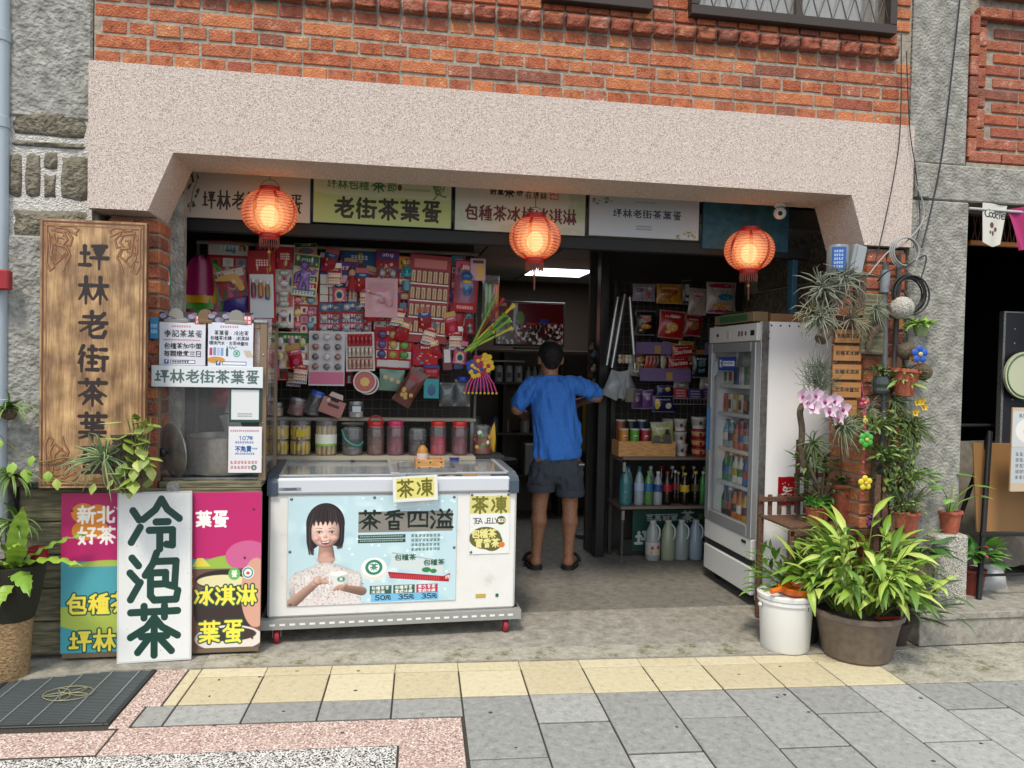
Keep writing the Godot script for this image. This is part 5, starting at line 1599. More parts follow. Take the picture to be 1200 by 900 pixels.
	card(t,q[2],q[3],10)
	blisters(t,q[2] * .85,q[3] * .75,.11,1,6,["8a9a8a","a0a89a","b8b0b4"])
	q = [-1.1505,1.9735,.149,.251]
	t = toy(q,-.95,"pale card with a purple toy robot standing under a bubble","toy card","purple_robot_card",-.08)
	card(t,q[2],q[3],2)
	part(t,"robot_body",MB.new().ell(v3(.0,-.01,.02),v3(.032,.045,.02)).ell(v3(-.012,.06,.02),v3(.024,.026,.018)).tube([v3(-.02,.02,.02),v3(-.05,.0,.02),v3(-.055,-.05,.02)],.011,8).tube([v3(.02,.02,.02),v3(.05,.015,.025),v3(.06,.04,.025)],.011,8).tube([v3(.012,-.03,.02),v3(.02,-.09,.02)],.014,8).tube([v3(-.016,-.03,.02),v3(-.026,-.09,.02)],.014,8),sm("6d4a9a",.3))
	part(t,"bubble",pillow(q[2] * .85,q[3] * .8,.1,1),M.clear)
	hook(t,q[3],Z)
	q = [-1.16,1.751,.166,.254]
	t = toy(q,-1.0,"red card with four bright little toys under bubbles below the purple robot","toy card","toy_card")
	card(t,q[2],q[3],25)
	blisters(t,q[2] * .92,q[3] * .9,q[3] * .45,2,3,["b8323a","3a7a8a","c9a53a","a84a5a"])
	q = [-.959,1.929,.24,.286]
	t = toy(q,-.99,"green-edged card with yellow header and rows of white tickets","ticket card","ticket_card")
	card(t,q[2],q[3],4)
	for a in 4:
		for b in 3: part(t,"ticket",bx(v3(q[2] * .2,q[3] * .2,.003),v3(-q[2] * .35 + a * q[2] * .235,q[3] * .1 - b * q[3] * .22,.008)),sm("b9b9b0",.6))
	q = [-.8765,1.9365,.087,.207]
	t = toy(q,-.96,"small rag doll in a red dress hanging in front of the ticket card","doll","doll")
	part(t,"body",MB.new().ell(v3(0,.065,0),v3(.022,.026,.02)).tube([v3(0,.04,0),v3(0,-.02,0)],[.012,.02],8).tube([v3(-.012,.03,0),v3(-.034,-.02,.005)],.007,6).tube([v3(.012,.03,0),v3(.034,-.02,.005)],.007,6).tube([v3(-.01,-.02,0),v3(-.011,-.095,0)],.008,6).tube([v3(.01,-.02,0),v3(.011,-.095,0)],.008,6),sm("b08a78",.7))
	part(t,"dress",MB.new().lathe([v2(.036,-.045),v2(.024,.0),v2(.02,.04),v2(.008,.046)],12),sm("8f1822",.7))
	part(t,"hair",MB.new().ell(v3(0,.074,-.006),v3(.026,.024,.02)),sm("3a2a22",.8))
	hook(t,q[3],Z)
	for e in [["q",[-1.0065,1.7215,.137,.197],"clear tray of silver trinkets under the green-edged ticket card"],["q",[-.8715,1.73,.143,.198],"clear tray of dark trinkets under the red-dressed doll"]]:
		q = e[1]
		t = toy(q,-.98,e[2],"toy tray","trinket_tray")
		card(t,q[2],q[3],12)
		blisters(t,q[2] * .96,q[3] * .94,q[3] * .47,2,3,["8d8f90","3a3538","a09a92","5a3a3a"])
	q = [-.8435,1.9855,.223,.331]
	t = toy(q,-1.04,"red card with a white edge showing behind the ticket card","toy card","toy_card")
	card(t,q[2],q[3],0)
	q = [-.6985,1.8535,.195,.239]
	t = toy(q,-.94,"pink card with a pink toy gun under a bubble","toy gun","carded_toy_gun")
	part(t,"card",bx(v3(q[2],q[3],.004),Vector3.ZERO),sm("b98a90",.5))
	gun(t,q[2] * .36,"b0707c",v3(.0,.005,.0))
	part(t,"bubble",pillow(q[2] * .9,q[3] * .8,.08,1),M.clear)
	hook(t,q[3],Z)
	q = [-.663,2.0515,.14,.195]
	t = toy(q,-1.0,"yellow-headed card of grey toys above the pink toy gun","toy card","toy_card")
	card(t,q[2],q[3],16)
	blisters(t,q[2] * .9,q[3] * .45,.0,2,1,["8a8a88"])
	q = [-.547,1.985,.1,.274]
	t = toy(q,-1.0,"blue card with a round teal toy head above a little drum","toy card","teal_toy_card")
	card(t,q[2],q[3],7)
	part(t,"toy_head",MB.new().ell(v3(0,.035,.025),v3(.036,.036,.03)),sm("2a8a96",.3))
	for s in [-1.0,1.0]: part(t,"eye",MB.new().ell(v3(s * .013,.035,.052),v3(.007,.011,.004),8,6),sm("1a2a2e",.3))
	part(t,"drum",MB.new().at(v3(0,-.08,.025)).lathe([v2(0,0),v2(.026,0),v2(.028,.06),v2(0,.06)],14),sm("4a7a8a",.35))
	q = [-.4115,1.8575,.253,.543]
	t = toy(q,-.97,"large slanting red display card with four rows of gold candy tubes","candy card","candy_tube_card",-.05)
	part(t,"card",bx(v3(q[2],q[3],.005),Vector3.ZERO),sm("8a1c22",.5))
	part(t,"header_print",bx(v3(q[2] * .8,q[3] * .1,.003),v3(0,q[3] * .4,.004)),sm("b86a66",.5))
	for r in 4:
		for a in 7:
			var p := v3(-q[2] * .4 + a * q[2] * .133,q[3] * (.25 - r * .19),.012)
			var tb := part(t,"candy_tube",bx(v3(q[2] * .1,q[3] * .13,.012),p,.004),sm("b3a184",.35))
			part(tb,"label",bx(v3(q[2] * .035,q[3] * .1,.002),p + v3(0,-.003,.0065)),sm("a0682a",.4))
		part(t,"tear_strip",bx(v3(q[2] * .92,.008,.003),v3(0,q[3] * (.165 - r * .19),.008)),sm("c9c4bc",.4))
	q = [-.1805,1.9445,.149,.323]
	t = toy(q,-.96,"blue bubble card with blue figure beside the gold candy tubes","toy card","blue_toy_card",-.06)
	card(t,q[2],q[3],33)
	part(t,"toy",MB.new().ell(v3(0,.06,.02),v3(.035,.03,.02)).ell(v3(.01,-.01,.02),v3(.03,.05,.02)),sm("1f4f8a",.3))
	part(t,"toy_trim",MB.new().ell(v3(.005,.025,.032),v3(.03,.012,.014)),sm("c09a2a",.4))
	part(t,"bubble",pillow(q[2] * .9,q[3] * .7,.08,1),glass("5a8ab0",.25,.1))
	hook(t,q[3],Z)
	q = [-.2355,1.782,.151,.306]
	t = toy(q,-1.02,"red and white fan-folded packet behind the blue bubble card","toy card","toy_card",-.15)
	card(t,q[2],q[3],40)
	part(t,"packet",pillow(q[2] * .8,q[3] * .6,.03,5),sm("9a1c24",.4),v3(0,-.03,.01))
	q = [-.109,2.05,.096,.138]
	t = toy(q,-.95,"little pink packet with yellow picture at the end of the rail","packet","pink_packet")
	part(t,"packet",bx(v3(q[2],q[3],.02),Vector3.ZERO,.004),sm("b98f9a",.5))
	part(t,"picture",bx(v3(q[2] * .4,q[3] * .6,.002),v3(.015,-.01,.0105)),sm("c0a040",.5))
	part(t,"print",bx(v3(q[2] * .7,q[3] * .14,.002),v3(.0,q[3] * .34,.0105)),sm("3a2a3a",.5))
	hook(t,q[3],Z)
	q = [-1.2295,1.521,.215,.222]
	t = toy(q,-.98,"red card of pale bubble toys beside the ball-face card","toy card","toy_card")
	card(t,q[2],q[3],50)
	blisters(t,q[2] * .9,q[3] * .8,q[3] * .42,3,2,["b0b0a8","a86a7a","b0a85a","6a9a7a"])
	q = [-1.019,1.4765,.212,.331]
	t = toy(q,-.96,"white blister card of little ball faces with a pink lower strip","toy card","ball_face_card")
	part(t,"card",bx(v3(q[2],q[3],.004),Vector3.ZERO),sm("b9b4b4",.5))
	part(t,"pink_strip",bx(v3(q[2] * .96,q[3] * .22,.003),v3(0,-q[3] * .36,.003)),sm("b8607c",.5))
	blisters(t,q[2] * .94,q[3] * .72,q[3] * .48,3,4,["2a2626","b8b4ae","7a3a2a","4a4a4c"])
	q = [-.822,1.523,.174,.24]
	t = toy(q,-.97,"white-edged red card with rows of shiny foil sweets","candy card","foil_sweet_card",.04)
	part(t,"card",bx(v3(q[2],q[3],.004),Vector3.ZERO),sm("b8b4ae",.5))
	part(t,"print",bx(v3(q[2] * .86,q[3] * .9,.002),v3(0,0,.003)),sm("8f1c24",.45))
	for b in 3:
		for a in 6: part(t,"foil_sweet",pillow(q[2] * .13,q[3] * .26,.02,a),sm(["9a2a30","b0a89a","a88a7a"][b],.25,.3),v3(-q[2] * .36 + a * q[2] * .145,q[3] * (.3 - b * .3),.012))
	q = [-.6175,1.549,.245,.254]
	t = toy(q,-.99,"dark red card with purple, yellow and green bubble toys","toy card","toy_card",-.03)
	card(t,q[2],q[3],35)
	part(t,"strip",bx(v3(q[2] * .8,q[3] * .16,.003),v3(0,-q[3] * .38,.008)),sm("b0a8a4",.5))
	for a in 3:
		for b in 3: part(t,"bubble_toy",MB.new().ell(v3(-q[2] * .3 + a * q[2] * .28,q[3] * (.32 - b * .24),.014),v3(q[2] * .11,q[3] * .1,.014),10,7),sm([["4a3a6a","52406a","3f3a66"],["9a8a52","a08a4a","94803c"],["4f7a3a","588a3a","4a7a34"]][a][b],.25))
	q = [-.425,1.511,.152,.126]
	t = toy(q,-.95,"small white card with blue stickers under the gold candy tubes","sticker card","sticker_card")
	card(t,q[2],q[3],11)
	for e in [[517,530,"5a1a24"],[531,543,"1c2450"]]:
		var lab := "maroon packet with white label under the blue bubble card" if e[0] == 517 else "navy packet with white label beside the maroon packet"
		q = [-.2885,1.4925,.063,.149] if e[0] == 517 else [-.219,1.4995,.064,.149]
		t = toy(q,-.97,lab,"packet","label_packet",.05)
		part(t,"packet",bx(v3(q[2],q[3],.02),Vector3.ZERO,.004),sm(e[2],.4))
		part(t,"label",bx(v3(q[2] * .62,q[3] * .55,.002),v3(0,.015,.0105)),sm("b8b4b0",.5))
		hook(t,q[3],Z)
	q = [-.7905,1.3385,.169,.141]
	t = toy(q,-.96,"pair of white-rimmed toy tambourines with coloured faces","tambourine","toy_tambourine",.2)
	for s in 2:
		var o := v3(s * .014,-s * .014,-s * .02)
		part(t,"rim",MB.new().at(o,rx(PI / 2 - .15)).lathe([v2(.066,-.012),v2(.07,-.012),v2(.07,.012),v2(.062,.012),v2(.062,-.012)],24),sm("b9b2a8",.4))
		part(t,"face",MB.new().at(o,rx(PI / 2 - .15)).lathe([v2(.062,.004),v2(0,.004)],20),sm(["a0473f","8a2f3a"][s],.4))
		part(t,"star",MB.new().at(o + v3(0,0,.006),rx(PI / 2 - .15)).lathe([v2(.03,.001),v2(.0,.004)],7),sm("c0a04a",.4))
	q = [-.628,1.351,.156,.132]
	t = toy(q,-.98,"green and blue clear bag of round toys beside the tambourines","toy bag","round_toy_bag",-.05)
	part(t,"bag",pillow(q[2],q[3],.04,2),sm("5f7a6a",.3))
	for a in 3: part(t,"disc",MB.new().ell(v3(-.04 + a * .04,.015 - .012 * a,.018),v3(.015,.015,.006),10,6),sm("b0946a",.4))
	q = [-.5135,1.309,.167,.252]
	t = toy(q,-.94,"brown snack bag of round crackers hanging askew","snack bag","cracker_bag",-.55)
	part(t,"bag",pillow(q[2] * .72,q[3] * .95,.06,3),sm("5a3026",.25))
	for a in 7: part(t,"cracker",MB.new().ell(v3(rng.randf_range(-.03,.03),-.055 + rng.randf_range(-.02,.03),.03),v3(.014,.014,.006),10,6),sm("b08a4a",.6))
	part(t,"label",bx(v3(.05,.03,.004),v3(-.01,.06,.028)),sm("8a1c20",.4))
	q = [-.385,1.345,.1,.206]
	t = toy(q,-.95,"teal picture box with red-capped sweets above it","sweet box","teal_box")
	part(t,"box",bx(v3(q[2] * .95,q[3] * .6,.03),v3(0,-q[3] * .2,0),.003),sm("1f7a80",.4))
	part(t,"picture",MB.new().ell(v3(.0,-.05,.0155),v3(.025,.035,.002),12,6),sm("2a4a6a",.4))
	part(t,"sweet_top",pillow(q[2],q[3] * .35,.04,4),sm("8f2026",.3),v3(0,q[3] * .28,0))
	part(t,"blue_band",bx(v3(q[2],q[3] * .1,.03),v3(0,q[3] * .46,0),.004),sm("1c2f70",.4))
	for s in 2:
		q = [-.285,1.275,.096,.16] if s == 0 else [-.1895,1.287,.097,.182]
		t = toy(q,-.96,"dark clear bag of grey sweets tied without a lid" if s == 0 else "dark clear jar of grey sweets with a blue lid","sweet bag" if s == 0 else "jar","grey_sweet_bag" if s == 0 else "blue_lid_jar")
		part(t,"contents",pillow(q[2] * .8,q[3] * .75,.05,s),sm("3c4240",.5),v3(0,-q[3] * .08,0))
		part(t,"wrapping",pillow(q[2],q[3] * .92,.08,6 + s),M.film,v3(0,-q[3] * .04,0))
		if s == 1: part(t,"lid",MB.new().at(v3(0,q[3] * .38,0)).lathe([v2(0,0),v2(.035,0),v2(.036,.022),v2(0,.026)],18),sm("16389a",.35))
	# further cards that fill the gaps
	for e in [[[-1.398,2.1265,.11,.073],21,"blue and red card end showing above the bottle candy card",.0],[[-1.157,2.1375,.132,.073],38,"dark printed card showing above the purple robot",.05],[[-.7925,1.7395,.077,.199],15,"narrow pink card beside the trinket trays",.0],[[-.7065,1.699,.073,.074],46,"small pink sweet packet under the pink toy gun",.0],[[-.6285,1.707,.083,.084],55,"small rose sweet packet beside another under the toy gun",.04],[[-.561,1.764,.074,.17],30,"plain narrow card below the teal toy head",.0],[[-.224,2.0355,.092,.215],20,"red printed card half hidden behind the blue bubble card",.0],[[-.458,1.42,.058,.074],58,"tiny printed packet above the teal box",.1],[[-.3495,1.566,.079,.064],63,"little round-print card by the gold candy tubes",-.05],[[-.1475,1.7195,.059,.145],44,"slim striped card beside the red fan-folded packet",.1],[[-1.293,1.3775,.08,.083],8,"small orange packet under the pale bubble toys",.0],[[-.8875,1.3745,.041,.105],53,"thin printed strip beside the tambourines",.0]]:
		q = e[0]
		t = toy(q,-1.02,e[2],"toy card","toy_card",e[3])
		card(t,q[2],q[3],e[1])
		if q[3] > .1: blisters(t,q[2] * .8,q[3] * .5,.0,1,2,["8a8a88","a05a5a"])
	var nk := 0
	for e in [["red glossy sweet packet hung among the toy cards",0,"7d161d"],["pink glossy sweet packet hung among the toy cards",6,"b8607e"],["blue printed toy packet hung among the toy cards",3,"254f70"],["clear packet of white trinkets hung among the toy cards",12,"cfcac2"],["dark red printed toy packet hung among the toy cards",8,"8f1c22"],["yellow printed toy packet hung among the toy cards",4,"a3842c"]]:
		var src: Node3D
		for n in 11:
			var p := v3(-1.5 + fposmod(nk * .618,1.0) * 1.32,1.36 + fposmod(nk * .387 + .1,1.0) * .7,-1.035 if nk % 3 else -.955)
			nk += 1
			if n == 0:
				src = toy([p.x,p.y],p.z,e[0],"packet","hung_packet")
				var pm := pillow(.085,.12,.026,nk)
				var cell := acell([1,7,13,22,33,41,18,27,36][e[1] % 9])
				for v in pm.t.size(): pm.t[v] = cell.position + pm.t[v] * cell.size
				part(src,"packet",pm,atlas)
				part(src,"header",bx(v3(.08,.03,.003),v3(0,.07,.002)),sm(e[2],.3))
			else: copy(src,p).rotation.z = rng.randf_range(-.3,.3)
	# bunch of foam flower wands
	q = [-.0835,1.4015,.181,.319]
	t = toy(q,-.92,"bunch of red, yellow and blue foam flower toys with pink stems","toy bunch","flower_toy_bunch")
	for e in [[-.02,.08,"8f1c30","c9a92a"],[.03,.09,"c9a21c","c9a92a"],[-.055,.05,"1c3a8a","c9a92a"],[-.035,.01,"c9a21c","22408a"],[.045,.05,"c9a21c","8f1c30"],[.0,.03,"8f1c30","22408a"]]:
		var fl := MB.new()
		for a in 5:
			var an: float = TAU * a / 5.0 + e[0] * 20
			fl.ell(v3(e[0] + cos(an) * .024,e[1] + sin(an) * .024,.02),v3(.019,.019,.006),10,6)
		var fp := part(t,"flower",fl,sm(e[2],.6))
		part(fp,"centre",MB.new().ell(v3(e[0],e[1],.026),v3(.013,.013,.006),10,6),sm(e[3],.5))
	for a in 9:
		var an := -.5 + a * .125
		var st := part(t,"stem",MB.new().tube([v3(an * .05,.02,.012),v3(an * .16,-.06,.018),v3(an * .2,-.115,.02)],.005,6),sm("b0306a",.4))
		part(st,"stem_end",MB.new().ell(v3(an * .2,-.12,.02),v3(.008,.008,.008),8,6),sm("c9a92a",.5))
	part(t,"foam_back",MB.new().prism(PackedVector2Array([v2(-.06,.04),v2(-.045,-.07),v2(.0,-.1),v2(.05,-.08),v2(.07,.05),v2(.0,.07)]),-.006,.002),sm("1c2f6a",.6))
	# bundle of toy horns in a clear sleeve
	t = thing("toy_horn_bundle","bundle of yellow, green and red plastic toy horns in a clear sleeve","toy bundle",v3(-.174,1.536,-.85),GT)
	var kk := 0
	for e in [[v3(.102,1.828,-.8),"b9a52a",.009],[v3(.074,1.738,-.78),"5f9a2a",.011],[v3(.093,1.688,-.82),"a8a52c",.008],[v3(.042,1.867,-.86),"8a1a1c",.009],[v3(.072,1.804,-.84),"8f1f1c",.008],[v3(-.009,1.881,-.8),"7a8a2a",.008],[v3(.036,1.765,-.74),"4f8a2a",.009]]:
		var d: Vector3 = e[0] - t.position
		var h0 := v3(.006 * (kk - 3),.004 * (kk % 3),.008 * (kk % 3))
		var hn := part(t,"horn",MB.new().tube([h0,h0.lerp(d,.55),h0.lerp(d,.9),d],[e[2],e[2],e[2] * .9,e[2] * 2.3],10),sm(e[1],.35))
		part(hn,"ring",MB.new().tube([h0.lerp(d,.6),h0.lerp(d,.63)],e[2] * 1.5,10),sm(["a01a1a","c9b02a","3a7a2a"][kk % 3],.4))
		kk += 1
	t = thing("toy_tube_pack","tall clear packet of green and orange toy tubes hung upright","toy packet",v3(-.025,1.862,-.95),GT)
	for e in [[-.03,"3a7a2a"],[-.008,"4f8a2a"],[.018,"8a2a1a"],[.038,"c9622a"]]: part(t,"tube",MB.new().tube([v3(e[0],-.11,0),v3(e[0] + .005,.1,0)],.011,8),sm(e[1],.35))
	part(t,"sleeve",pillow(.11,.29,.05,3),M.film,v3(0,.01,0))
	hook(t,.29,Z)

# ---------------------------------------------------------------- jars
const GJ := "jars of sweets on the shelf under the toy grid"
func candy(colour: String) -> StandardMaterial3D:   # wrapped sweets: cell-shaped patches of lighter and darker wrapper
	var key := "c" + colour
	if not M.has(key):
		var m := StandardMaterial3D.new()
		m.albedo_texture = M.candy
		m.albedo_color = hx(colour).lightened(.05)
		m.uv1_triplanar = true
		m.uv1_scale = Vector3.ONE * 5.0
		m.roughness = .3
		M[key] = m
	return M[key]
func sqjar(called: String,label: String,p: Vector3,w: float,h: float,lid: String,body: String,fill := .85,lidh := .035,glassy: StandardMaterial3D = null) -> Node3D:
	var t := thing(called,label,"jar",p,GJ)
	var r := w / 2
	part(t,"glass",MB.new().lathe([v2(0,.002),v2(r * .94,.0),v2(r,.012),v2(r,h * .8),v2(r * .93,h * .87),v2(r * .76,h - lidh),v2(r * .76,h - lidh * .5)],24),glassy if glassy else M.jarglass)
	if fill > .0:
		var inner := MB.new()
		var sd := rng.randf() * 9.0
		inner.surf(func(a,b):
			var an: float = a * TAU
			var yy: float = .006 + b * h * .82 * fill
			var rr: float = r * .93 * (1.0 + .035 * sin(an * 7.0 + b * 23.0 + sd) * sin(b * 31.0 + an * 3.0)) * (1.0 if b < .97 else .0)
			return v3(-cos(an) * rr,yy,sin(an) * rr),28,22)
		part(t,"sweets",inner,candy(body))
	if lid:
		var ld := MB.new().at(v3(0,h - lidh,0))
		ld.lathe([v2(r * .8,0),v2(r * .86,.003),v2(r * .86,lidh - .006),v2(r * .8,lidh),v2(0,lidh)],30,.02)
		part(t,"lid",ld,sm(lid,.4))
	return t
func make_jar_shelf() -> void:
	var s := thing("jar_shelf","pale plank shelf carrying the row of sweet jars above the freezer","shelf")
	var y := .902
	part(s,"plank",bx(v3(1.42,.024,.24),v3(-.83,y - .012,-.9),.003),sm("8f8776",.7))
	for x in [-1.45,-.85,-.2]: part(s,"bracket",bx(v3(.02,.06,.3),v3(x,y - .056,-.9)),M.dark)
	var yr := thing("rear_ledge","upper pale ledge behind the jars holding tubs and boxes","shelf")
	part(yr,"ledge",bx(v3(1.5,.02,.09),v3(-.85,1.108,-1.0),.003),sm("8a8272",.7))
	part(yr,"support",bx(v3(.02,.196,.02),v3(-.12,1.0,-1.01)),M.wire)
	part(yr,"support",bx(v3(.02,.196,.02),v3(-1.55,1.0,-1.01)),M.wire)
	var z := -.87
	# two stacked tubs of sesame rolls, and one with a white label
	for e in [[328,.1,"b5a15a","clear tub of sesame rolls with yellow bands beside the food cabinet"],[352,.118,"a8904f","wide clear tub of brown rolls with a square yellow label"],[382,.125,"94845c","clear tub of nut rolls with a white and green label"]]:
		var p: Vector3 = {328: v3(-1.275,.91,-.87),352: v3(-1.158,.911,-.87),382: v3(-1.01,.911,-.87)}[e[0]]
		p.y = y
		var t := thing("roll_tub",e[3],"jar",p,GJ)
		var r: float = e[1] / 2
		part(t,"glass",MB.new().lathe([v2(0,0),v2(r,0),v2(r,.185),v2(r * .97,.19)],22),M.jarglass)
		for layer in 2:
			for k in 11:
				var a := TAU * k / 11.0
				var ro := part(t,"roll",MB.new().at(v3(cos(a) * r * .78,.006 + layer * .088,sin(a) * r * .78)).lathe([v2(0,0),v2(r * .2,0),v2(r * .2,.075),v2(0,.078)],8),sm(e[2] if (k + layer) % 3 else "8a6a48",.7))
				if e[0] != 382: part(ro,"band",MB.new().at(v3(cos(a) * r * .78,.03 + layer * .088,sin(a) * r * .78)).lathe([v2(r * .21,0),v2(r * .21,.036)],8),sm("b59a1c",.5))
		part(t,"lid",MB.new().at(v3(0,.19,0)).lathe([v2(r * 1.02,0),v2(r * 1.02,.012),v2(r * .9,.02),v2(0,.022)],22),M.film)
		if e[0] == 382:
			part(t,"label",MB.new().lathe([v2(r * 1.012,.06),v2(r * 1.012,.125)],22),sm("b9bdb0",.5))
			part(t,"label_edge",MB.new().lathe([v2(r * 1.014,.056),v2(r * 1.014,.07)],22),sm("6f9a3a",.5))
		if e[0] == 352: part(t,"label",bx(v3(.05,.04,.002),v3(.005,.13,r + .002)),sm("b8a21c",.5))
	var px := {"d": v3(-.855,.911,-.87),"e": v3(-.719,.911,-.87),"f": v3(-.601,.911,-.87),"g": v3(-.468,.917,-.87),"h": v3(-.343,.912,-.87),"i": v3(-.212,.912,-.87),"j": v3(-.065,.925,-.95)}
	for k in px: px[k] = v3(px[k].x,y,z if k != "j" else -.92)
	var t := sqjar("clear_bucket","clear plastic bucket of grey wrapped sweets with a teal handle",px.d,.125,.185,"","4a4846",.3)
	part(t,"rim",MB.new().at(v3(0,.18,0)).lathe([v2(.064,0),v2(.068,.006),v2(.064,.012),v2(0,.012)],24),M.film)
	part(t,"handle",MB.new().tube(curve([v3(-.064,.15,.0),v3(-.04,.1,.055),v3(.0,.07,.068),v3(.04,.06,.05),v3(.062,.08,.01)]),.005,6),sm("1f8a7a",.4))
	t = sqjar("red_lid_jar","jar of brown wrapped sweets with a red lid and looped red handle",px.e,.105,.2,"a01a1c","5a2f26",.95)
	part(t,"handle",MB.new().tube(arc(v3(0,.19,0),.045,0,PI,12,Vector3.RIGHT,v3(0,1.0,.1)),.005,6),sm("a01a1c",.4))
	sqjar("pink_lid_jar","jar of maroon sweets with a bright pink lid",px.f,.108,.205,"a8204e","6a1f30",.98)
	sqjar("dark_clear_jar","half-empty clear jar of dark sweets behind the sauce bottle",px.g,.11,.18,"","3a2426",.55)
	sqjar("red_sweet_jar","jar of bright red strips with a flat red lid",px.h,.1,.205,"b02018","a01a34",.7)
	sqjar("red_lid_jar","jar of dull purple-red sweets with a flat red lid at the shelf's end",px.i,.102,.205,"b02018","661f2c",.98)
	t = sqjar("mixed_toy_jar","clear jar of mixed red, orange and green toys beyond the shelf's end",px.j + v3(0,.0,0),.11,.2,"","7a3a22",.7)
	for k in 8: part(t,"toy",MB.new().ell(v3(cos(k * 2.4) * .045,.03 + k * .015,absf(sin(k * 2.4)) * .04 + .005),v3(.016,.016,.012),8,6),sm(["b02a1c","c08a1c","3a7a2a","c0c0b0"][k % 4],.4))
	single("yellow_toy_bat",MB.new().at(Vector3.ZERO).surf(func(a,b): return v3(-cos(a * TAU) * .022 * sin(b * PI) - .01 * sin(b * PI),b * .2,sin(a * TAU) * .012 * sin(b * PI)),12,10),sm("b58a1c",.4),"yellow plastic toy standing beside the jar of mixed toys","toy",px.j + v3(.075,0,.0))
	single("shelf_extension",bx(v3(.2,.02,.2),v3(0,-.0105,0),.003),M.dark,"short dark shelf end under the jar of mixed toys","shelf",v3(px.j.x + .03,y - .0005,-.92))
	# tubs and boxes on the rear ledge
	var yl := 1.118
	t = sqjar("small_tub","small clear tub of pale sweets beside the cabinet board",v3(-1.308,1.172,-.98),.075,.1,"","a5906a",.6)
	t.position.y = yl
	t = sqjar("small_tub","clear tub of striped sweet packs leaning on the grid",v3(-1.201,1.195,-.96),.1,.12,"","7a4a4a",.8)
	t.position.y = yl + .012
	t.rotation.z = -.2
	t = sqjar("blue_lid_tub","empty clear jar with a blue lid lying tilted on the ledge",v3(-1.11,1.159,-.96),.095,.15,"1a4aa0","5a5652",.15)
	t.position.y = yl + .016
	t.rotation.z = -.32
	var q = [-.9775,1.212,.161,.16]
	t = thing("pink_gift_box","tilted pink cardboard box with a handle cut-out and bear picture","box",v3(q[0],yl + .075,-.95),GJ)
	t.rotation.z = -.36
	part(t,"box",bx(v3(q[2] * .88,q[3] * .62,.06),v3(0,-.012,0),.002),sm("a06a62",.6))
	part(t,"handle_flap",MB.new().prism(PackedVector2Array([v2(-.045,0),v2(.045,0),v2(.035,.03),v2(-.035,.03)]),-.002,.002),sm("b9a49a",.6),v3(.0,q[3] * .29,.0))
	part(t,"cut_out",bx(v3(.05,.014,.003),v3(0,.032,.0305)),M.dark)
	part(t,"print",bx(v3(.07,.018,.002),v3(.005,.0,.031)),sm("4a2a26",.6))
	part(t,"print",MB.new().ell(v3(-.035,.022,.031),v3(.011,.011,.002),10,6),sm("b8b0a8",.6))
	t = sqjar("labelled_tub","clear tub with a white sticker and white base beside the pink box",v3(-.84,1.1,-.95),.09,.115,"","b0aca8",.35)
	t.position.y = yl
	part(t,"sticker",bx(v3(.05,.035,.002),v3(.005,.055,.047)),sm("b9bcc0",.5))
# ---------------------------------------------------------------- snack rack on the right
const GS := "snacks on the snack rack"
var bagprint: Canvas
var bagmat: StandardMaterial3D
var bagcell := 0
func snack(label: String,q: Array,z: float,colour: String,extra: Array = [],tilt := .0,cat := "snack bag") -> Node3D:
	if bagprint == null:
		bagprint = cv(1024,640,"808080")
		bagmat = StandardMaterial3D.new()
		bagmat.roughness = .22
		bagmat.texture_repeat = false
	# the bag's print goes into its own cell of one sheet: [x, y, w, h, colour] in fractions of the bag
	var ox := (bagcell % 8) * 128.0
	var oy := (bagcell / 8) * 128.0
	bagprint.rect(ox,oy,128,128,hx(colour))
	for k in 7: bagprint.line([ox + 4 + rng.randf() * 120,oy + 4,ox + 4 + rng.randf() * 120,oy + 122],1.2,2.4,hx(colour).lerp(hx("101010"),.25))
	for e in extra:
		bagprint.ell(ox + 64 + e[0] * 124,oy + 64 - e[1] * 124,e[2] * 58,e[3] * 58,hx(e[4]))
		for k in 6: bagprint.ell(ox + 64 + (e[0] + rng.randf_range(-.4,.4) * e[2]) * 120,oy + 64 - (e[1] + rng.randf_range(-.4,.4) * e[3]) * 120,5,4,hx(e[4]).lerp(hx("f0e8d0"),rng.randf() * .5))
	if not extra.is_empty(): bagprint.fine(ox + 26,oy + 26,76,1,15,hx("d0ccc4"),rng)
	for k in 32:
		bagprint.rect(ox + k * 4,oy,2,7,hx("9a9894"))
		bagprint.rect(ox + k * 4,oy + 121,2,7,hx("9a9894"))
	var t := thing("snack_bag",label,cat,v3(q[0],q[1],z),GS)
	t.rotation.z = tilt
	var mb := pillow(q[2],q[3],minf(q[2],q[3]) * .3,int(q[0] * 100))
	for k in mb.t.size(): mb.t[k] = v2((ox + 1 + mb.t[k].x * 126) / 1024.0,(oy + 1 + mb.t[k].y * 126) / 640.0)
	part(t,"bag",mb,bagmat)
	bagcell += 1
	return t
func bottle(p: Vector3,h: float,r: float,liquid: String,lab: String,cap: String,label: String,glassy := false) -> Node3D:
	var t := thing("drink_bottle",label,"bottle",p,"bottles on the lower shelf of the snack rack")
	part(t,"body",MB.new().lathe([v2(0,.003),v2(r * .85,0),v2(r,.01),v2(r,h * .36),v2(r * .94,h * .4),v2(r,h * .45),v2(r * .98,h * .62),v2(r * .7,h * .78),v2(r * .36,h * .88),v2(r * .34,h * .93)],16),glass(liquid,.6,.08) if glassy else sm(liquid,.12))
	if lab: part(t,"label",MB.new().lathe([v2(r * 1.02,h * .4),v2(r * 1.02,h * .62)],16),sm(lab,.35))
	part(t,"cap",MB.new().at(v3(0,h * .92,0)).lathe([v2(r * .4,0),v2(r * .42,h * .07),v2(r * .3,h * .08),v2(0,h * .08)],12),sm(cap,.4))
	return t
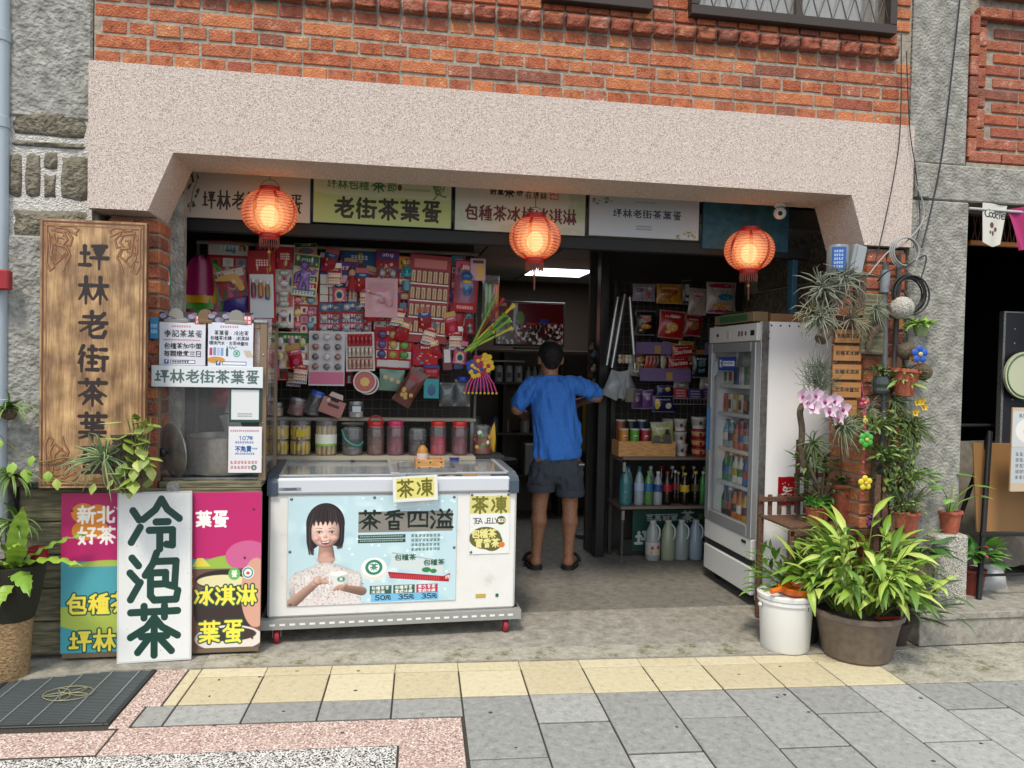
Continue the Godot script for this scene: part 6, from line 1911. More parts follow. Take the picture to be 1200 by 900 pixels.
func make_snack_rack() -> void:
	var rk := thing("snack_rack","black metal rack with wire mesh back and two plank shelves beside the fridge","rack")
	for x in [1.09,1.98]:
		part(rk,"upright",bx(v3(.03,2.12,.03),v3(x,1.06,-1.96),.002),sm("3a3a38",.5,.4))
	part(rk,"shelf",bx(v3(.93,.022,.34),v3(1.54,.789,-1.78),.002),sm("6a5a54",.6))
	part(rk,"shelf",bx(v3(.95,.022,.36),v3(1.54,.424,-1.78),.002),sm("6a5d50",.6))
	for y in [.75,.39]: part(rk,"bracket",bx(v3(.02,.09,.02),v3(1.09,y - .015,-1.63)).box(v3(1.09,y + .02,-1.78),v3(.02,.02,.32)),sm("8a8880",.5,.4))
	var ch := MB.new()
	for k in 22: ch.tube(arc(v3(1.085,.36 - k * .016,-1.62),.008,0,TAU,8,Vector3.RIGHT if k % 2 else v3(0,0,1),Vector3.UP),.0018,4,false)
	part(rk,"chain",ch,M.wire)
	for k in 17: part(rk,"mesh_wire",MB.new().tube([v3(1.11 + k * .054,.9,-1.952),v3(1.11 + k * .054,2.12,-1.952)],.002,4,false),sm("6a6862",.4,.6))
	for k in 21: part(rk,"mesh_wire",MB.new().tube([v3(1.09,.92 + k * .06,-1.948),v3(1.99,.92 + k * .06,-1.948)],.002,4,false),sm("6a6862",.4,.6))
	var Z := -1.85
	snack("purple and white bag of wrapped candies at the rack's top",[1.2865,2.0385,.185,.131],Z,"8d8494",[[-.2,.1,.3,.4,"6a4a72"],[.2,-.15,.3,.4,"9a4a5a"],[.25,.25,.2,.2,"b8b4b8"]])
	snack("yellow and orange bag at the rack's top beside the purple candies",[1.49,2.036,.208,.152],Z,"a8761c",[[-.1,.0,.6,.5,"8a4a16"],[.25,.1,.2,.3,"7a1c16"]])
	snack("narrow black and white bag beside the yellow bag",[1.6355,2.0545,.083,.191],Z,"2a2828",[[.0,.1,.5,.5,"9a9894"],[0,-.3,.6,.15,"9a9894"]],.06)
	snack("pale pinkish bag of rice crackers with a red mark",[1.717,1.9835,.154,.205],Z + .02,"9a8a80",[[-.05,.22,.3,.14,"a02026"]],-.05)
	snack("large pink and white bag with a blue banner",[1.8945,2.0145,.247,.245],Z + .05,"a8a09a",[[0,.38,.94,.16,"a01c4a"],[.1,.02,.6,.22,"1f6a86"],[0,-.25,.7,.2,"a8824a"],[0,-.43,.94,.1,"a01c4a"]])
	snack("green bag peeking out beside the fridge top",[1.9845,1.8605,.155,.093],Z + .08,"14633a",[],.1)
	snack("black bag with orange flames in the second row",[1.303,1.806,.164,.19],Z,"171312",[[.0,.15,.6,.28,"a86a5a"],[.0,-.15,.6,.2,"b3721c"],[-.25,-.3,.2,.1,"b3721c"]])
	snack("glossy red bag with a heap of golden chips",[1.5025,1.798,.207,.216],Z + .03,"94161c",[[.0,-.1,.5,.35,"b08a48"],[-.15,-.28,.25,.12,"b08a48"],[.12,.3,.5,.12,"8f8a86"]],-.07)
	snack("dark red bag with brown print beside the golden chips bag",[1.692,1.798,.14,.166],Z,"6f1416",[[.0,.0,.7,.5,"7a4a26"]],-.05)
	for e in [["glossy red snack packet hung behind the front snack bags","8a1a1e"],["glossy yellow snack packet hung behind the front snack bags","a8821c"],["glossy white snack packet hung behind the front snack bags","a8a49c"]]:
		var src: Node3D
		for n in 5:
			var p := v3(rng.randf_range(1.17,1.93),rng.randf_range(1.3,2.02),-1.915)
			if n == 0: src = snack(e[0],[p.x,p.y,.13,.15],-1.915,e[1],[[0,.05,.5,.35,"c0a060"],[0,-.25,.4,.15,"e0dcd0"]])
			else: copy(src,p).rotation.z = rng.randf_range(-.2,.2)
	# purple price trays
	for e in [[[1.352,1.6125,.286,.091],"empty purple tray with a price tag in the third row"],[[1.4515,1.41,.409,.098],"purple tray with a price tag below the red chip bags"],[[1.806,1.617,.084,.092],"short purple tray end beside the fridge"]]:
		var q: Array = e[0]
		var t := thing("purple_tray",e[1],"tray",v3(q[0],q[1],-1.78),"purple trays on the rack")
		part(t,"front",bx(v3(q[2],q[3],.004),v3(0,0,0),.001),sm("5f4a72",.5))
		part(t,"base",bx(v3(q[2],.004,.14),v3(0,-q[3] / 2 + .002,-.072)),sm("5f4a72",.5))
		if q[2] > .1: part(t,"price_tag",bx(v3(.05,.06,.002),v3(.03,-.01,.0035)),sm("8f7440",.7))
	for e in [[[1.5765,1.595,.165,.098],"upper red corn chip bag lying in the third row"],[[1.547,1.506,.164,.09],"lower red corn chip bag standing in the purple tray"]]:
		var t := snack(e[1],e[0],-1.765,"8a1318",[[.0,.3,.6,.14,"2a0a0c"]],.06)
		var tm2 := TextMesh.new()
		tm2.text = "Doritos"
		tm2.font_size = 32
		tm2.pixel_size = e[0][2] * .0072
		tm2.depth = .002
		inst(t,"lettering",tm2,sm("c9c4bc",.4),Transform3D(rz(.08),v3(0,-.005,e[0][3] * .16 + .004)))
	for k in 6:
		var t := snack("orange and brown stick packet standing in the purple tray",[1.3125,1.5045,.041,.097],-1.80,["9a3420","8a2a1c","6a3a26","2a1a18","a8a08a","4a2a20"][k],[],rng.randf_range(-.3,.3))
		t.position.x += k * .03
		t.set_meta("label",["orange stick packet standing in the purple tray","red stick packet standing in the purple tray","brown stick packet standing in the purple tray","black stick packet standing in the purple tray","cream stick packet standing in the purple tray","dark brown stick packet standing in the purple tray"][k])
	snack("black bag with a pale blue swirl hanging beside the fridge",[1.7545,1.487,.147,.192],Z + .03,"14181c",[[.0,.1,.5,.3,"3f6270"],[.0,-.22,.4,.16,"3f6270"],[.0,.1,.25,.12,"14181c"]])
	snack("purple crinkled bag low on the rack",[1.2355,1.222,.089,.15],Z + .05,"4a2a5c",[[0,0,.4,.3,"7a6080"]])
	snack("second purple crinkled bag beside the navy and yellow bag",[1.321,1.22,.096,.144],Z + .05,"54306a",[[0,.1,.4,.3,"8a7090"]],.1)
	snack("navy and yellow bag low on the rack",[1.445,1.1865,.186,.125],Z + .06,"14183e",[[-.3,.0,.25,.7,"a88a1c"],[.2,-.1,.3,.4,"b0a89a"]])
	snack("navy bag with yellow top behind the navy and yellow bag",[1.464,1.281,.124,.092],Z + .02,"1a1f4a",[[.2,.2,.4,.4,"b0921c"]])
	for e in [[[1.5795,1.2675,.103,.085],"8f2432","red card packet in the little wire basket"],[[1.697,1.263,.104,.086],"3a2c62","purple card packet in the little wire basket"],[[1.805,1.2645,.07,.085],"4a2452","violet card packet at the end of the little wire basket"]]:
		var q: Array = e[0]
		var t := thing("card_packet",e[2],"packet",v3(q[0],q[1],-1.8),GS)
		t.rotation.x = -.25
		part(t,"box",bx(v3(q[2],q[3],.03),Vector3.ZERO,.002),sm(e[1],.4))
		for k in 3: part(t,"print",bx(v3(q[2] * .7,.008,.001),v3(0,q[3] * (.25 - k * .25),.0155)),sm("9a8a90",.5))
	var wbq = [1.662,1.211,.304,.046]
	var wb := thing("wire_basket","little white wire basket of card packets on the rack","basket",v3(wbq[0],wbq[1],-1.76))
	var wm := MB.new()
	for s in [-1.0,1.0]: wm.tube([v3(-wbq[2] / 2,s * wbq[3] / 2,0),v3(wbq[2] / 2,s * wbq[3] / 2,0)],.0025,5)
	for k in 12: wm.tube([v3(-wbq[2] / 2 + k * wbq[2] / 11.0,wbq[3] / 2,0),v3(-wbq[2] / 2 + k * wbq[2] / 11.0 + .006,-wbq[3] / 2,0),v3(-wbq[2] / 2 + k * wbq[2] / 11.0 + .006,-wbq[3] / 2,-.1)],.0018,4)
	part(wb,"wires",wm,sm("9a9690",.4,.3))
	# wooden tray of chip cans
	var y := .80
	var cr = [1.2675,.878,.457,.14]
	var cx: float = cr[0]
	var tr := thing("wooden_tray","pine tray box with a steel clip on its front holding chip cans","box",v3(cx,y,-1.69))
	var w: float = cr[2] * .97
	part(tr,"front",bx(v3(w,.115,.012),v3(0,.058,.056),.002),M.pine)
	part(tr,"back",bx(v3(w,.115,.012),v3(0,.058,-.11),.002),M.pine)
	for s in [-1.0,1.0]: part(tr,"side",bx(v3(.012,.115,.152),v3(s * (w / 2 - .007),.058,-.027),.002),M.pine)
	part(tr,"base",bx(v3(w - .026,.008,.15),v3(0,.005,-.027)),M.pine)
	part(tr,"clip",bx(v3(.16,.012,.012),v3(.11,.108,.068),.002).box(v3(.07,.135,.068),v3(.05,.045,.005),.002).box(v3(.15,.14,.068),v3(.06,.055,.005),.002),sm("6f6a62",.35,.8))
	for k in 3: part(tr,"nail",MB.new().ell(v3(-.2 + k * .16,.04 + .02 * (k % 2),.063),v3(.004,.004,.002),6,4),sm("4a1c16",.5))
	var cm := {}
	for row in 2:
		for k in 3:
			var cl: String = [["b0742a","4a8a2a","8f1a22"],["7a4226","1c2024","1a2448"]][row][k]
			var p := v3(cx - w / 2 + .055 + k * .083,y + .01 + row * .0,-1.685 - row * .085)
			var hh := .19 if row == 0 else .25
			var can := thing("chip_can",["orange","green","red","brown","black","navy"][row * 3 + k] + " tall can of potato chips standing in the pine tray","can",p,"chip cans in the pine tray")
			part(can,"tube",MB.new().lathe([v2(0,0),v2(.036,0),v2(.036,hh),v2(0,hh)],18),sm(cl,.35))
			part(can,"lid",MB.new().at(v3(0,hh,0)).lathe([v2(.037,-.004),v2(.037,.006),v2(0,.007)],18),sm("b0b0aa",.4))
			var fc := part(can,"label_face",MB.new().ell(v3(0,hh * .72,.0295),v3(.017,.02,.008),10,8),sm("c0aca0",.5))
			part(fc,"moustache",MB.new().ell(v3(0,hh * .72 - .003,.0365),v3(.014,.0045,.003),8,6),sm("2a1c18",.5))
	snack("pale yellow-green bag standing behind the pine tray's clip",[1.419,.9475,.178,.215],-1.72,"9a9a62",[[.2,.1,.25,.3,"2f3226"],[-.1,-.2,.3,.2,"b8b48a"]],.1)
	bagmat.albedo_texture = ImageTexture.create_from_image(bagprint.im)
	# instant noodle cups
	var cups := [[772,486,"b0aca4",0],[798,486,"b0aca4",0],[798,503,"aca8a0",0],[799,519,"b0aca4",0],[819,485,"b0aca4",0],[819,500,"8a1c20",1],[819,512,"94181e",1],[819,524,"8f1a20",1],[788,488,"a8a49c",0]]
	var cp := [v3(1.378,1.019,-1.7),v3(1.548,1.014,-1.7),v3(1.55,.91,-1.7),v3(1.56,.813,-1.7),v3(1.689,1.03,-1.68),v3(1.691,.959,-1.68),v3(1.693,.887,-1.68),v3(1.695,.809,-1.68),v3(1.504,1.001,-1.78)]
	var cl2 := ["white noodle cup balanced above the yellow-green bag","white noodle cup on top of the speckled stack","white noodle cup in the middle of the speckled stack","white noodle cup at the bottom of the speckled stack","white noodle bowl on top of the red stack","red noodle bowl highest in the red stack","red noodle bowl in the middle of the red stack","red noodle bowl at the bottom of the red stack","white noodle cup behind the speckled stack"]
	var ys := [.96,.99,.893,.801,1.008,.937,.869,.801,.98]
	for k in 9:
		var p: Vector3 = cp[k]
		p.y = ys[k]
		var t := thing("noodle_cup",cl2[k],"noodle cup",p,"instant noodle cups on the upper shelf")
		var red: bool = cups[k][3] == 1
		var hh := .066 if red else (.09 if k != 3 and k != 2 else .09)
		var rt := .062 if k >= 4 and k < 8 else .05
		part(t,"cup",MB.new().lathe([v2(0,0),v2(rt * .78,0),v2(rt * .97,hh * .93),v2(rt * 1.03,hh * .95),v2(rt * 1.03,hh),v2(0,hh)],20),sm(cups[k][2],.4))
		part(t,"printed_band",MB.new().lathe([v2(rt * .85,hh * .3),v2(rt * .945,hh * .78)],20),sm("b08a5a" if red else "8f8a86",.4))
		part(t,"emblem",MB.new().ell(v3(-.008,hh * .5,rt * .86),v3(.013,.014,.005),8,6),sm("2a2422" if not red else "5a1416",.4))
		part(t,"emblem",MB.new().ell(v3(.018,hh * .34,rt * .82),v3(.01,.009,.005),8,6),sm("a03a2a",.4))
	single("cup_riser",bx(v3(.1,.158,.07),v3(0,.079,0),.003),sm("8a7a62",.7),"small carton raising the noodle cup behind the yellow-green bag","carton",v3(cp[0].x,.801,-1.755))
	var o0 := v3(cp[0].x,.96,-1.755)
	for n in get_children():
		if n.has_meta("label") and n.get_meta("label") == cl2[0]: n.position = o0
		if n.has_meta("label") and n.get_meta("label") == cl2[8]: n.position = v3(cp[8].x,.98,-1.83)
	single("cup_riser",bx(v3(.1,.178,.1),v3(0,.089,0),.003),sm("8a8478",.7),"pale carton under the rear noodle cup","carton",v3(cp[8].x,.801,-1.83))
	# drink bottles on the lower shelf
	var bl := [[732,.29,.045,"3a7a80","","1f6a5a","large teal water bottle at the shelf's chain end",true],[748,.27,.036,"9aa8b0","8fa0b8","2a5aa8","clear water bottle with blue and white label beside the teal bottle",true],[759,.255,.033,"5a8a4a","2a5a8a","4a9a2a","green lemon drink bottle with blue label",true],[770,.25,.034,"a0a8ac","22427a","b8b8b4","clear sports drink bottle with navy label",true],[781,.25,.035,"1a0f0c","8f1a1e","9a1a1c","dark cola bottle with red label and red cap",false],[791,.25,.03,"1c1110","7a1c2a","b4b4b0","dark drink bottle with maroon label and white cap",false],[797,.24,.03,"201512","3a4a2a","a8862a","dark tea bottle with green label and gold cap",false],[804,.24,.035,"1f120c","b5961c","c0a01c","dark drink bottle with bright yellow label and yellow cap",false],[814,.25,.033,"181310","4a4420","b8a01c","black drink bottle with olive label and yellow cap",false],[824,.25,.034,"2a6a2a","2f7a3a","b8b8b0","green tea bottle with white cap beside the fridge",false]]
	var bp := [v3(1.118,.456,-1.68),v3(1.224,.455,-1.68),v3(1.298,.455,-1.68),v3(1.372,.454,-1.68),v3(1.446,.453,-1.68),v3(1.53,.459,-1.72),v3(1.555,.465,-1.68),v3(1.586,.459,-1.64),v3(1.671,.451,-1.68),v3(1.731,.454,-1.66)]
	for k in bl.size():
		var b = bl[k]
		bottle(v3(bp[k].x,.436,-1.67 - .06 * float(k == 5 or k == 6)),b[1],b[2],b[3],b[4],b[5],b[6],b[7])
	for k in 8:
		var e = [["2a5aa8","8a98a0","blue-capped"],["4a9a2a","6a8a4a","green-capped"],["b8b8b4","8a9094","white-capped clear"],["9a1a1c","1a0f0c","red-capped dark"],["b8b8b4","1a1210","white-capped dark"],["b5961c","1f140c","yellow-capped dark"],["a8a8a0","201814","grey-capped dark"],["3a8a2a","2a5a2a","green-capped tea"]][k]
		bottle(v3(1.19 + k * .088,.436,-1.82),.27,.034,e[1],"",e[0],e[2] + " bottle in the back row of the lower shelf")
	# jugs and green board on the floor
	var gb := thing("green_sign_board","green shop sign with white brush lettering standing behind the plastic jugs","sign")
	var c := cv(420,230,"1c4a42")
	c.rect(0,110,420,120,hx("1f4238"))
	c.text("百萬冠軍",70,24,40,hx("b0b8b0"),3.0,1,1.1)
	c.text("茶",262,8,66,hx("c0c6c0"),4.6,1)
	c.text("茶鄉",350,26,30,hx("8a7f3a"),2.0,1,1.1)
	c.text("坪林老街",16,112,92,hx("b8beb8"),8.0,0,1.1)
	board(gb,"board",[1.571,.195,.64,.322],-1.88,.012,tm(c,.4),sm("1c4a42",.5),"lettering")
	part(gb,"foot",bx(v3(.9,.125,.02),v3(1.6,.0625,-1.89)),M.dark)
	var jp := [v3(1.368,0,-1.711),v3(1.49,0,-1.726),v3(1.599,0,-1.743),v3(1.713,0,-1.734)]
	for k in 4:
		var p: Vector3 = jp[k]
		var t := thing("plastic_jug",["clear plastic jug with a floral label on the floor by the green board","yellowish plastic jug next to the floral labelled jug","plain cloudy jug standing between two other jugs","bluish cloudy jug next to the fridge"][k],"jug",v3(p.x,.001,-1.74),"plastic jugs on the floor")
		var r := .056
		part(t,"body",MB.new().lathe([v2(0,.002),v2(r * .9,0),v2(r,.015),v2(r,.16),v2(r * .93,.175),v2(r * .9,.22),v2(r * .5,.27),v2(r * .42,.285)],20),sm(["8d9490","8a917a","8a948e","8a98a4"][k],.25))
		part(t,"cap",MB.new().at(v3(0,.283,0)).lathe([v2(.026,0),v2(.027,.02),v2(.022,.024),v2(0,.024)],14),sm("a8a6a0",.4))
		part(t,"handle",MB.new().tube(curve([v3(.012,.275,.02),v3(.03,.25,.052),v3(.03,.2,.062),v3(.02,.165,.055)]),.007,7),sm("a8aeaa",.3))
		if k == 0:
			part(t,"label",MB.new().lathe([v2(r * 1.015,.045),v2(r * 1.015,.14)],20),sm("b0aca6",.5))
			for e in [[-.02,.1],[.022,.105],[-.025,.065],[.03,.07]]: part(t,"flower_print",MB.new().ell(v3(e[0],e[1],sqrt(r * r - e[0] * e[0]) + .001),v3(.014,.014,.003),8,6),sm("a8322a" if e[1] > .09 else "b08a3a",.5))
	# silver umbrella handles / foil tubes and the hanging clear bags
	var st := thing("silver_tube_bundle","three long silver foil tubes hanging upside down at the rack's corner","tubes",v3(1.018,2.06,-1.7))
	for e in [[v3(1.033,1.984,-1.7),v3(.96,1.474,-1.7)],[v3(1.085,2.005,-1.7),v3(.994,1.456,-1.68)],[v3(1.132,1.989,-1.72),v3(1.179,1.453,-1.7)]]:
		part(st,"tube",MB.new().tube([e[0] - st.position,(e[0] as Vector3).lerp(e[1],.5) - st.position,e[1] - st.position],[.014,.019,.014],10),sm("8f8f8e",.25,.8))
		part(st,"hook",MB.new().tube([e[0] - st.position,e[0] - st.position + v3(.01,.05,0),v3(.03,.05,-.05)],.006,6),M.dark)
	var cb := thing("clear_bag_bunch","bunch of crumpled clear plastic bags hanging below the silver tubes","plastic bags",v3(1.057,1.325,-1.66))
	for k in 5:
		var p := part(cb,"bag",pillow(.13,.19,.09,k * 3),sm(["8f9499","9aa0a4","84898c","a0a4a6","787c80"][k],.2),v3(-.05 + k * .027,.01 * (k % 2),-.012 * k))
		p.rotation.z = -.4 + k * .2
	var bs := thing("woven_basket","small woven grey basket hung beside the clear bags","basket",v3(1.138,1.255,-1.68))
	part(bs,"body",MB.new().lathe([v2(0,-.05),v2(.035,-.05),v2(.045,.05),v2(.04,.05),v2(.03,-.045)],16,.06),sm("6a655a",.8))
	part(bs,"rim",MB.new().tube(arc(v3(0,.05,0),.044,0,TAU,18,Vector3.RIGHT,v3(0,0,1)),.005,6),sm("7a756a",.8))
	var ms := thing("plush_toys","cluster of pale little plush keyrings above the clear bags","toys",v3(1.098,1.515,-1.66))
	for k in 5: part(ms,"plush",MB.new().ell(v3(-.05 + k * .026,.0,0),v3(.016,.026,.016),10,7).ell(v3(-.05 + k * .026,.03,0),v3(.014,.013,.014),8,6),sm(["a8a49c","9a7a5a","b0aca4","a8a49c","6a6a5a"][k],.9))

# ---------------------------------------------------------------- drinks fridge (door faces the passage)
func make_fridge() -> void:
	var f := thing("drinks_fridge","tall white drinks fridge with chrome-framed glass door facing the passage","fridge",v3(1.6,0,-.56))
	# body local: x 0..0.62 (depth), z 0..-0.7 (width)
	var D := .6
	var W := .7
	var wm: Material = sm("ebecec",.35)
	part(f,"side_panel",bx(v3(D,1.68,.03),v3(D / 2,.92,-.015),.004),wm)
	part(f,"side_panel",bx(v3(D,1.68,.03),v3(D / 2,.92,-W + .015),.004),wm)
	part(f,"back_panel",bx(v3(.03,1.66,W - .06),v3(D - .015,.92,-W / 2)),sm("b9bcbd",.5))
	part(f,"top_panel",bx(v3(D - .03,.02,W - .06),v3(D / 2 - .02,1.742,-W / 2)),wm)
	part(f,"inner_floor",bx(v3(D - .03,.02,W - .06),v3(D / 2 - .015,.44,-W / 2)),sm("b9bcbd",.4))
	var hd := part(f,"header_panel",bx(v3(.03,.11,W - .002),v3(-.017,1.695,-W / 2),.004),sm("c9c9c4",.35))
	for e in [[-.14,.03,.012,"1f1f20"],[-.3,.04,.03,"b0b0aa"],[-.46,.02,.02,"2a4a8a"],[-.5,.02,.02,"8a2a1c"],[-.55,.02,.016,"2a6a4a"],[-.64,.05,.02,"1f1f20"]]: part(hd,"control",bx(v3(.003,e[2] * 1.6,e[1]),v3(-.033,1.69,-W - e[0] + .0)),sm(e[3],.4))
	part(f,"trim",bx(v3(.05,1.72,.006),v3(.02,.9,.003),.002),M.steel)
	part(f,"grille_panel",bx(v3(.03,.13,W - .004),v3(-.017,.35,-W / 2),.006),sm("c4c5c2",.35))
	part(f,"kick_panel",bx(v3(.03,.17,W - .004),v3(-.017,.155,-W / 2),.006),sm("c4c5c2",.35))
	var gl := part(f,"vent",bx(v3(.012,.055,W - .02),v3(.0,.262,-W / 2)),M.dark)
	for k in 5: part(gl,"louvre",bx(v3(.008,.004,W - .03),v3(-.01,.243 + k * .0095,-W / 2)),sm("55565a",.4,.4))
	part(f,"badge",bx(v3(.002,.018,.06),v3(-.034,.385,-.1)),sm("3a3a2a",.4,.4))
	# door
	var dr := Node3D.new()
	dr.name = "door"
	f.add_child(dr,true)
	var cm := sm("a2a4a5",.35,.5)
	var y0 := .42
	var y1 := 1.635
	part(dr,"door_frame",MB.new().box(v3(-.02,(y0 + y1) / 2,-.035),v3(.035,y1 - y0,.06),.004).box(v3(-.02,(y0 + y1) / 2,-W + .035),v3(.035,y1 - y0,.06),.004).box(v3(-.02,y0 + .035,-W / 2),v3(.035,.07,W - .13),.004).box(v3(-.02,y1 - .03,-W / 2),v3(.035,.06,W - .13),.004),cm)
	part(dr,"glass_pane",bx(v3(.006,y1 - y0 - .13,W - .13),v3(-.02,(y0 + y1) / 2 + .005,-W / 2)),glass("dfe8e8",.02,.02))
	part(dr,"handle",bx(v3(.02,.3,.02),v3(-.05,1.05,-W + .06),.004),sm("2a6a9a",.4))
	var c := cv(200,90,"1c3a86")
	c.rect(14,20,32,50,hx("d8dce4"))
	c.text("f",18,24,40,hx("1c3a86"),4)
	c.rect(54,28,130,34,hx("d0d4dc"))
	c.fine(62,38,112,1,22,hx("26345a"),rng)
	var sx := MB.new()
	sx.x = Transform3D(ry(-PI / 2),v3(-.0255,1.5,-.42))
	sx.quad(v3(-.13,-.045,0),v3(.13,-.045,0),v3(.13,.045,0),v3(-.13,.045,0))
	part(dr,"blue_sticker",sx,tm(c,.4))
	part(dr,"mascot_sticker",MB.new().ell(v3(-.025,1.47,-.595),v3(.002,.05,.035),10,8).ell(v3(-.0255,1.43,-.62),v3(.002,.03,.022),8,6),sm("a8b4bc",.4))
	# shelves and drinks
	var cols := ["1a0f0c","8a1418","1f6a2a","a88a10","5a8a90","1a4488","a85a14","4a1a3a","b8b8b0"]
	var n := 0
	for s in 5:
		var y: float = [.455,.70,.93,1.17,1.36][s]
		var sf := MB.new()
		for k in 12: sf.tube([v3(.04,y - .004,-.05 - k * .054),v3(.54,y - .004,-.05 - k * .054)],.003,4,false)
		for k in 3: sf.tube([v3(.04 + k * .25,y - .008,-.04),v3(.04 + k * .25,y - .008,-.66)],.003,4,false)
		if s > 0:
			var sp := part(f,"shelf",sf,sm("b8bcbe",.4,.3))
			part(sp,"price_rail",bx(v3(.006,.024,W - .08),v3(.036,y - .01,-W / 2),.001),sm("b9bcb8",.4))
		for r in 2:
			for k in 8:
				var tall := s < 3
				var hh := [.2,.195,.19,.125,.12][s] as float
				var rr := .03
				var p := v3(.085 + r * .1,y,-.085 - k * .076)
				var cl: String = cols[(k / 2 * 3 + s * 2 + r) % 9]
				var t := thing("fridge_drink","","drink",f.position + p,"drinks inside the fridge")
				var names := {"1a0f0c": "dark cola","8a1418": "red","1f6a2a": "green","a88a10": "yellow","5a8a90": "pale teal","1a4488": "blue","a85a14": "orange","4a1a3a": "purple","b8b8b0": "white"}
				t.set_meta("label","%s drink %s on the %s fridge shelf" % [names[cl],"bottle" if tall else "carton",["bottom","second","middle","fourth","top"][s]])
				if tall:
					part(t,"bottle",MB.new().lathe([v2(0,0),v2(rr,0),v2(rr,hh * .6),v2(rr * .4,hh * .86),v2(rr * .38,hh * .92)],12),sm(cl,.2))
					part(t,"label",MB.new().lathe([v2(rr * 1.02,hh * .25),v2(rr * 1.02,hh * .52)],12),sm(cols[(k + s * 3 + 4) % 9],.4))
					part(t,"cap",MB.new().at(v3(0,hh * .9,0)).lathe([v2(rr * .44,0),v2(rr * .44,hh * .08),v2(0,hh * .09)],10),sm(cols[(k + 2) % 9],.4))
				else:
					part(t,"carton",bx(v3(.052,hh,.056),v3(0,hh / 2,0),.003),sm(["b9b4a8",cl][k % 2],.4))
					part(t,"print",bx(v3(.001,hh * .5,.04),v3(-.0268,hh * .45,0)),sm(cols[(k + s) % 9],.4))
	for z in [-.06,-W + .06]:
		for x in [.06,D - .06]:
			part(f,"castor",MB.new().at(v3(x,.035,z),rx(PI / 2)).lathe([v2(0,-.012),v2(.035,-.012),v2(.035,.012),v2(0,.012)],16),M.black)
	part(f,"base_rail",bx(v3(D,.02,W - .02),v3(D / 2,.075,-W / 2)),sm("5a4a42",.5))
	# red-and-white drink sticker on the side panel
	c = cv(120,150,"9c1420")
	c.line([20,96,52,88,60,60,40,52,34,70,60,78,92,70],5,4,hx("d8d4d0"))
	c.line([24,124,60,110,92,118,80,96],4.5,3.5,hx("d8d4d0"))
	c.line([62,92,92,96],4,4,hx("d8d4d0"))
	for p in [[30,36],[46,30],[70,40]]: c.ell(p[0],p[1],3.5,3.5,hx("d8d4d0"))
	var rs := thing("red_sticker","red square sticker with white swash lettering on the fridge side","sticker")
	board(rs,"sticker",[1.791,.717,.12,.174],-.554,.002,tm(c,.3),sm("9c1420",.4))
	for k in 9: part(f,"rivet",MB.new().ell(v3(.06 + k * .06 if k < 7 else .045,1.735 if k < 7 else 1.735 - (k - 6) * .04,.001),v3(.006,.006,.003),8,5),M.dark)
	# cartons on top
	var bxq := thing("cardboard_carton","flat cardboard carton with red stamp lying on the fridge","carton",v3(1.93,1.762,-.85))
	part(bxq,"carton",bx(v3(.5,.05,.5),v3(0,.026,0),.002),sm("8a6844",.8))
	part(bxq,"stamp",bx(v3(.2,.03,.002),v3(.06,.026,.251)),sm("7a1f1c",.7))
	var bx2 := thing("cardboard_carton","green-printed carton on the front edge of the fridge top","carton",v3(1.62,1.762,-.9))
	part(bx2,"carton",bx(v3(.1,.06,.56),v3(0,.031,0),.002),sm("7a6a4a",.8))
	part(bx2,"print",bx(v3(.002,.04,.4),v3(-.051,.03,0)),sm("2a5a3a",.7))

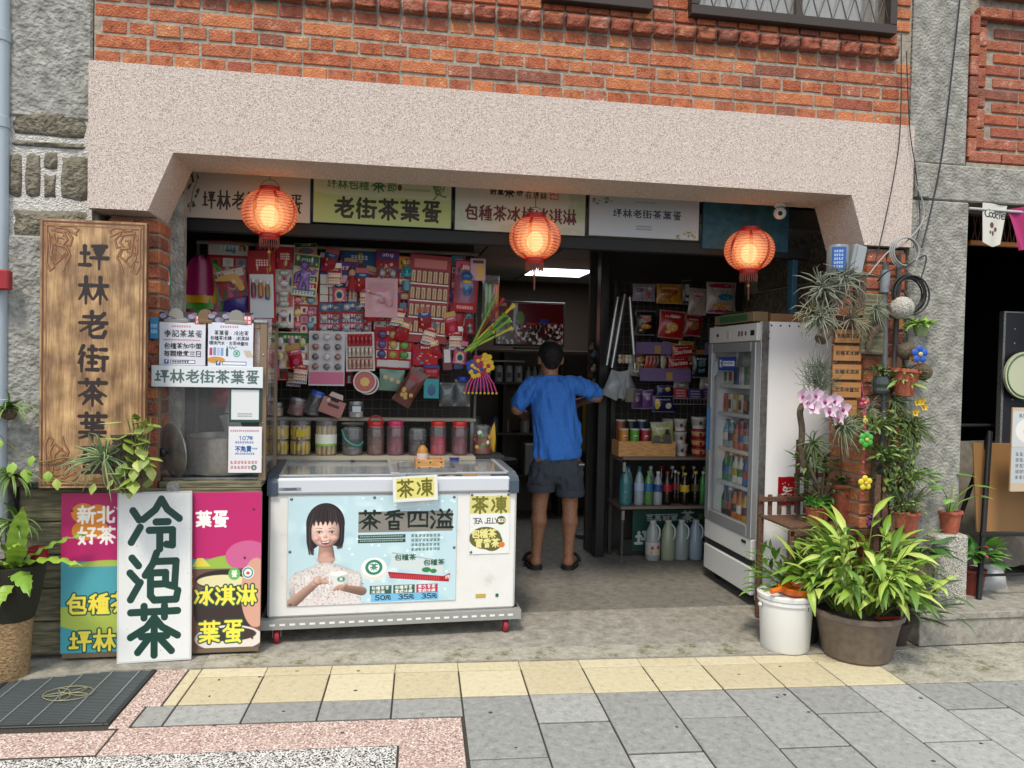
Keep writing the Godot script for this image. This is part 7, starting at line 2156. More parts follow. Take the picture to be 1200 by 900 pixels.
# ---------------------------------------------------------------- back of the shop
func make_back_shop() -> void:
	var sh := thing("back_shelving","dark shelving unit across the back of the shop","shelving",v3(0,0,-3.5))
	for y in [1.60,1.29,.8,.4]: part(sh,"shelf_board",bx(v3(1.9,.025,.34),v3(.75,y,-.12),.002),sm("6a5846" if y > 1.5 else "4a433b",.7))
	for x in [-.2,.48,1.04,1.7]: part(sh,"upright",bx(v3(.03,1.6,.3),v3(x,.8,-.12),.002),sm("3a352f",.7))
	part(sh,"back_sheet",bx(v3(1.9,1.62,.01),v3(.75,.81,-.3)),sm("5a5046",.8))
	part(sh,"light_bar",bx(v3(.32,.014,.02),v3(.5,1.5,.06)),sm("8f9294",.4))
	for k in 3:
		var t := thing("spray_bottle",["white spray bottle at the far end of the trio on the back shelf","white spray bottle in the middle of the trio on the back shelf","white spray bottle of the trio next to the slim bottles"][k],"bottle",v3([.42,.515,.61][k] - .0,1.3025,-3.5),"white bottles on the back shelf")
		part(t,"body",MB.new().lathe([v2(0,0),v2(.042,0),v2(.042,.13),v2(.034,.155),v2(0,.165)],16),sm("9a9c9a",.4))
		part(t,"label",bx(v3(.035,.05,.002),v3(0,.065,.0425)),sm("3a3c3c",.5))
	for k in 5:
		var t := thing("small_bottle","slim white bottle in the close-set row of five on the back shelf","bottle",v3(.71 + k * .062,1.3025,-3.5),"row of slim bottles on the back shelf")
		part(t,"body",MB.new().lathe([v2(0,0),v2(.026,0),v2(.026,.1),v2(.01,.13),v2(.01,.15),v2(0,.15)],12),sm("8f9088",.4))
		part(t,"cap",MB.new().at(v3(0,.148,0)).lathe([v2(.012,0),v2(.012,.018),v2(0,.02)],10),sm("4a4a46",.4))
	for k in 9:
		var t := thing("shelf_jar",["amber","green","clear","blue-lidded","brown","white","red-lidded","grey","yellow"][k] + " jar on the middle back shelf","jar",v3(-.08 + k * .15 + .02 * (k % 2),.8135,-3.52),"jars on the middle back shelf")
		part(t,"body",MB.new().lathe([v2(0,0),v2(.045,0),v2(.045,.11),v2(.036,.13),v2(0,.13)],14),sm(["6a4a22","2f4a30","6a706e","5a605e","3f2c20","8f8d86","5a5a56","4c4e50","7a6a2c"][k],.3))
		part(t,"lid",MB.new().at(v3(0,.13,0)).lathe([v2(.038,0),v2(.038,.02),v2(0,.022)],14),sm(["3a3a38","3a3a38","6a6a66","1c3a7a","3a2a20","7a7a76","7a1c1c","3a3a38","6a5a1c"][k],.4))
	for k in 3:
		var e = [[.14,.4135,.34],[.14,.0,.36],[.82,.4135,.3]][k]
		var t := thing("white_drawer_box",["upper white storage drawer on the low back shelf","lower white storage drawer on the floor","white storage drawer beside the man"][k],"drawer",v3(e[0] + .05,e[1],-3.5),"white drawers in the back")
		part(t,"box",bx(v3(.4,e[2],.3),v3(0,e[2] / 2 + .001,-.02),.008),sm("8f9692",.5))
		part(t,"handle",bx(v3(.12,.018,.012),v3(0,e[2] * .75,.135),.003),sm("4a4e4c",.5))
	# television with a crowd at a red-curtained stage
	var c := cv(400,240,"5a0d10")
	for k in 60: c.rect(k * 7,0,3,150,hx("48090c"))
	c.rect(100,0,26,150,hx("9aa8b4"))
	c.ell(140,90,26,44,hx("5a7a3a"))
	c.rect(0,0,60,20,hx("a08a60"))
	c.rect(260,90,50,26,hx("1c3a8a"))
	c.rect(180,112,220,16,hx("a02a2a"))
	for k in 260: c.ell(rng.randf() * 400,110 + pow(rng.randf(),.8) * 130,rng.randf_range(5,12),rng.randf_range(6,16),[hx("2a2420"),hx("b8b0a8"),hx("3a2a26"),hx("8a5a5a"),hx("d0ccc8"),hx("1a1614")][k % 6])
	var tv := thing("television","wall television showing a crowd before a red-curtained stage","television",v3(.735,1.62,-3.62))
	part(tv,"case",bx(v3(.7,.44,.04),v3(0,.25,0),.004),M.black)
	part(tv,"stand",bx(v3(.3,.02,.12),v3(0,.01,0)),M.black)
	var sc := StandardMaterial3D.new()
	sc.albedo_color = Color.BLACK
	sc.emission_enabled = true
	sc.emission_operator = BaseMaterial3D.EMISSION_OP_MULTIPLY
	sc.emission = Color.WHITE
	sc.emission_texture = ImageTexture.create_from_image(c.im)
	sc.emission_energy_multiplier = .09
	sc.roughness = .2
	sc.texture_repeat = false
	var sq := MB.new()
	sq.quad(v3(-.335,.05,.0215),v3(.335,.05,.0215),v3(.335,.45,.0215),v3(-.335,.45,.0215))
	part(tv,"screen",sq,sc)
	var tl := AreaLight3D.new()
	tl.name = "screen_glow"
	tl.area_size = v2(.66,.4)
	tl.light_color = hx("e0a090")
	tl.light_energy = .05
	tl.shadow_enabled = true
	tv.add_child(tl)
	tl.position = v3(0,.27,.03)
	tl.rotation.y = PI
	single("yellow_board",bx(v3(.12,.52,.3),v3(0,.26,0),.004),sm("8a7416",.5),"yellow board standing behind the man","board",v3(1.2,.689,-2.9))
	var stl := thing("bar_stool","black round stool standing in the shadow by the white drawers","stool",v3(.32,0,-2.75))
	part(stl,"seat",MB.new().at(v3(0,.6,0)).lathe([v2(0,0),v2(.16,0),v2(.17,.02),v2(.16,.05),v2(0,.055)],20),M.dark)
	for k in 4: part(stl,"leg",MB.new().tube([v3(cos(k * PI / 2 + .7) * .12,.6,sin(k * PI / 2 + .7) * .12),v3(cos(k * PI / 2 + .7) * .17,.0,sin(k * PI / 2 + .7) * .17)],.012,8),M.dark)
	part(stl,"ring",MB.new().tube(arc(v3(0,.22,0),.155,0,TAU,20,Vector3.RIGHT,v3(0,0,1)),.007,6),M.dark)
	var fb := thing("umbrella_base","grey round umbrella base on the floor by the door post","base",v3(1.12,.0,-2.6))
	part(fb,"disc",MB.new().lathe([v2(0,0),v2(.17,0),v2(.17,.03),v2(.05,.06),v2(.03,.3),v2(0,.3)],20),sm("5a5e60",.5))
	for k in 7:
		var t := thing("plush_keyring",["white","grey","brown","cream","dark","blue","tan"][k] + " trinket on the string of hangings by the door post","trinket",v3(.93 + .02 * (k % 2),1.28 + k * .055,-2.02),"trinkets hanging by the door post")
		part(t,"body",MB.new().ell(Vector3.ZERO,v3(.025,.022,.02),10,7).ell(v3(.006,.026,0),v3(.015,.014,.013),8,6),sm(["8a8884","6a6a6a","4a3426","9a8f7a","2a2624","4a6a7a","6a5a44"][k],.8))
		part(t,"string",MB.new().tube([v3(0,.03,0),v3(0,.06,0)],.0015,4),M.blackwire)
# ---------------------------------------------------------------- the man
func nets(bones: Array,cell: float,k: float,wrinkle = null) -> MB:
	var lo := v3(1e9,1e9,1e9)
	var hi := -lo
	for b in bones:
		for q in 2:
			var r: float = maxf(b[2],b[3]) * maxf(1.0,maxf(b[4],b[5])) + k + cell * 2
			lo = lo.min(b[q] - v3(r,r,r))
			hi = hi.max(b[q] + v3(r,r,r))
	var n := Vector3i(((hi - lo) / cell).ceil()) + Vector3i.ONE
	var f := PackedFloat32Array()
	f.resize(n.x * n.y * n.z)
	f.fill(.2)
	for b in bones:
		var a: Vector3 = b[0]
		var e: Vector3 = b[1]
		var ra: float = b[2]
		var rb: float = b[3]
		var sx: float = b[4]
		var sz: float = b[5]
		var m := maxf(ra,rb) * maxf(1.0,maxf(sx,sz)) + k + cell * 2
		var i0 := Vector3i(((a.min(e) - lo - v3(m,m,m)) / cell).floor()).clamp(Vector3i.ZERO,n - Vector3i.ONE)
		var i1 := Vector3i(((a.max(e) - lo + v3(m,m,m)) / cell).ceil()).clamp(Vector3i.ZERO,n - Vector3i.ONE)
		var ab := e - a
		var l2 := maxf(ab.length_squared(),1e-8)
		for z in range(i0.z,i1.z + 1):
			for y in range(i0.y,i1.y + 1):
				for x in range(i0.x,i1.x + 1):
					var p := lo + v3(x,y,z) * cell - a
					var t := clampf(p.dot(ab) / l2,.0,1.0)
					var d3 := p - ab * t
					d3.x /= sx
					d3.z /= sz
					var d := (d3.length() - lerpf(ra,rb,t)) * minf(1.0,minf(sx,sz) + .15)
					var ix := (z * n.y + y) * n.x + x
					var o := f[ix]
					var h := maxf(k - absf(o - d),.0) / k
					f[ix] = minf(o,d) - h * h * k * .25
	if wrinkle != null:
		for z in n.z:
			for y in n.y:
				for x in n.x:
					var ix := (z * n.y + y) * n.x + x
					if f[ix] < .05: f[ix] += wrinkle.call(lo + v3(x,y,z) * cell)
	var mb := MB.new()
	var vid := {}
	var sy := n.x
	var szz := n.x * n.y
	var offs := [0,1,sy,sy + 1,szz,szz + 1,szz + sy,szz + sy + 1]
	for z in n.z - 1:
		for y in n.y - 1:
			for x in n.x - 1:
				var ix := (z * n.y + y) * n.x + x
				var mask := 0
				for q in 8:
					if f[ix + offs[q]] < .0: mask |= 1 << q
				if mask == 0 or mask == 255: continue
				var s := Vector3.ZERO
				var cnt := 0
				for e in [[0,1],[2,3],[4,5],[6,7],[0,2],[1,3],[4,6],[5,7],[0,4],[1,5],[2,6],[3,7]]:
					var fa := f[ix + offs[e[0]]]
					var fb := f[ix + offs[e[1]]]
					if (fa < .0) != (fb < .0):
						var t := fa / (fa - fb)
						s += v3(e[0] & 1,(e[0] >> 1) & 1,e[0] >> 2).lerp(v3(e[1] & 1,(e[1] >> 1) & 1,e[1] >> 2),t)
						cnt += 1
				vid[ix] = mb.v.size()
				var g := v3(f[ix + 1] - f[ix],f[ix + sy] - f[ix],f[ix + szz] - f[ix]) + v3(f[ix + offs[7]] - f[ix + offs[6]],f[ix + offs[7]] - f[ix + offs[5]],f[ix + offs[7]] - f[ix + offs[3]])
				mb.add(lo + (v3(x,y,z) + s / cnt) * cell,g if g.length_squared() > 1e-12 else Vector3.UP)
	for z in range(1,n.z - 1):
		for y in range(1,n.y - 1):
			for x in range(1,n.x - 1):
				var ix := (z * n.y + y) * n.x + x
				var inside := f[ix] < .0
				for ax in 3:
					var st: int = [1,sy,szz][ax]
					if (f[ix + st] < .0) == inside: continue
					var u: int = [sy,szz,1][ax]
					var w: int = [szz,1,sy][ax]
					if not (vid.has(ix) and vid.has(ix - u) and vid.has(ix - w) and vid.has(ix - u - w)): continue
					var a: int = vid[ix - u - w]
					var b: int = vid[ix - w]
					var c: int = vid[ix]
					var d: int = vid[ix - u]
					if inside: mb.i.append_array([a,c,b,a,d,c])
					else: mb.i.append_array([a,b,c,a,c,d])
	return mb
func make_man() -> void:
	var o := v3(.55,0,-1.57)
	var t := thing("person","person in a blue T-shirt, dark rolled shorts and black sandals seen from behind","person",o)
	var V := func(x: float,y: float,z: float) -> Vector3: return v3(x - .55,y,z)
	var B := []
	# head, neck, trunk
	B.append([V.call(.503,1.53,-.01),V.call(.503,1.545,.0),.083,.08,1.0,1.14])
	B.append([V.call(.503,1.455,-.03),V.call(.503,1.5,-.02),.062,.075,1.0,1.05])
	B.append([V.call(.505,1.36,.0),V.call(.503,1.47,-.005),.058,.054,1.0,1.0])
	B.append([V.call(.52,1.25,.0),V.call(.565,.85,.0),.105,.1,1.35,.8])
	# ears, nose
	for s in [-1.0,1.0]: B.append([V.call(.503 + s * .086,1.475,.0),V.call(.503 + s * .09,1.515,.01),.011,.014,.7,1.2])
	B.append([V.call(.503,1.5,-.125),V.call(.503,1.475,-.135),.008,.014,1.0,1.0])
	# arms: shoulders out, forearms reaching forward to the counter
	var sh := [V.call(.362,1.312,.0),V.call(.705,1.325,.0)]
	var el := [V.call(.268,1.15,.0),V.call(.86,1.245,-.03)]
	var wr := [V.call(.35,1.1,-.26),V.call(.80,1.19,-.28)]
	for s in 2:
		B.append([sh[s],el[s],.055,.043,1.0,1.0])
		B.append([el[s],wr[s],.042,.027,1.0,1.0])
		var hd: Vector3 = (wr[s] - el[s]).normalized()
		var side := v3(1,0,0) if s == 0 else v3(-1,0,0)
		var palm: Vector3 = wr[s] + hd * .06
		B.append([wr[s],palm,.026,.036,1.0,.8])
		for q in 4:
			var r0: Vector3 = palm + hd * .03 + v3(0,.028 - q * .019,0)
			var r1: Vector3 = r0 + hd * .035 + side * .008
			B.append([r0,r1,.01,.009,1.0,1.0])
			B.append([r1,r1 + hd * .02 + side * .02,.009,.008,1.0,1.0])
		B.append([wr[s] + hd * .03,wr[s] + hd * .07 + side * .035 + v3(0,.02,0),.012,.009,1.0,1.0])
	# legs
	var hip := [V.call(.475,.78,.0),V.call(.655,.78,.0)]
	var kn := [V.call(.447,.46,-.015),V.call(.672,.455,-.01)]
	var an := [V.call(.428,.085,.0),V.call(.658,.085,.03)]
	for s in 2:
		B.append([hip[s],kn[s],.085,.055,1.0,1.0])
		B.append([kn[s] + v3(0,.02,0),kn[s].lerp(an[s],.3) + v3(0,0,.015),.05,.056,1.0,1.0])
		B.append([kn[s].lerp(an[s],.3) + v3(0,0,.012),an[s] + v3(0,.04,0),.055,.034,1.0,1.0])
		B.append([an[s] + v3(0,.05,0),an[s] + v3(0,-.03,.012),.033,.034,1.0,1.0])
		var toe := v3(-.02,0,-.19) if s == 0 else v3(.09,0,-.165)
		B.append([an[s] + v3(0,-.035,0),an[s] + toe + v3(0,-.045,0),.032,.03,1.25,1.0])
	var skin := nm([[.0,"845a40"],[.5,"9a6c50"],[1.0,"aa7c60"]],.03,.4,.55,SX,4,70)
	part(t,"body",nets(B,.0115,.02),skin)
	# face features
	for s in [-1.0,1.0]: part(t,"eye",MB.new().ell(V.call(.503 + s * .03,1.515,-.098),v3(.012,.008,.008),8,6),sm("1f1814",.3))
	part(t,"mouth",MB.new().ell(V.call(.503,1.447,-.098),v3(.022,.006,.008),8,6),sm("7a4038",.5))
	# hair: short dark crop
	var hb := [[V.call(.503,1.555,.012),V.call(.503,1.545,.022),.083,.083,1.03,1.1],[V.call(.503,1.5,.045),V.call(.503,1.475,.04),.06,.045,1.15,.8],[V.call(.503,1.58,-.03),V.call(.503,1.575,-.06),.066,.05,1.1,1.0]]
	var nz := FastNoiseLite.new()
	nz.frequency = 60.0
	part(t,"hair",nets(hb,.0085,.02,func(p): return nz.get_noise_3d(p.x,p.y * .5,p.z) * .006),sm("15110f",.75))
	var hs := MB.new()
	for k in 420:
		var d := v3(rng.randfn(),rng.randfn() * .8 + .35,rng.randfn() + .4).normalized()
		if d.y < -.25 and d.z < .5: continue
		var q: Vector3 = V.call(.503,1.545,.012) + d * v3(.083,.08,.092)
		hs.tube([q,q + d * .008 + v3(0,-.004,0),q + d * .011 + v3(rng.randf_range(-.006,.006),-.012,.002)],[.003,.0024,.0008],3,false)
	part(t,"hair_strands",hs,sm("1a1513",.6))
	# T-shirt
	var S := []
	S.append([V.call(.415,1.315,.0),V.call(.645,1.325,.0),.066,.066,1.0,1.05])
	S.append([V.call(.505,1.365,.0),V.call(.505,1.345,.0),.066,.09,1.15,1.0])
	S.append([V.call(.525,1.24,.0),V.call(.555,1.02,.0),.13,.122,1.24,.86])
	S.append([V.call(.555,1.02,.0),V.call(.575,.845,.005),.122,.134,1.34,.92])
	var se := [V.call(.28,1.19,.0),V.call(.835,1.275,-.02)]
	for s in 2: S.append([sh[s],se[s],.066,.062,1.0,1.05])
	var nw := FastNoiseLite.new()
	nw.seed = 3
	nw.frequency = 7.0
	nw.fractal_octaves = 2
	var shirt := nets(S,.0115,.03,func(p: Vector3):
		var v := nw.get_noise_3d(p.x * 2.6 + p.y * .5,p.y * .55,p.z * 2.0) * .017
		v += .004 * sin((p.x - p.y * .6) * 70.0 + 3.0 * sin(p.y * 11.0)) * smoothstep(.9,1.2,p.y)
		v += .006 * sin(p.x * 46.0 + p.y * 9.0 + 2.0 * sin(p.y * 6.0)) * smoothstep(1.3,1.0,p.y)
		v += maxf(.0,.79 + .01 * sin(p.x * 9.0) - p.y) * 6.0 + maxf(.0,p.y - 1.395) * 5.0
		return v)
	var tee := nm([[.0,"2f68bc"],[.5,"3877cc"],[1.0,"4684d8"]],.05,.4,.9,SX,4,71)
	part(t,"t_shirt",shirt,tee)
	# rolled shorts
	var P := []
	P.append([V.call(.50,.715,.0),V.call(.64,.715,.0),.118,.118,1.0,.92])
	P.append([V.call(.475,.72,.0),V.call(.452,.635,.0),.105,.096,1.0,1.0])
	P.append([V.call(.655,.72,.0),V.call(.668,.6,.0),.105,.1,1.0,1.0])
	P.append([V.call(.53,.80,.0),V.call(.6,.80,.0),.1,.1,1.0,.95])
	var shorts := nets(P,.0115,.025,func(p: Vector3): return nw.get_noise_3d(p.x * 3.0,p.y * 2.0,p.z * 3.0) * .014)
	var den := nm([[.0,"2d3138"],[.5,"3d424a"],[1.0,"4e545d"]],.08,.3,.9,SX,4,72)
	var shp := part(t,"shorts",shorts,den)
	for e in [[V.call(.451,.565,.0),.098],[V.call(.668,.53,.0),.1]]:
		part(shp,"rolled_cuff",MB.new().at(e[0]).lathe([v2(e[1] * .8,.0),v2(e[1] * 1.02,-.004),v2(e[1] * 1.06,.02),v2(e[1] * 1.03,.045),v2(e[1] * .85,.05)],24,.02),den)
	part(shp,"pocket_label",bx(v3(.04,.01,.002),V.call(.72,.765,.118)),sm("9a9488",.6))
	# sandals
	for s in 2:
		var toe := v3(-.02,0,-.19) if s == 0 else v3(.09,0,-.165)
		var a: Vector3 = an[s]
		var dirv := v3(toe.x,0,toe.z).normalized()
		var sd := MB.new()
		sd.x = Transform3D(Basis(dirv.cross(Vector3.UP),Vector3.UP,-dirv),v3(a.x,.0,a.z))
		sd.surf(func(u,v):
			var an2: float = u * TAU
			var wd: float = .048 if cos(an2) > 0 else .054
			return v3(sin(an2) * wd,[.0,.002,.022,.026,.026][int(v * 4.0 + .01)],.045 * cos(an2) if cos(an2) > 0 else .22 * cos(an2)) * v3(.0 if v > .99 else 1.0,1,.0 if v > .99 else 1.0),24,4)
		sd.tube(arc(v3(0,.026,-.125),.056,0,PI,12,v3(1,0,0),v3(0,1.0,-.2)),.012,8)
		part(t,"sandal",sd,sm("1a1919",.7))
# ---------------------------------------------------------------- plants
func leafset(key: String,kinds: Array) -> Array:
	if not M.has(key):
		var a := []
		for k in kinds: a.append(MB.new().leaf(k[0],k[1],k[2],k[3],k[4] if k.size() > 4 else 5,k[5] if k.size() > 5 else .4).mesh())
		M[key] = a
	return M[key]
func put_leaf(par: Node,me: Mesh,m: Material,p: Vector3,dir: Vector3,sc := 1.0,roll := .0) -> void:
	var b := look(dir,v3(0,.3,1) if absf(dir.normalized().y) > .9 else Vector3.UP * -1.0)
	b = b * Basis(Vector3.UP,roll)
	inst(par,"leaf",me,m,Transform3D(b.scaled_local(Vector3.ONE * sc),p))
func tapered_pot(par: Node,r0: float,r1: float,h: float,m: Material,rim := .012,called := "pot",sq := 1.0) -> void:
	var mb := MB.new()
	mb.x = Transform3D(Basis.from_scale(v3(1,1,sq)),Vector3.ZERO)
	mb.lathe([v2(0,.004),v2(r0 * .94,0),v2(r0,.008),v2(lerpf(r0,r1,.86),h * .86),v2(r1 + rim * .3,h * .87),v2(r1 + rim,h * .885),v2(r1 + rim,h),v2(r1 - .006,h),v2(r1 - .01,h * .88),v2(0,h * .87)],28)
	part(par,called,mb,m)
	var so := MB.new()
	so.x = Transform3D(Basis.from_scale(v3(1,1,sq)),v3(0,h * .9,0))
	so.lathe([v2(r1 * .97,0),v2(r1 * .5,.006),v2(0,.008)],20)
	part(par,"soil",so,M.soil)
func airplant(label: String,p: Vector3,r: float,n: int,col: String) -> Node3D:
	var t := thing("air_plant",label,"air plant",p,"air plants mounted on the pillar")
	var mb := MB.new()
	for k in n:
		var d := v3(rng.randfn(),rng.randfn() * .8 + .15,rng.randfn() * .6 + .5).normalized()
		var l := r * rng.randf_range(.75,1.15)
		var cv2 := v3(rng.randf_range(-.5,.5),rng.randf_range(-.9,.1),rng.randf_range(-.2,.5)) * l
		mb.tube([d * r * .06,d * l * .5 + cv2 * .1,d * l * .85 + cv2 * .4,d * l + cv2 * .85],[r * .045,r * .034,r * .02,r * .004],4,false)
	part(t,"leaves",mb,leafmat(col,.8))
	part(t,"base",MB.new().ell(Vector3.ZERO,v3(r * .18,r * .14,r * .16),10,7),M.bark)
	return t
func make_plants() -> void:
	# ------- the big tub with broad bamboo-like leaves
	var base := v3(1.653,0,.394)
	base = v3(1.757,0,.24)
	var t := thing("potted_palm_grass","large brown ribbed tub full of bright green arching palm-grass leaves","potted plant",base)
	var pot := MB.new()
	pot.x = Transform3D(Basis.from_scale(v3(1,.8,1)),Vector3.ZERO)
	pot.lathe([v2(0,.003),v2(.155,0),v2(.165,.012),v2(.205,.26),v2(.212,.268),v2(.222,.27),v2(.222,.3),v2(.206,.3),v2(.2,.27),v2(0,.262)],60,.012)
	part(t,"tub",pot,nm([[.0,"5a4d42"],[.5,"6b5e52"],[1.0,"7a6d60"]],.02,.5,.6,SX,4,80))
	part(t,"soil",MB.new().at(v3(0,.216,0)).lathe([v2(.2,0),v2(.1,.012),v2(0,.015)],20),M.soil)
	part(t,"red_label",bx(v3(.14,.004,.03),v3(.07,.236,.15),.001),sm("8a1f1c",.4))
	var ls := leafset("palm",[[.2,.046,1.2,.25],[.18,.042,1.7,.25],[.22,.048,.9,.2],[.15,.038,2.1,.25]])
	var lm := [leafmat("7c9a34"),leafmat("65882a"),leafmat("93ad48"),leafmat("547626"),leafmat("a8b85c")]
	var cu := MB.new()
	for k in 66:
		var a := rng.randf() * TAU
		var sp := sqrt(rng.randf_range(.02,1.0))
		var hh := rng.randf_range(.17,.44) * (1.25 - .6 * sp)
		var b := v3(cos(a) * .12 * sp,.222,sin(a) * .12 * sp)
		var tip := b + v3(cos(a) * (.27 if cos(a) > 0 else .2) * sp,hh,sin(a) * .24 * sp)
		cu.tube([b,b.lerp(tip,.5) + v3(0,.04,0),tip],[.005,.004,.002],5,false)
		for q in 6:
			var f := .35 + .13 * q
			var p := b.lerp(tip,minf(f,1.0)) + v3(0,.03 * sin(f * PI),0)
			var a2 := a + rng.randf_range(-1.3,1.3)
			var d := v3(cos(a2),rng.randf_range(.0,.9) if q < 5 else 1.6,sin(a2) + .15).normalized()
			put_leaf(t,ls[rng.randi() % 4],lm[rng.randi() % 5],p,d,rng.randf_range(.7,1.1),rng.randf_range(-.4,.4))
	part(t,"stems",cu,leafmat("5a6a1e"))
	# spray reaching to the left over the bucket
	var t2 := thing("fern_bush","leafy green shoots spreading from behind the white bucket","plant",v3(1.58,0,.0))
	tapered_pot(t2,.09,.12,.2,sm("2a2522",.8))
	var fl := leafset("smallfern",[[.11,.03,.9,.3,4],[.09,.026,1.3,.3,4]])
	for k in 230:
		var a := rng.randf() * TAU
		var d := v3(cos(a) * .8 - .2,rng.randf_range(.2,1.2),sin(a) * .35 - .15)
		var p := v3(0,.2,0) + d * rng.randf_range(.05,.26)
		put_leaf(t2,fl[k % 2],[leafmat("5d8a24"),leafmat("466f1c"),leafmat("74983a")][k % 3],p,d.normalized() + v3(rng.randf_range(-.6,.6),.1,.3),rng.randf_range(.7,1.3))
	var sc := MB.new()
	for k in 14:
		var a := TAU * k / 14.0
		sc.tube([v3(0,.18,0),v3(cos(a) * .12 - .02,.34,sin(a) * .08),v3(cos(a) * .24 - .05,.42,sin(a) * .16)],[.004,.003,.0015],4,false)
	part(t2,"stems",sc,leafmat("55661e"))
	# ------- white bucket with orange ladle
	var bp := v3(1.36,0,.214)
	var bk := thing("white_bucket","white plastic pail with lid standing on the yellow tiles","bucket",v3(1.435,0,.1))
	bk.scale.y = .86
	part(bk,"pail",MB.new().lathe([v2(0,.003),v2(.118,0),v2(.124,.01),v2(.136,.285),v2(.145,.29),v2(.145,.305),v2(.137,.308),v2(.14,.325)],40),sm("d6d6d2",.4))
	part(bk,"lid",MB.new().lathe([v2(.146,.318),v2(.148,.338),v2(.14,.345),v2(.125,.343),v2(.12,.334),v2(0,.334)],40),sm("d9d8d3",.4))
	for s in [-1.0,1.0]: part(bk,"lug",MB.new().ell(v3(s * .146,.27,0),v3(.01,.014,.016),8,6),sm("c9c9c4",.4))
	var ldl := thing("orange_ladle","orange plastic ladle lying on the white bucket's lid","ladle",bk.position + v3(.03,.297,.045))
	part(ldl,"bowl",MB.new().lathe([v2(0,.002),v2(.07,0),v2(.082,.012),v2(.088,.034),v2(.092,.036),v2(.086,.038),v2(.078,.014),v2(0,.008)],28),sm("d86a1a",.35))
	part(ldl,"handle",MB.new().tube([v3(-.07,.034,.02),v3(-.12,.036,.04),v3(-.17,.03,.055)],[.012,.014,.013],8),sm("d86a1a",.35))
	# ------- red pot behind the tub, log planter, block and the pots on the step
	t = thing("red_plastic_pot","red plastic pot with broad green leaves behind the brown tub","potted plant",v3(2.074,0,.159) + v3(-.03,0,-.14))
	tapered_pot(t,.085,.11,.21,sm("7a2e22",.6))
	_bushy(t,v3(0,.2,0),.22,34,["3f6a24","557f30","6d8f4a"],.12,.05)
	t = thing("log_planter","tall bamboo log planter with dark glossy leaves on the step","potted plant",v3(2.241,.142,.06))
	t.position.y = .178
	part(t,"log",MB.new().lathe([v2(0,0),v2(.06,0),v2(.064,.005),v2(.062,.16),v2(.066,.165),v2(.062,.17),v2(.062,.31),v2(.054,.31),v2(.05,.27),v2(0,.27)],22),M.bark)
	_bushy(t,v3(0,.28,0),.16,30,["27481e","355c24","436b2c"],.13,.045)
	single("concrete_block",bx(v3(.2,.39,.14),v3(0,.195,0),.012),M.block,"upright exposed-aggregate concrete block on the step's corner","block",v3(2.441,.146,.08) * v3(1,0,0) + v3(0,.178,.0))
	t = thing("terracotta_pot","terracotta plastic pot with arrow-shaped leaves on top of the concrete block","potted plant",v3(2.47,.531,0) * v3(1,0,0) + v3(0,.569,-.0))
	tapered_pot(t,.045,.062,.125,M.terracotta,.006)
	var al := leafset("taro",[[.12,.085,.7,.15,5,.25],[.09,.07,.9,.2,5,.25]])
	for e in [[-.1,.2,.05],[.04,.27,-.02],[.12,.14,.06],[-.04,.23,-.06],[.08,.21,.07],[-.06,.12,.08]]:
		var tip := v3(e[0],.1 + e[1] * .85,e[2])
		part(t,"stem",MB.new().tube([v3(e[0] * .1,.11,0),v3(e[0] * .4,.11 + e[1] * .5,e[2] * .4),tip],[.005,.004,.003],5),leafmat("6f8f3a"))
		put_leaf(t,al[0] if e[1] > .18 else al[1],leafmat("5d8838" if e[1] > .15 else "7aa050"),tip,v3(signf(e[0]) * 1.0,.15,.6),1.0)
	t = thing("red_plastic_pot","slim red pot of pink-tipped poinsettia leaves behind the concrete block","potted plant",v3(2.735,.104,-.1) * v3(1,0,0) + v3(0,.178,-.12))
	tapered_pot(t,.05,.066,.15,sm("7a3026",.6),.006)
	_bushy(t,v3(.02,.2,.02),.2,46,["3f7028","588a34","6f9a40"],.12,.06)
	put_leaf(t,leafset("taro",[])[1],leafmat("a83a58"),v3(-.05,.3,.12),v3(-.3,.6,.8),.9)
	put_leaf(t,leafset("taro",[])[1],leafmat("b04a66"),v3(-.06,.28,.13),v3(.5,-.4,.8),.7)
	# ------- slatted wooden plant stand
	var w := thing("slatted_plant_stand","brown wooden slatted bench with lattice back beside the fridge","plant stand",v3(1.79,0,-.2))
	var dw: Material = M.darkwood
	for k in 8: part(w,"seat_slat",bx(v3(.54,.016,.032),v3(0,.6,-.15 + k * .042),.003),dw)
	for k in 9: part(w,"front_slat",bx(v3(.03,.54,.014),v3(-.25 + k * .062,.29,.165),.003),dw)
	part(w,"front_rail",bx(v3(.56,.035,.016),v3(0,.575,.181),.003),dw)
	part(w,"front_rail",bx(v3(.56,.03,.016),v3(0,.12,.181),.003),dw)
	for x in [-.265,.265]:
		for z in [-.16,.185]: part(w,"leg",bx(v3(.028,.59,.028),v3(x,.296,z - .01),.003),dw)
	part(w,"arm_rail",bx(v3(.3,.03,.016),v3(-.13,.7,-.17),.003),dw)
	for k in 5: part(w,"arm_slat",bx(v3(.026,.12,.014),v3(-.26 + k * .06,.665,-.185),.003),dw)
	for k in 6: part(w,"back_slat",bx(v3(.028,[.44,.42,.4,.36,.34,.32][k],.014),v3(-.02 + k * .058,.61 + [.22,.21,.2,.18,.17,.16][k],-.2),.003),dw)
	for y in [.72,.84,.96]: part(w,"back_rail",bx(v3(.34,.024,.012),v3(.12,y,-.184),.003),dw)
	var pk := thing("wooden_pickets","short dark wooden picket panel standing among the plants","fence panel",v3(2.0,.45,.09))
	for k in 3: part(pk,"picket",bx(v3(.034,.46,.016),v3(-.045 + k * .046,.23 - .01 * k,0),.004),dw)
	part(pk,"rail",bx(v3(.14,.03,.012),v3(0,.1,-.014),.003),dw)
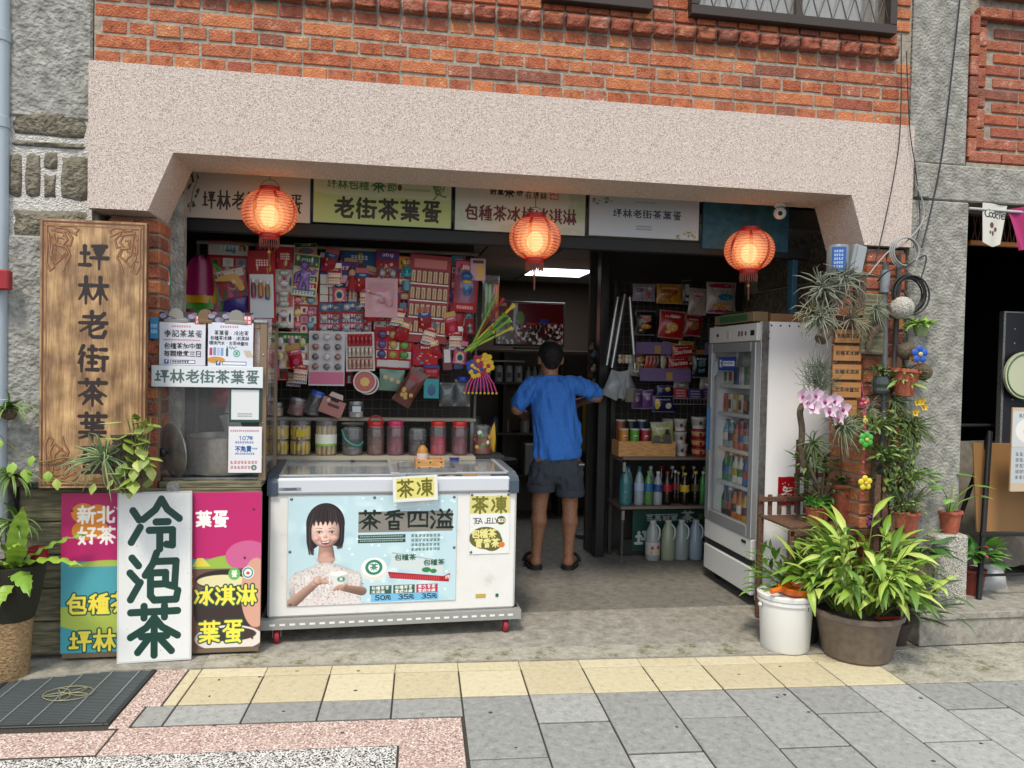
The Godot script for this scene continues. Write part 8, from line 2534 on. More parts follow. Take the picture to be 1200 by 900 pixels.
	part(pk,"post",bx(v3(.03,.45,.03),v3(.0,-.225,-.03),.003),dw)
	# pots on the stand
	t = thing("terracotta_pot","tall terracotta pot holding the pink orchid on the slatted stand","potted plant",v3(1.929,.678,-.12) * v3(1,0,0) + v3(0,.61,-.2))
	tapered_pot(t,.06,.078,.21,M.terracotta,.008)
	var ol := leafset("orchid",[[.26,.07,.9,.2,6,.55],[.2,.06,1.2,.2,6,.55]])
	for e in [[-1,.7,.5],[.8,.9,.3],[.2,.8,1.0],[1.0,.5,.8],[-.6,.9,.8]]: put_leaf(t,ol[rng.randi() % 2],leafmat("3c5c26"),v3(0,.2,0),v3(e[0],e[1],e[2]),.8)
	var op := t.position
	part(t,"flower_stem",MB.new().tube(curve([v3(0,.2,.0),v3(1.799,1.065,-.02) - op,v3(1.747,1.232,.03) - op,v3(1.637,1.318,.04) - op,v3(1.522,1.344,.05) - op]),.004,5),leafmat("55602c"))
	for p in [v3(1.511,1.327,.07),v3(1.565,1.269,.08),v3(1.584,1.332,.07),v3(1.633,1.302,.08),v3(1.657,1.252,.085),v3(1.711,1.212,.08),v3(1.745,1.262,.07),v3(1.694,1.307,.07),v3(1.535,1.296,.08)]: _orchid(t,p - op,.046,"cdb2c2","8a2a62")
	t = thing("herb_pot","small pot of bright green herbs on the slatted stand's seat","potted plant",v3(1.724,.646,-0) * v3(1,0,0) + v3(0,.61,-.13))
	tapered_pot(t,.04,.052,.09,M.terracotta,.005)
	_bushy(t,v3(0,.09,0),.11,70,["3f7a24","4f8a2c","2f661e"],.04,.025)
	t = thing("wispy_pot","pot of thin reddish wispy stems on the slatted stand","potted plant",v3(1.789,.872,-.05) * v3(1,0,0) + v3(0,.61,-.16))
	tapered_pot(t,.03,.04,.07,M.terracotta,.004)
	var ws := MB.new()
	for k in 46:
		var a := rng.randf() * TAU
		var tp := v3(cos(a) * .09,.16 + rng.randf() * .18,sin(a) * .06)
		ws.tube([v3(0,.06,0),tp * v3(.4,.6,.4) + v3(0,.03,0),tp],[.002,.0018,.001],3,false)
	part(t,"stems",ws,leafmat("8a6a5c"))
	# tangle of small pots that hides the foot of the pillar
	t = thing("fern_pot","feathery green fern in a dark pot at the back of the slatted stand","potted plant",v3(1.84,.61,-.24))
	tapered_pot(t,.05,.06,.1,sm("2a2522",.8),.004)
	_bushy(t,v3(0,.12,.02),.26,110,["48662e","5f7d3c","3a5626","76904e"],.07,.02)
	t = thing("succulent_pot","terracotta pot of pale trailing succulents beside the wooden pickets","potted plant",v3(2.1,.62,.07))
	tapered_pot(t,.04,.055,.09,M.terracotta,.005)
	_bushy(t,v3(0,.09,.02),.16,100,["6a7a4c","7f8c5e","55663a"],.035,.016)
	part(t,"wall_bracket",bx(v3(.03,.012,.1),v3(0,-.007,-.04)),M.dark)
	t = thing("spiky_green_plant","spiky green plant filling the gap behind the brown tub","plant",v3(2.06,.0,.12))
	tapered_pot(t,.06,.07,.12,sm("3a2a24",.8),.004)
	_bushy(t,v3(0,.14,.0),.42,70,["3f5c28","507034","2f4a1e"],.16,.026)
	for e in [["leafy fern clump high on the pillar beside the grey conduit",v3(2.12,1.38,.06),.13,"5d7a34"],["leafy fern clump on the pillar under the flower garland",v3(1.99,.98,.08),.17,"4f6c30"],["leafy fern clump on the pillar above the low hanging pot",v3(2.15,.86,.09),.15,"66803c"],["leafy fern clump spilling over the slatted stand's back",v3(1.8,.86,-.3),.16,"56733a"],["leafy fern clump under the lowest menu plaque",v3(1.93,1.14,.06),.12,"738a4a"]]:
		t = thing("fern_clump",e[0],"fern",e[1],"fern clumps on the pillar")
		part(t,"root_ball",MB.new().ell(v3(0,0,-.02),v3(.04,.035,.03),10,7),M.bark)
		_bushy(t,v3(0,.02,.01),e[2],60,[e[3],"44602a","7f9450"],.075,.022)
	airplant("bushy pale air plant hung below the menu plaques",v3(1.753,1.165,.07),.11,70,"7a8468")
	airplant("stringy green air plant hung beside the glass jar planter",v3(2.059,1.306,.06),.09,50,"5f7048")
	airplant("wide green air plant under the terracotta pot on the pillar",v3(2.15,1.168,.07),.12,60,"56683a")
	airplant("dry tan air plant tucked over the fridge corner",v3(1.599,1.783,-.02),.11,60,"8a866a")
	# ------- brick pillar: plaques, boards, air plants
	var names := ["包種茶葉蛋","包種茶冰棒","包種冰淇淋","古早味童玩","彈珠汽水"]
	var labs := ["topmost small wooden plaque in the column of menu plaques","second small wooden plaque from the top of the menu column","middle small wooden plaque in the column of menu plaques","fourth small wooden plaque down the column of menu plaques","lowest small wooden plaque in the column of menu plaques"]
	var qs := [[1.791,1.652,.156,.074],[1.789,1.5595,.166,.083],[1.79,1.4585,.172,.083],[1.793,1.3615,.172,.083],[1.784,1.262,.146,.088]]
	var bkp := thing("plaque_backing","tall narrow board on the brick pillar carrying the menu plaques","board")
	part(bkp,"board",bx(v3(.13,.62,.016),v3(qs[2][0] + .01,qs[2][1],.006),.002),M.darkwood)
	for k in 5:
		var c := cv(200,110,"a9773f")
		for y in 110: c.rect(0,y,200,1,hx("a9773f").lerp(hx("8f6030"),.5 + .5 * sin(y * .35 + sin(y * .07) * 3.0)))
		c.text(names[k],16 if k < 4 else 30,38,31,hx("221610"),2.4,1,1.1)
		var p := thing("menu_plaque",labs[k],"plaque",Vector3.ZERO,"wooden menu plaques on the pillar")
		board(p,"plaque",qs[k],.032,.016,tm(c,.6),sm("7a5228",.7),"lettering")
	var wbq = [1.9345,1.722,.153,.326]
	var wbd := thing("weathered_board","weathered grey plank mount with air plants on the brick pillar","plank",v3(wbq[0],wbq[1],.03))
	wbd.rotation.z = -.04
	part(wbd,"plank",bx(v3(wbq[2] * .9,wbq[3],.025),Vector3.ZERO,.004),M.plank)
	part(wbd,"driftwood",MB.new().tube(curve([v3(-.03,-.14,.02),v3(-.02,-.05,.04),v3(.02,.0,.035),v3(.0,.06,.03)]),[.012,.02,.022,.016,.014,.02,.022,.02,.016,.014,.018,.016,.012,.01,.01,.006],7),M.bark)
	var lg := thing("bark_log","short bark-covered log fixed above the menu plaques","log",v3(1.835,1.899,.06))
	part(lg,"log",MB.new().tube([v3(-.005,-.1,0),v3(0,.0,0),v3(.004,.09,0)],[.03,.033,.03],14),M.bark)
	part(lg,"bare_end",MB.new().tube([v3(-.006,-.13,0),v3(-.005,-.1,0)],.024,12),sm("94714a",.8))
	lg.position.z = .055
	var br := thing("branch_stub","thick brown branch stub poking out below the air plants","branch",v3(1.656,1.676,.04))
	part(br,"branch",MB.new().tube([v3(.06,.06,-.05),v3(.02,.02,.0),v3(-.05,-.05,.03)],[.028,.03,.033],12),M.bark)
	airplant("large silvery air plant with long curling leaves at the pillar's edge",v3(1.65,1.906,.02),.15,70,"7d8272")
	airplant("dense round silvery air plant below the largest one",v3(1.623,1.748,.04),.11,90,"868b78")
	airplant("silvery air plant beside the electrical boxes",v3(1.74,1.961,.05),.12,60,"7a8070")
	airplant("twisted brown-green air plant above the menu plaques",v3(1.786,1.742,.06),.1,46,"7f7a62")
	airplant("small pale air plant on the weathered plank",v3(1.921,1.8,.08),.075,46,"86907a")
	airplant("small air plant below the driftwood on the pillar",v3(1.918,1.268,.06),.07,40,"7c846a")
	var ms := thing("moss_bush","grey-green spiky bushy air plant hanging in front of the fridge side","air plant",v3(1.638,1.437,0))
	var mm := MB.new()
	for k in 220:
		var d := v3(rng.randfn() * .6,rng.randf_range(-.3,1.0),rng.randfn() * .5)
		var p := v3(rng.randfn() * .03,rng.randf_range(-.1,.06),rng.randfn() * .02)
		mm.tube([p,p + d * .05,p + d * .09 + v3(0,.015,0)],[.0024,.002,.0008],3,false)
	part(ms,"leaves",mm,leafmat("6f7a66",.8))
	part(ms,"core",MB.new().tube([v3(.02,-.12,-.03),v3(0,0,-.01),v3(.005,.06,0)],[.012,.016,.008],7),M.bark)
	var ow := thing("driftwood_branch","curved bare driftwood branch holding up the pink orchid","branch",v3(1.55,1.066,0))
	part(ow,"branch",MB.new().tube(curve([v3(.03,-.12,-.02),v3(.005,-.03,.0),v3(.0,.08,.01),v3(-.015,.17,.01),v3(.01,.215,.0),v3(.05,.225,-.02)]),.017,9),M.bark)
	var tuf := airplant("tuft of thin green leaves at the foot of the driftwood",v3(1.608,1.068,.02),.1,40,"56663c")
	tuf.set_meta("group","air plants mounted on the pillar")
	# electrical boxes
	var eb := thing("electric_meter_box","grey rounded electrical box with a blue label under the beam","electrical box",v3(1.725,2.064,.02))
	part(eb,"case",MB.new().at(v3(0,-.075,0)).lathe([v2(0,0),v2(.055,0),v2(.058,.01),v2(.058,.13),v2(.05,.15),v2(0,.152)],24),sm("6f7578",.4))
	var c := cv(100,130,"1f4f94")
	c.fine(16,20,70,5,22,hx("c8d4e0"),rng)
	var lb := MB.new()
	lb.surf(func(a,b): return v3(sin(-1.1 + a * 1.3) * .0592,-.06 + b * .12,cos(-1.1 + a * 1.3) * .0592),8,2)
	part(eb,"label",lb,tm(c,.4))
	var e2 := thing("conduit_box","slim grey metal conduit box leaning beside the rounded one","electrical box",v3(1.812,2.059,.05))
	e2.rotation.z = -.2
	part(e2,"case",bx(v3(.075,.16,.05),Vector3.ZERO,.006),sm("7f8486",.4))
	part(e2,"cover",bx(v3(.05,.14,.006),v3(.006,0,.028),.002),sm("8c9193",.4))
	var pp := thing("conduit_pipe","grey plastic conduit running down the brick pillar","pipe",v3(2.002,1.955,.03))
	part(pp,"pipe",MB.new().tube([v3(0,.1,0),v3(0,-.05,0),v3(.01,-.5,.01),v3(.012,-1.5,.0)],.016,12),sm("55595a",.5))
	part(pp,"sleeve",MB.new().tube([v3(0,.06,0),v3(0,-.06,0)],.026,12),sm("7d8488",.45))
	var p2 := thing("rusty_pipe","thin brownish pipe beside the grey conduit on the pillar","pipe",v3(2.1,2.006,.02))
	part(p2,"pipe",MB.new().tube([v3(-.015,.1,0),v3(-.01,0,0),v3(-.02,-.6,0),v3(-.02,-1.4,0)],.014,10),sm("4a4440",.6))
	# cable coils
	var w1 := thing("white_cable_coil","coil of pale grey cable hanging high on the pillar","cable coil",v3(2.072,2.108,.08))
	for k in 3: part(w1,"loop",MB.new().tube(arc(v3(.004 * k,.002 * k,.006 * k),.083 - .004 * k,0,TAU,26),.0045,6),sm("8f908c",.5))
	var w2 := thing("black_cable_coil","coil of black cable hanging below the pale one","cable coil",v3(2.115,1.891,.06))
	for k in 6: part(w2,"loop",MB.new().tube(arc(v3(rng.randf_range(-.012,.012),rng.randf_range(-.012,.012),.007 * k),rng.randf_range(.085,.108),0,TAU,26),.005,6),M.blackwire)
	# seed balls
	for e in [[v3(2.058,1.808,.1),.062,"large brown fibrous ball hanging below the black cable coil"],[v3(2.104,1.58,.09),.05,"middle brown fibrous ball behind the red hanging pot"],[v3(2.214,1.467,.08),.046,"small brown fibrous ball beside the red hanging pot"]]:
		var sb := thing("coir_ball",e[2],"ball",e[0],"fibrous balls hung on the pillar")
		part(sb,"ball",MB.new().ell(Vector3.ZERO,Vector3.ONE * e[1],22,14),M.bark if e[1] < .06 else M.block)
		part(sb,"cord",MB.new().tube([v3(0,e[1] - .002,0),v3(.005,e[1] + .08,-.02)],.002,4),M.blackwire)
	# hanging pots
	t = thing("hanging_fern_pot","small pale pot with bright light green fronds hanging by the coils","potted plant",v3(2.183,1.661,.09))
	tapered_pot(t,.03,.045,.065,sm("7f8f62",.5),.004)
	var ff := leafset("frond",[[.14,.03,1.4,.2],[.11,.034,1.0,.2]])
	for k in 44:
		var a := rng.randf() * TAU
		put_leaf(t,ff[k % 2],[leafmat("86a83c"),leafmat("6f9a34"),leafmat("9ab854")][k % 3],v3(rng.randf_range(-.03,.03),.055,rng.randf_range(-.02,.03)),v3(cos(a),rng.randf_range(.2,.9),sin(a) * .7 + .3),rng.randf_range(.6,1.05))
	part(t,"hanger",MB.new().tube([v3(0,.07,-.04),v3(0,.2,-.07)],.0018,4),M.blackwire)
	t = thing("hanging_terracotta_pot","tilted terracotta pot with a small orchid hung on the pillar","potted plant",v3(2.095,1.335,.08))
	t.rotation.z = -.1
	tapered_pot(t,.05,.072,.145,M.terracotta,.008)
	for e in [[-.8,.8,.5],[.9,.7,.4],[.3,1.0,.5]]: put_leaf(t,ol[1],leafmat("3f5e2a"),v3(0,.13,.01),v3(e[0],e[1],e[2]),.55)
	_orchid(t,v3(-.01,.2,.05),.026,"b58a3a","8a3a2a")
	t = thing("glass_jar_planter","dark glass jar with trailing succulents beside the terracotta pot","planter",v3(1.976,1.347,.06))
	part(t,"jar",MB.new().lathe([v2(0,0),v2(.044,0),v2(.048,.01),v2(.048,.02),v2(.045,.03),v2(.048,.04),v2(.048,.07),v2(.04,.085),v2(.042,.095)],20),sm("2e3a34",.15))
	_bushy(t,v3(0,.1,0),.1,90,["5a6a3a","6a7648","4a5a30"],.03,.014)
	t = thing("hanging_terracotta_pot","low terracotta pot with stringy stems hung beside the log planter","potted plant",v3(2.158,.573,.06))
	t.rotation.z = .06
	tapered_pot(t,.05,.07,.13,M.terracotta,.008)
	var sg := MB.new()
	for k in 90:
		var a := rng.randf() * TAU
		var d := v3(cos(a),rng.randf_range(.2,1.6),sin(a) * .7 + .2) * rng.randf_range(.05,.17)
		sg.tube([v3(0,.12,0),v3(0,.12,0) + d * .6 + v3(0,.02,0),v3(0,.12,0) + d + v3(rng.randf_range(-.03,.03),rng.randf_range(-.08,.03),.02)],[.0022,.002,.0012],3,false)
	part(t,"stems",sg,leafmat("6a7a44"))
	# trailing vines down the pillar
	t = thing("trailing_vine","curly-leaved vine trailing down the pillar below the jars","vine",v3(2.067,1.261,.08))
	var vn := MB.new()
	for k in 7:
		var x0 := -.08 + k * .03
		vn.tube(curve([v3(x0,.0,0),v3(x0 + .02,-.14,.03),v3(x0 - .01,-.3,.02),v3(x0 + .015,-.38 - .04 * (k % 3),.03)]),.003,4)
		for q in 26:
			var y := -q * .0165
			put_leaf(t,leafset("vine",[[.05,.028,1.2,.4,4],[.04,.024,1.6,.5,4]])[q % 2],[leafmat("566b2c"),leafmat("6f8038"),leafmat("44581f")][(q + k) % 3],v3(x0 + .014 * sin(y * 30.0),y,.02),v3(rng.randf_range(-1,1),rng.randf_range(-.8,.5),rng.randf_range(.1,1)),rng.randf_range(.7,1.2))
	part(t,"stems",vn,leafmat("5a5a2e"))
	for e in [[.06,.045],[.1,.02],[.05,-.01],[.085,.05]]: _orchid(t,v3(e[0],e[1],.07),.024,"c0a02c","a0601c")
	t = thing("broad_leaf_plant","dark broad-leaved orchid plant between the pickets and the vine","plant",v3(1.996,.885,.04))
	for e in [[-.6,.9,.4],[.5,1.0,.4],[.9,.5,.7],[.1,.9,.8],[.6,-.5,.8],[-.2,-.4,.9],[.8,.1,.4]]: put_leaf(t,ol[rng.randi() % 2],leafmat(["2f4a22","3a5a2a","4a6a3c"][rng.randi() % 3]),v3(rng.randf_range(-.03,.05),rng.randf_range(-.05,.05),0),v3(e[0],e[1],e[2]),.75)
	part(t,"mount",MB.new().tube([v3(0,-.14,-.02),v3(0,.1,-.02)],.03,9),M.bark)
	t = thing("purple_flower_head","dense purple flower cluster above the palm-grass leaves","flower",v3(1.894,.663,.14))
	var fm := MB.new()
	for k in 60:
		var d := v3(rng.randfn(),rng.randfn() * 1.2,rng.randfn()).normalized() * rng.randf_range(.4,1.0)
		fm.ell(d * v3(.032,.045,.03),v3(.009,.007,.008),6,4)
	part(t,"petals",fm,sm("5a2450",.6))
	part(t,"stalk",MB.new().tube([v3(0,.0,0),v3(.01,-.2,-.04),v3(.02,-.4,-.1)],.004,5),leafmat("4a5a26"))
	# pinwheel flowers on a string of beads
	var fz := .16
	var st := thing("flower_garland","string of bright plastic pinwheel flowers and beads hanging before the plants","garland",v3(1.813,1.308,.16))
	part(st,"string",MB.new().tube([v3(0,.1,-.03),v3(0,0,0),v3(.008,-.2,0),v3(.005,-.52,0)],.002,4),sm("a02a5a",.5))
	for e in [[v3(1.807,1.299,.17),"a83a5e","b8a03a",4,.028],[v3(1.815,1.205,.17),"b8b06a","b8a03a",6,.014],[v3(1.823,1.107,.17),"3f9a3a","b8b03a",6,.042],[v3(1.826,.878,.17),"c9b52c","c9a52c",5,.04]]:
		var d: Vector3 = e[0] - st.position
		var f := MB.new()
		for k in e[3]:
			var a: float = TAU * k / e[3] + .4
			f.ell(d + v3(cos(a),sin(a),0) * e[4] * .62,v3(e[4] * .42,e[4] * .42,.008),12,6)
		var fp := part(st,"flower",f,sm(e[1],.45))
		part(fp,"centre",MB.new().ell(d + v3(0,0,.008),v3(e[4] * .26,e[4] * .26,.008),10,6),sm(e[2],.45))
	for k in 9: part(st,"bead",MB.new().ell(v3(.005,-.03 - k * .055 - (.02 if k > 4 else .0),.0),v3(.007,.01,.007),8,6),sm(["a02a4a","b8a02c","a03a2a"][k % 3],.45))
	var bf := thing("blue_pinwheel_flower","blue plastic flower with a yellow centre beside the fibrous balls","flower",v3(2.121,1.561,.17))
	var b5 := MB.new()
	for k in 5: b5.ell(v3(cos(TAU * k / 5.0 + .3),sin(TAU * k / 5.0 + .3),0) * .03,v3(.019,.019,.007),12,6)
	part(bf,"petals",b5,sm("1f4fa8",.45))
	part(bf,"centre",MB.new().ell(v3(0,0,.006),v3(.013,.013,.008),10,6),sm("b0a86a",.45))
	part(bf,"stalk",MB.new().tube([v3(0,0,-.008),v3(-.002,-.08,-.02),v3(-.012,-.13,-.05)],.004,6),sm("a83a4a",.5))
func _orchid(par: Node,p: Vector3,r: float,col: String,lip: String) -> void:
	var mb := MB.new()
	for k in 5:
		var a := TAU * k / 5.0 + PI / 2 + rng.randf_range(-.15,.15)
		mb.x = Transform3D(rz(a - PI / 2) * rx(.35),p)
		mb.leaf(r * 1.1,r * (1.1 if k in [1,4] else .75),.3,.1,4,.55)
	var o := part(par,"orchid_flower",mb,leafmat(col,.6))
	part(o,"lip",MB.new().ell(p + v3(0,-r * .12,r * .2),v3(r * .2,r * .24,r * .2),8,6),sm(lip,.5))
func _bushy(par: Node,p: Vector3,r: float,n: int,cols: Array,ln: float,wd: float) -> void:
	var ls := leafset("b%.3f%.3f" % [ln,wd],[[ln,wd,.9,.25,5,.4],[ln * .8,wd * .9,1.3,.3,5,.4],[ln * 1.1,wd,.6,.2,5,.4]])
	var st := MB.new()
	for k in n:
		var a := rng.randf() * TAU
		var d := v3(cos(a),rng.randf_range(.1,1.3),sin(a) * .9 + .15).normalized()
		var e := p + d * r * rng.randf_range(.15,.75)
		if k % 3 == 0: st.tube([p - v3(0,.02,0),p.lerp(e,.5) + v3(0,.01,0),e],[.003,.0025,.0015],4,false)
		put_leaf(par,ls[k % 3],leafmat(cols[rng.randi() % cols.size()]),e,d + v3(rng.randf_range(-.4,.4),rng.randf_range(-.5,.2),rng.randf_range(0,.4)),rng.randf_range(.7,1.2),rng.randf_range(-.5,.5))
	part(par,"stems",st,leafmat(cols[0]))
# ---------------------------------------------------------------- the neighbour's shop at the right
func make_right_shop() -> void:
	var st := thing("concrete_step","raised grey concrete step in front of the neighbouring shop","step")
	part(st,"riser",bx(v3(2.6,.14,.9),v3(3.465,.07,-.27),.004),M.block if false else M.apron)
	part(st,"tread",bx(v3(2.62,.038,.92),v3(3.465,.159,-.27),.004),M.apron)
	struct("neighbour_floor",bx(v3(2.4,.05,3.0),v3(3.74,.151,-2.2)),M.floor)
	struct("neighbour_wall",bx(v3(.08,2.6,3.2),v3(2.5,1.3,-2.0)),sm("2a2623",.9))
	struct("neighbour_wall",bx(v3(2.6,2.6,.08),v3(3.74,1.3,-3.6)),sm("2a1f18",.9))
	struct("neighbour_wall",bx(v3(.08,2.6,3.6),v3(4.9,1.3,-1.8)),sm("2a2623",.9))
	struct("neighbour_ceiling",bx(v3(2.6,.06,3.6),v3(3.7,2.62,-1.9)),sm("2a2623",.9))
	single("side_facade",bx(v3(1.2,4.5,.3),v3(4.3,2.25,-.2)),M.stucco2,"grey wall beyond the neighbouring doorway","wall")
	# dark navy pegboard display
	var q = [3.433,1.1895,.428,1.333]
	var pb := thing("navy_pegboard","dark navy display board with rows of white pegs in the doorway","display board",v3(q[0],q[1],-.5))
	part(pb,"panel",bx(v3(q[2],q[3],.03),Vector3.ZERO,.003),sm("14161f",.5))
	part(pb,"frame",bx(v3(.016,q[3] + .01,.04),v3(-q[2] / 2 - .006,0,0),.002).box(v3(0,q[3] / 2 + .006,0),v3(q[2] + .028,.012,.04),.002),M.zinc)
	for r in 10:
		for k in 4: part(pb,"peg",MB.new().ell(v3(-q[2] / 2 + .07 + k * .085,q[3] / 2 - .1 - r * .09,.017),v3(.006,.006,.005),6,4),sm("9a9a98",.4))
	for k in 2: part(pb,"leg",bx(v3(.03,.62,.03),v3(-q[2] / 2 + .03 + k * .25,-q[3] / 2 - .27,-.03)),M.dark)
	# easel with menu board
	var ez := thing("a_frame_easel","black A-frame easel with a plywood menu board on the step","easel",v3(2.95,.178,-.12))
	part(ez,"leg",MB.new().tube([v3(-.26,.0,.1),v3(-.12,.95,-.02)],.016,6),M.black)
	part(ez,"leg",MB.new().tube([v3(.26,.0,.1),v3(.14,.95,-.02)],.016,6),M.black)
	part(ez,"rear_leg",MB.new().tube([v3(-.2,.0,-.3),v3(-.1,.95,-.04)],.014,6),M.black)
	part(ez,"crossbar",bx(v3(.5,.02,.02),v3(.02,.36,.06),.002).box(v3(.02,.13,.075),v3(.54,.014,.014),.002),M.black)
	var pw := part(ez,"plywood",bx(v3(.46,.52,.012),v3(.04,.62,.02),.002),sm("8a6438",.7))
	pw.rotation.x = -.1
	var mq = [3.0105,1.042,.415,.474]
	var mb2 := thing("menu_board","white menu board with a food picture resting on the easel","sign")
	var c := cv(200,260,"b9a58a")
	c.rect(0,10,200,110,hx("b8bcbc"))
	c.ell(70,70,60,44,hx("d8d4cc"))
	c.ell(72,72,36,28,hx("6a5a2a"))
	c.fine(20,20,140,1,18,hx("4a4a48"),rng)
	c.rect(0,124,200,110,hx("aeb2b4"))
	c.fine(14,140,170,5,18,hx("5a5a58"),rng)
	board(mb2,"board",mq,.05,.012,tm(c,.5),sm("a8865a",.6))
	part(mb2,"hanger",bx(v3(.02,.1,.02),v3(mq[0],mq[1] - mq[3] / 2 - .05,.03)),M.black)
	var rs := thing("round_sign","round pale green sign with dark rim on the doorway board","sign",v3(3.333,1.461,-.44))
	part(rs,"disc",MB.new().at(Vector3.ZERO,rx(PI / 2)).lathe([v2(0,-.01),v2(.15,-.01),v2(.15,.01),v2(0,.012)],30),sm("b8bda0",.5))
	part(rs,"rim",MB.new().tube(arc(v3(0,0,.01),.135,0,TAU,30),.006,6),sm("4a6a3a",.5))
	part(rs,"bracket",bx(v3(.02,.02,.05),v3(-.02,0,-.034)),M.dark)
	# grey tarpaulin
	var tp := thing("grey_tarpaulin","grey-brown tarpaulin draped low inside the neighbouring doorway","tarpaulin",v3(3.1,.178,-.62))
	var tc := MB.new()
	tc.surf(func(a,b): return v3((a - .5) * 1.0,b * .85 + .1 * (1.0 - b) * sin(a * 3.0),.06 * sin(a * 14.0 + b * 2.0) * (1.0 - b * .6) + (1.0 - b) * .25),30,10)
	part(tp,"cloth",tc,nm([[.0,"4f4a42"],[.5,"655f55"],[1.0,"7a7367"]],.02,.8,.9,SX,4,92))
	part(tp,"rail",MB.new().tube([v3(-.52,.95,.0),v3(.52,.95,.0)],.012,8),M.dark)
	for s in [-1.0,1.0]: part(tp,"rail_post",MB.new().tube([v3(s * .5,.0,-.02),v3(s * .5,.95,.0)],.012,8),M.dark)
	var wbag := single("white_plastic_bag",pillow(.22,.16,.14,3),sm("a8aaa8",.3),"crumpled white plastic bag on the floor of the neighbouring doorway","bag",v3(2.93,.24,-.22))
	wbag.rotation.x = -.4
	# pennants
	c = cv(160,200,"c4c2b8")
	c.text("Cookie",8,30,42,hx("26221e"),3.0,0,.58)
	for p in [[66,110,18],[104,128,14],[82,148,12],[56,146,9]]: c.ell(p[0],p[1],p[2],p[2] * .85,hx("5f3f34"))
	var pn := thing("cookie_pennant","white pennant printed Cookie hanging in the neighbouring doorway","pennant",v3(2.7,2.313,-.02))
	var fm := MB.new()
	fm.surf(func(a,b): return v3((a - .5) * .16 * (.72 + .28 * b),(b - .5) * .22 - (.02 * sin(a * PI) if b < .2 else .0),.008 * sin(a * 6.0)),8,8)
	part(pn,"cloth",fm,tm(c,.9))
	pn.rotation.z = -.06
	var p2 := thing("pink_pennant","deep pink pennant hanging beside the Cookie pennant","pennant",v3(2.882,2.294,-.02))
	var f2 := MB.new()
	f2.surf(func(a,b): return v3((a - .5) * .15 * (.5 + .5 * b),(b - .5) * .24,.01 * sin(a * 7.0 + b * 3.0)),8,8)
	part(p2,"cloth",f2,sm("a02a62",.9))
	p2.rotation.z = .2
	single("pennant_rail",MB.new().tube([v3(2.54,2.39,-.02),v3(3.6,2.38,-.02)],.008,8),sm("a8a8a4",.5),"thin white rail along the top of the neighbouring doorway","rail")
	var bk := thing("orange_lattice_basket","orange lattice basket hanging behind the pennants","basket",v3(2.962,2.258,-.3))
	var lt := MB.new()
	for k in 9:
		lt.tube([v3(-.16 + k * .04,.0,0),v3(-.13 + k * .04,.16,0)],.004,4,false)
		lt.tube([v3(-.13 + k * .04,.0,.004),v3(-.16 + k * .04,.16,.004)],.004,4,false)
	part(bk,"lattice",lt,sm("5a3018",.6))
	part(bk,"rim",bx(v3(.36,.03,.03),v3(0,-.005,0),.004),sm("b0641c",.5))
	part(bk,"rim",bx(v3(.36,.02,.02),v3(0,.165,0),.004),sm("5a3018",.6))

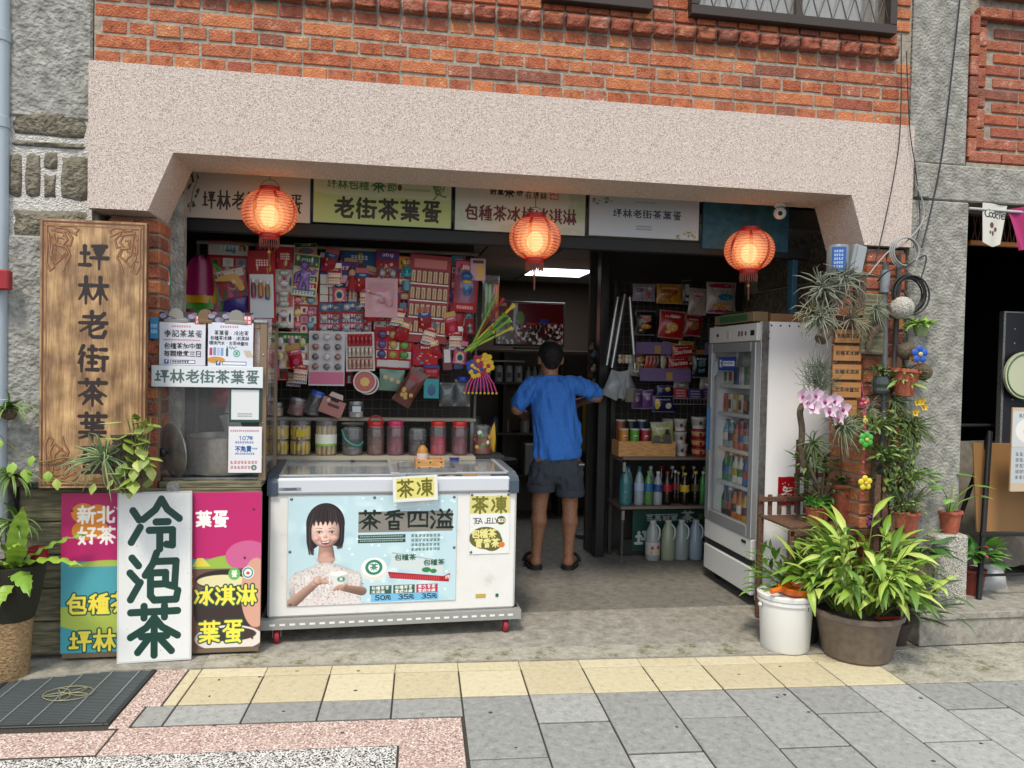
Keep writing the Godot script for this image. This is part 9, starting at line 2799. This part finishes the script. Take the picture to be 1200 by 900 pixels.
# ---------------------------------------------------------------- left edge
func make_left_things() -> void:
	# bird's-nest fern in a dark basket on a log
	var o := v3(-2.315,0,.097)
	o = v3(o.x + .0,0,.0)
	var lg := thing("log_vase","pale split log vase standing on the pebble paving under the fern basket","log",v3(-2.335,-.01,.04))
	part(lg,"log",MB.new().lathe([v2(0,0),v2(.07,0),v2(.075,.01),v2(.082,.15),v2(.09,.27),v2(.08,.27),v2(.07,.2),v2(0,.19)],18,.05),hmap(nm([[.0,"5a4630"],[.4,"8a7050"],[1.0,"b09468"]],.03,.3,.9,SX,5,91,false),.04,.6))
	var bs := thing("birds_nest_fern","bird's-nest fern with wavy bright fronds in a black mossy basket","potted plant",v3(-2.32,.262,.04))
	part(bs,"basket",MB.new().lathe([v2(0,0),v2(.08,0),v2(.095,.06),v2(.12,.2),v2(.125,.25),v2(.11,.25),v2(0,.22)],26,.04),nm(["15140f","26251a","3a3a22"],.06,.2,.95,SX,4,93))
	for e in [[.15,1.0,.25,1.0],[-.2,1.0,.1,.95],[.9,.55,.5,1.05],[.6,.2,.9,.8],[-.7,.8,.4,.9],[.35,.9,.7,.9],[-.3,.7,.9,.85],[.75,.8,-.2,.8],[.1,-.2,1.0,.6]]:
		var fr := MB.new()
		var L: float = .4 * e[3]
		fr.surf(func(a,b):
			var s: float = b
			var wdt := .04 * sin(PI * clampf(.12 + .88 * s,0,1)) * (1.0 + .12 * sin(s * 40.0))
			var ang: float = s * .7
			return v3((a - .5) * 2.0 * wdt,L * (sin(ang) / .7),L * ((1.0 - cos(ang)) / .7) + .02 * absf(a - .5) + .008 * sin(s * 38.0 + a * 3.0)),4,22)
		inst(bs,"frond",fr.mesh(),leafmat(["86a63a","74983a","93b24a"][int(e[3] * 20) % 3]),Transform3D(look(v3(e[0],e[1],e[2]),v3(e[0],-.6,e[2])),v3(0,.23,0)))
	single("red_thread_spool",MB.new().lathe([v2(0,0),v2(.04,0),v2(.045,.01),v2(.04,.03),v2(.046,.045),v2(.04,.06),v2(.045,.075),v2(.035,.085),v2(0,.085)],18),sm("8f1820",.6),"small red ribbed plastic spool beside the fern basket","spool",v3(-2.258,.48,-.05))
	# hanging creepers on the pier
	var pt := [[v3(-2.362,1.209,.02),.15,30,"60803a","grassy spider plant spilling past the middle of the downpipe"],[v3(-2.339,.898,.02),.16,40,"5a7434","tangled spider plant hanging below the downpipe"],[v3(-2.315,.687,.04),.13,36,"4f6a2c","dark leafy plant tucked above the fern basket"]]
	for e in pt:
		var t := thing("spider_plant",e[4],"plant",e[0],"plants around the downpipe")
		part(t,"mount",MB.new().ell(v3(0,-.01,-.02),v3(.04,.04,.03),10,7),M.bark)
		var ls := leafset("spider",[[.2,.014,1.8,.4,7],[.16,.012,2.2,.4,7],[.12,.03,1.2,.3,5]])
		for k in e[2]:
			var a := rng.randf() * TAU
			put_leaf(t,ls[k % 3],[leafmat(e[3]),leafmat("86a052"),leafmat("46602a")][k % 3],v3(0,.0,0),v3(cos(a),rng.randf_range(.1,1.2),sin(a) * .5 + .5),rng.randf_range(.7,1.1))
	var vn := thing("creeper","thin creeper with heart-shaped leaves crossing the stone pier","vine",v3(-2.291,.973,0))
	var vm := MB.new()
	vm.tube(curve([v3(-.1,.12,.02),v3(.0,.03,.03),v3(.08,.0,.04),v3(.2,.02,.05),v3(.3,-.03,.06)]),.003,4)
	part(vn,"stem",vm,leafmat("6a6a34"))
	var hl := leafset("heart",[[.07,.055,.5,.15,5,.3],[.055,.045,.8,.2,5,.3]])
	for e in [[-.03,.0,.05],[.02,-.03,.05],[.05,.03,.05],[.12,-.04,.06],[-.09,.1,.04]]: put_leaf(vn,hl[rng.randi() % 2],leafmat("7a9a34"),v3(e[0],e[1],e[2]),v3(rng.randf_range(-.6,.6),-.8,.5),1.0)
	single("red_box",bx(v3(.08,.09,.05),Vector3.ZERO,.006),sm("8f141a",.4),"small red box fixed beside the downpipe","box",v3(-2.389,1.794,.02))
	# hoya and air plant mounted on bark at the corner of the wooden sign
	var hy := thing("hoya_plant","round-leaved hoya hanging from bark at the lower corner of the wooden sign","plant",v3(-1.817,.985,.09))
	part(hy,"bark_mount",MB.new().at(Vector3.ZERO).surf(func(a,b): return v3(-cos(a * TAU) * (.075 + .012 * sin(b * 11.0 + a * 9.0)),(b - .55) * .26,sin(a * TAU) * .03),18,8),M.bark)
	var hm := leafset("hoya",[[.085,.06,.35,.12,6,.45],[.07,.052,.6,.15,6,.45],[.095,.064,.2,.1,6,.45]])
	for k in 34:
		var a := rng.randf() * TAU
		var y := rng.randf_range(-.12,.22)
		put_leaf(hy,hm[k % 3],[leafmat("7c8f3a"),leafmat("8f9f4a"),leafmat("647a2c"),leafmat("a0ab5c")][k % 4],v3(.03 + rng.randf_range(-.05,.07),y,.04 + rng.randf_range(-.01,.03)),v3(cos(a),sin(a) * .7 + .1,rng.randf_range(.2,.8)),rng.randf_range(.75,1.1))
	var hs := MB.new()
	for k in 6: hs.tube(curve([v3(.02,-.05,.03),v3(.03 + .012 * k,.06,.05),v3(.0 + .02 * k,.2,.04)]),.003,4)
	part(hy,"stems",hs,leafmat("6a6a34"))
	var ap := airplant("spidery pale green air plant in front of the wooden sign's last letter",v3(-1.923,1.005,.1),.14,44,"7f9468")
	ap.set_meta("group","plants around the downpipe")
	var tr := thing("trailing_hoya","long trailing shoot with pale leaves under the wooden sign","vine",v3(-1.943,.905,.08))
	part(tr,"stem",MB.new().tube(curve([v3(.08,.03,0),v3(.0,.0,.01),v3(-.1,-.02,.01),v3(-.2,.0,.0)]),.003,4),leafmat("6a6a34"))
	for e in [[.1,-.02],[.06,.0],[-.02,-.02],[-.18,.0],[.13,-.04]]: put_leaf(tr,hm[1],leafmat("93a24a"),v3(e[0],e[1],.02),v3(rng.randf_range(-.6,.6),-.7,.5),.8)

# ---------------------------------------------------------------- cables on the facade
func make_cables() -> void:
	single("overhead_cable",MB.new().tube(curve([v3(2.424,3.614,.01),v3(2.384,3.144,.01),v3(2.339,2.674,.01),v3(2.27,2.34,.02),v3(2.194,2.144,.06)],6),.005,6),M.blackwire,"thick black cable hanging down the grey column to the coils","cable")
	single("thin_cable",MB.new().tube(curve([v3(2.059,3.297,.02),v3(2.071,2.792,.02),v3(2.032,2.489,.025),v3(1.959,2.138,.03),v3(1.918,2.041,.05)],6),.003,5),M.blackwire,"thin black cable running down over the beam to the conduit box","cable")
	single("thin_cable",MB.new().tube(curve([v3(2.093,3.208,.02),v3(2.128,2.796,.02),v3(2.173,2.568,.02),v3(2.209,2.291,.02),v3(2.135,2.14,.07)],6),.003,5),M.blackwire,"thin black cable running down the beam's end beside the grey column","cable")
	single("thin_cable",MB.new().tube(curve([v3(2.175,2.498,.02),v3(2.226,2.385,.02),v3(2.212,2.28,.03),v3(2.076,2.159,.08),v3(1.976,2.104,.08),v3(1.869,1.981,.08)],6),.004,5),sm("8f908c",.5),"pale grey cable swinging from the beam end to the pale coil","cable")
	single("thin_cable",MB.new().tube(curve([v3(1.942,1.95,.05),v3(1.965,2,.1),v3(2.075,2.032,.1),v3(2.206,2.096,.08),v3(2.168,1.955,.09)],6),.004,5),M.blackwire,"looping black cable tangled round both coils","cable")
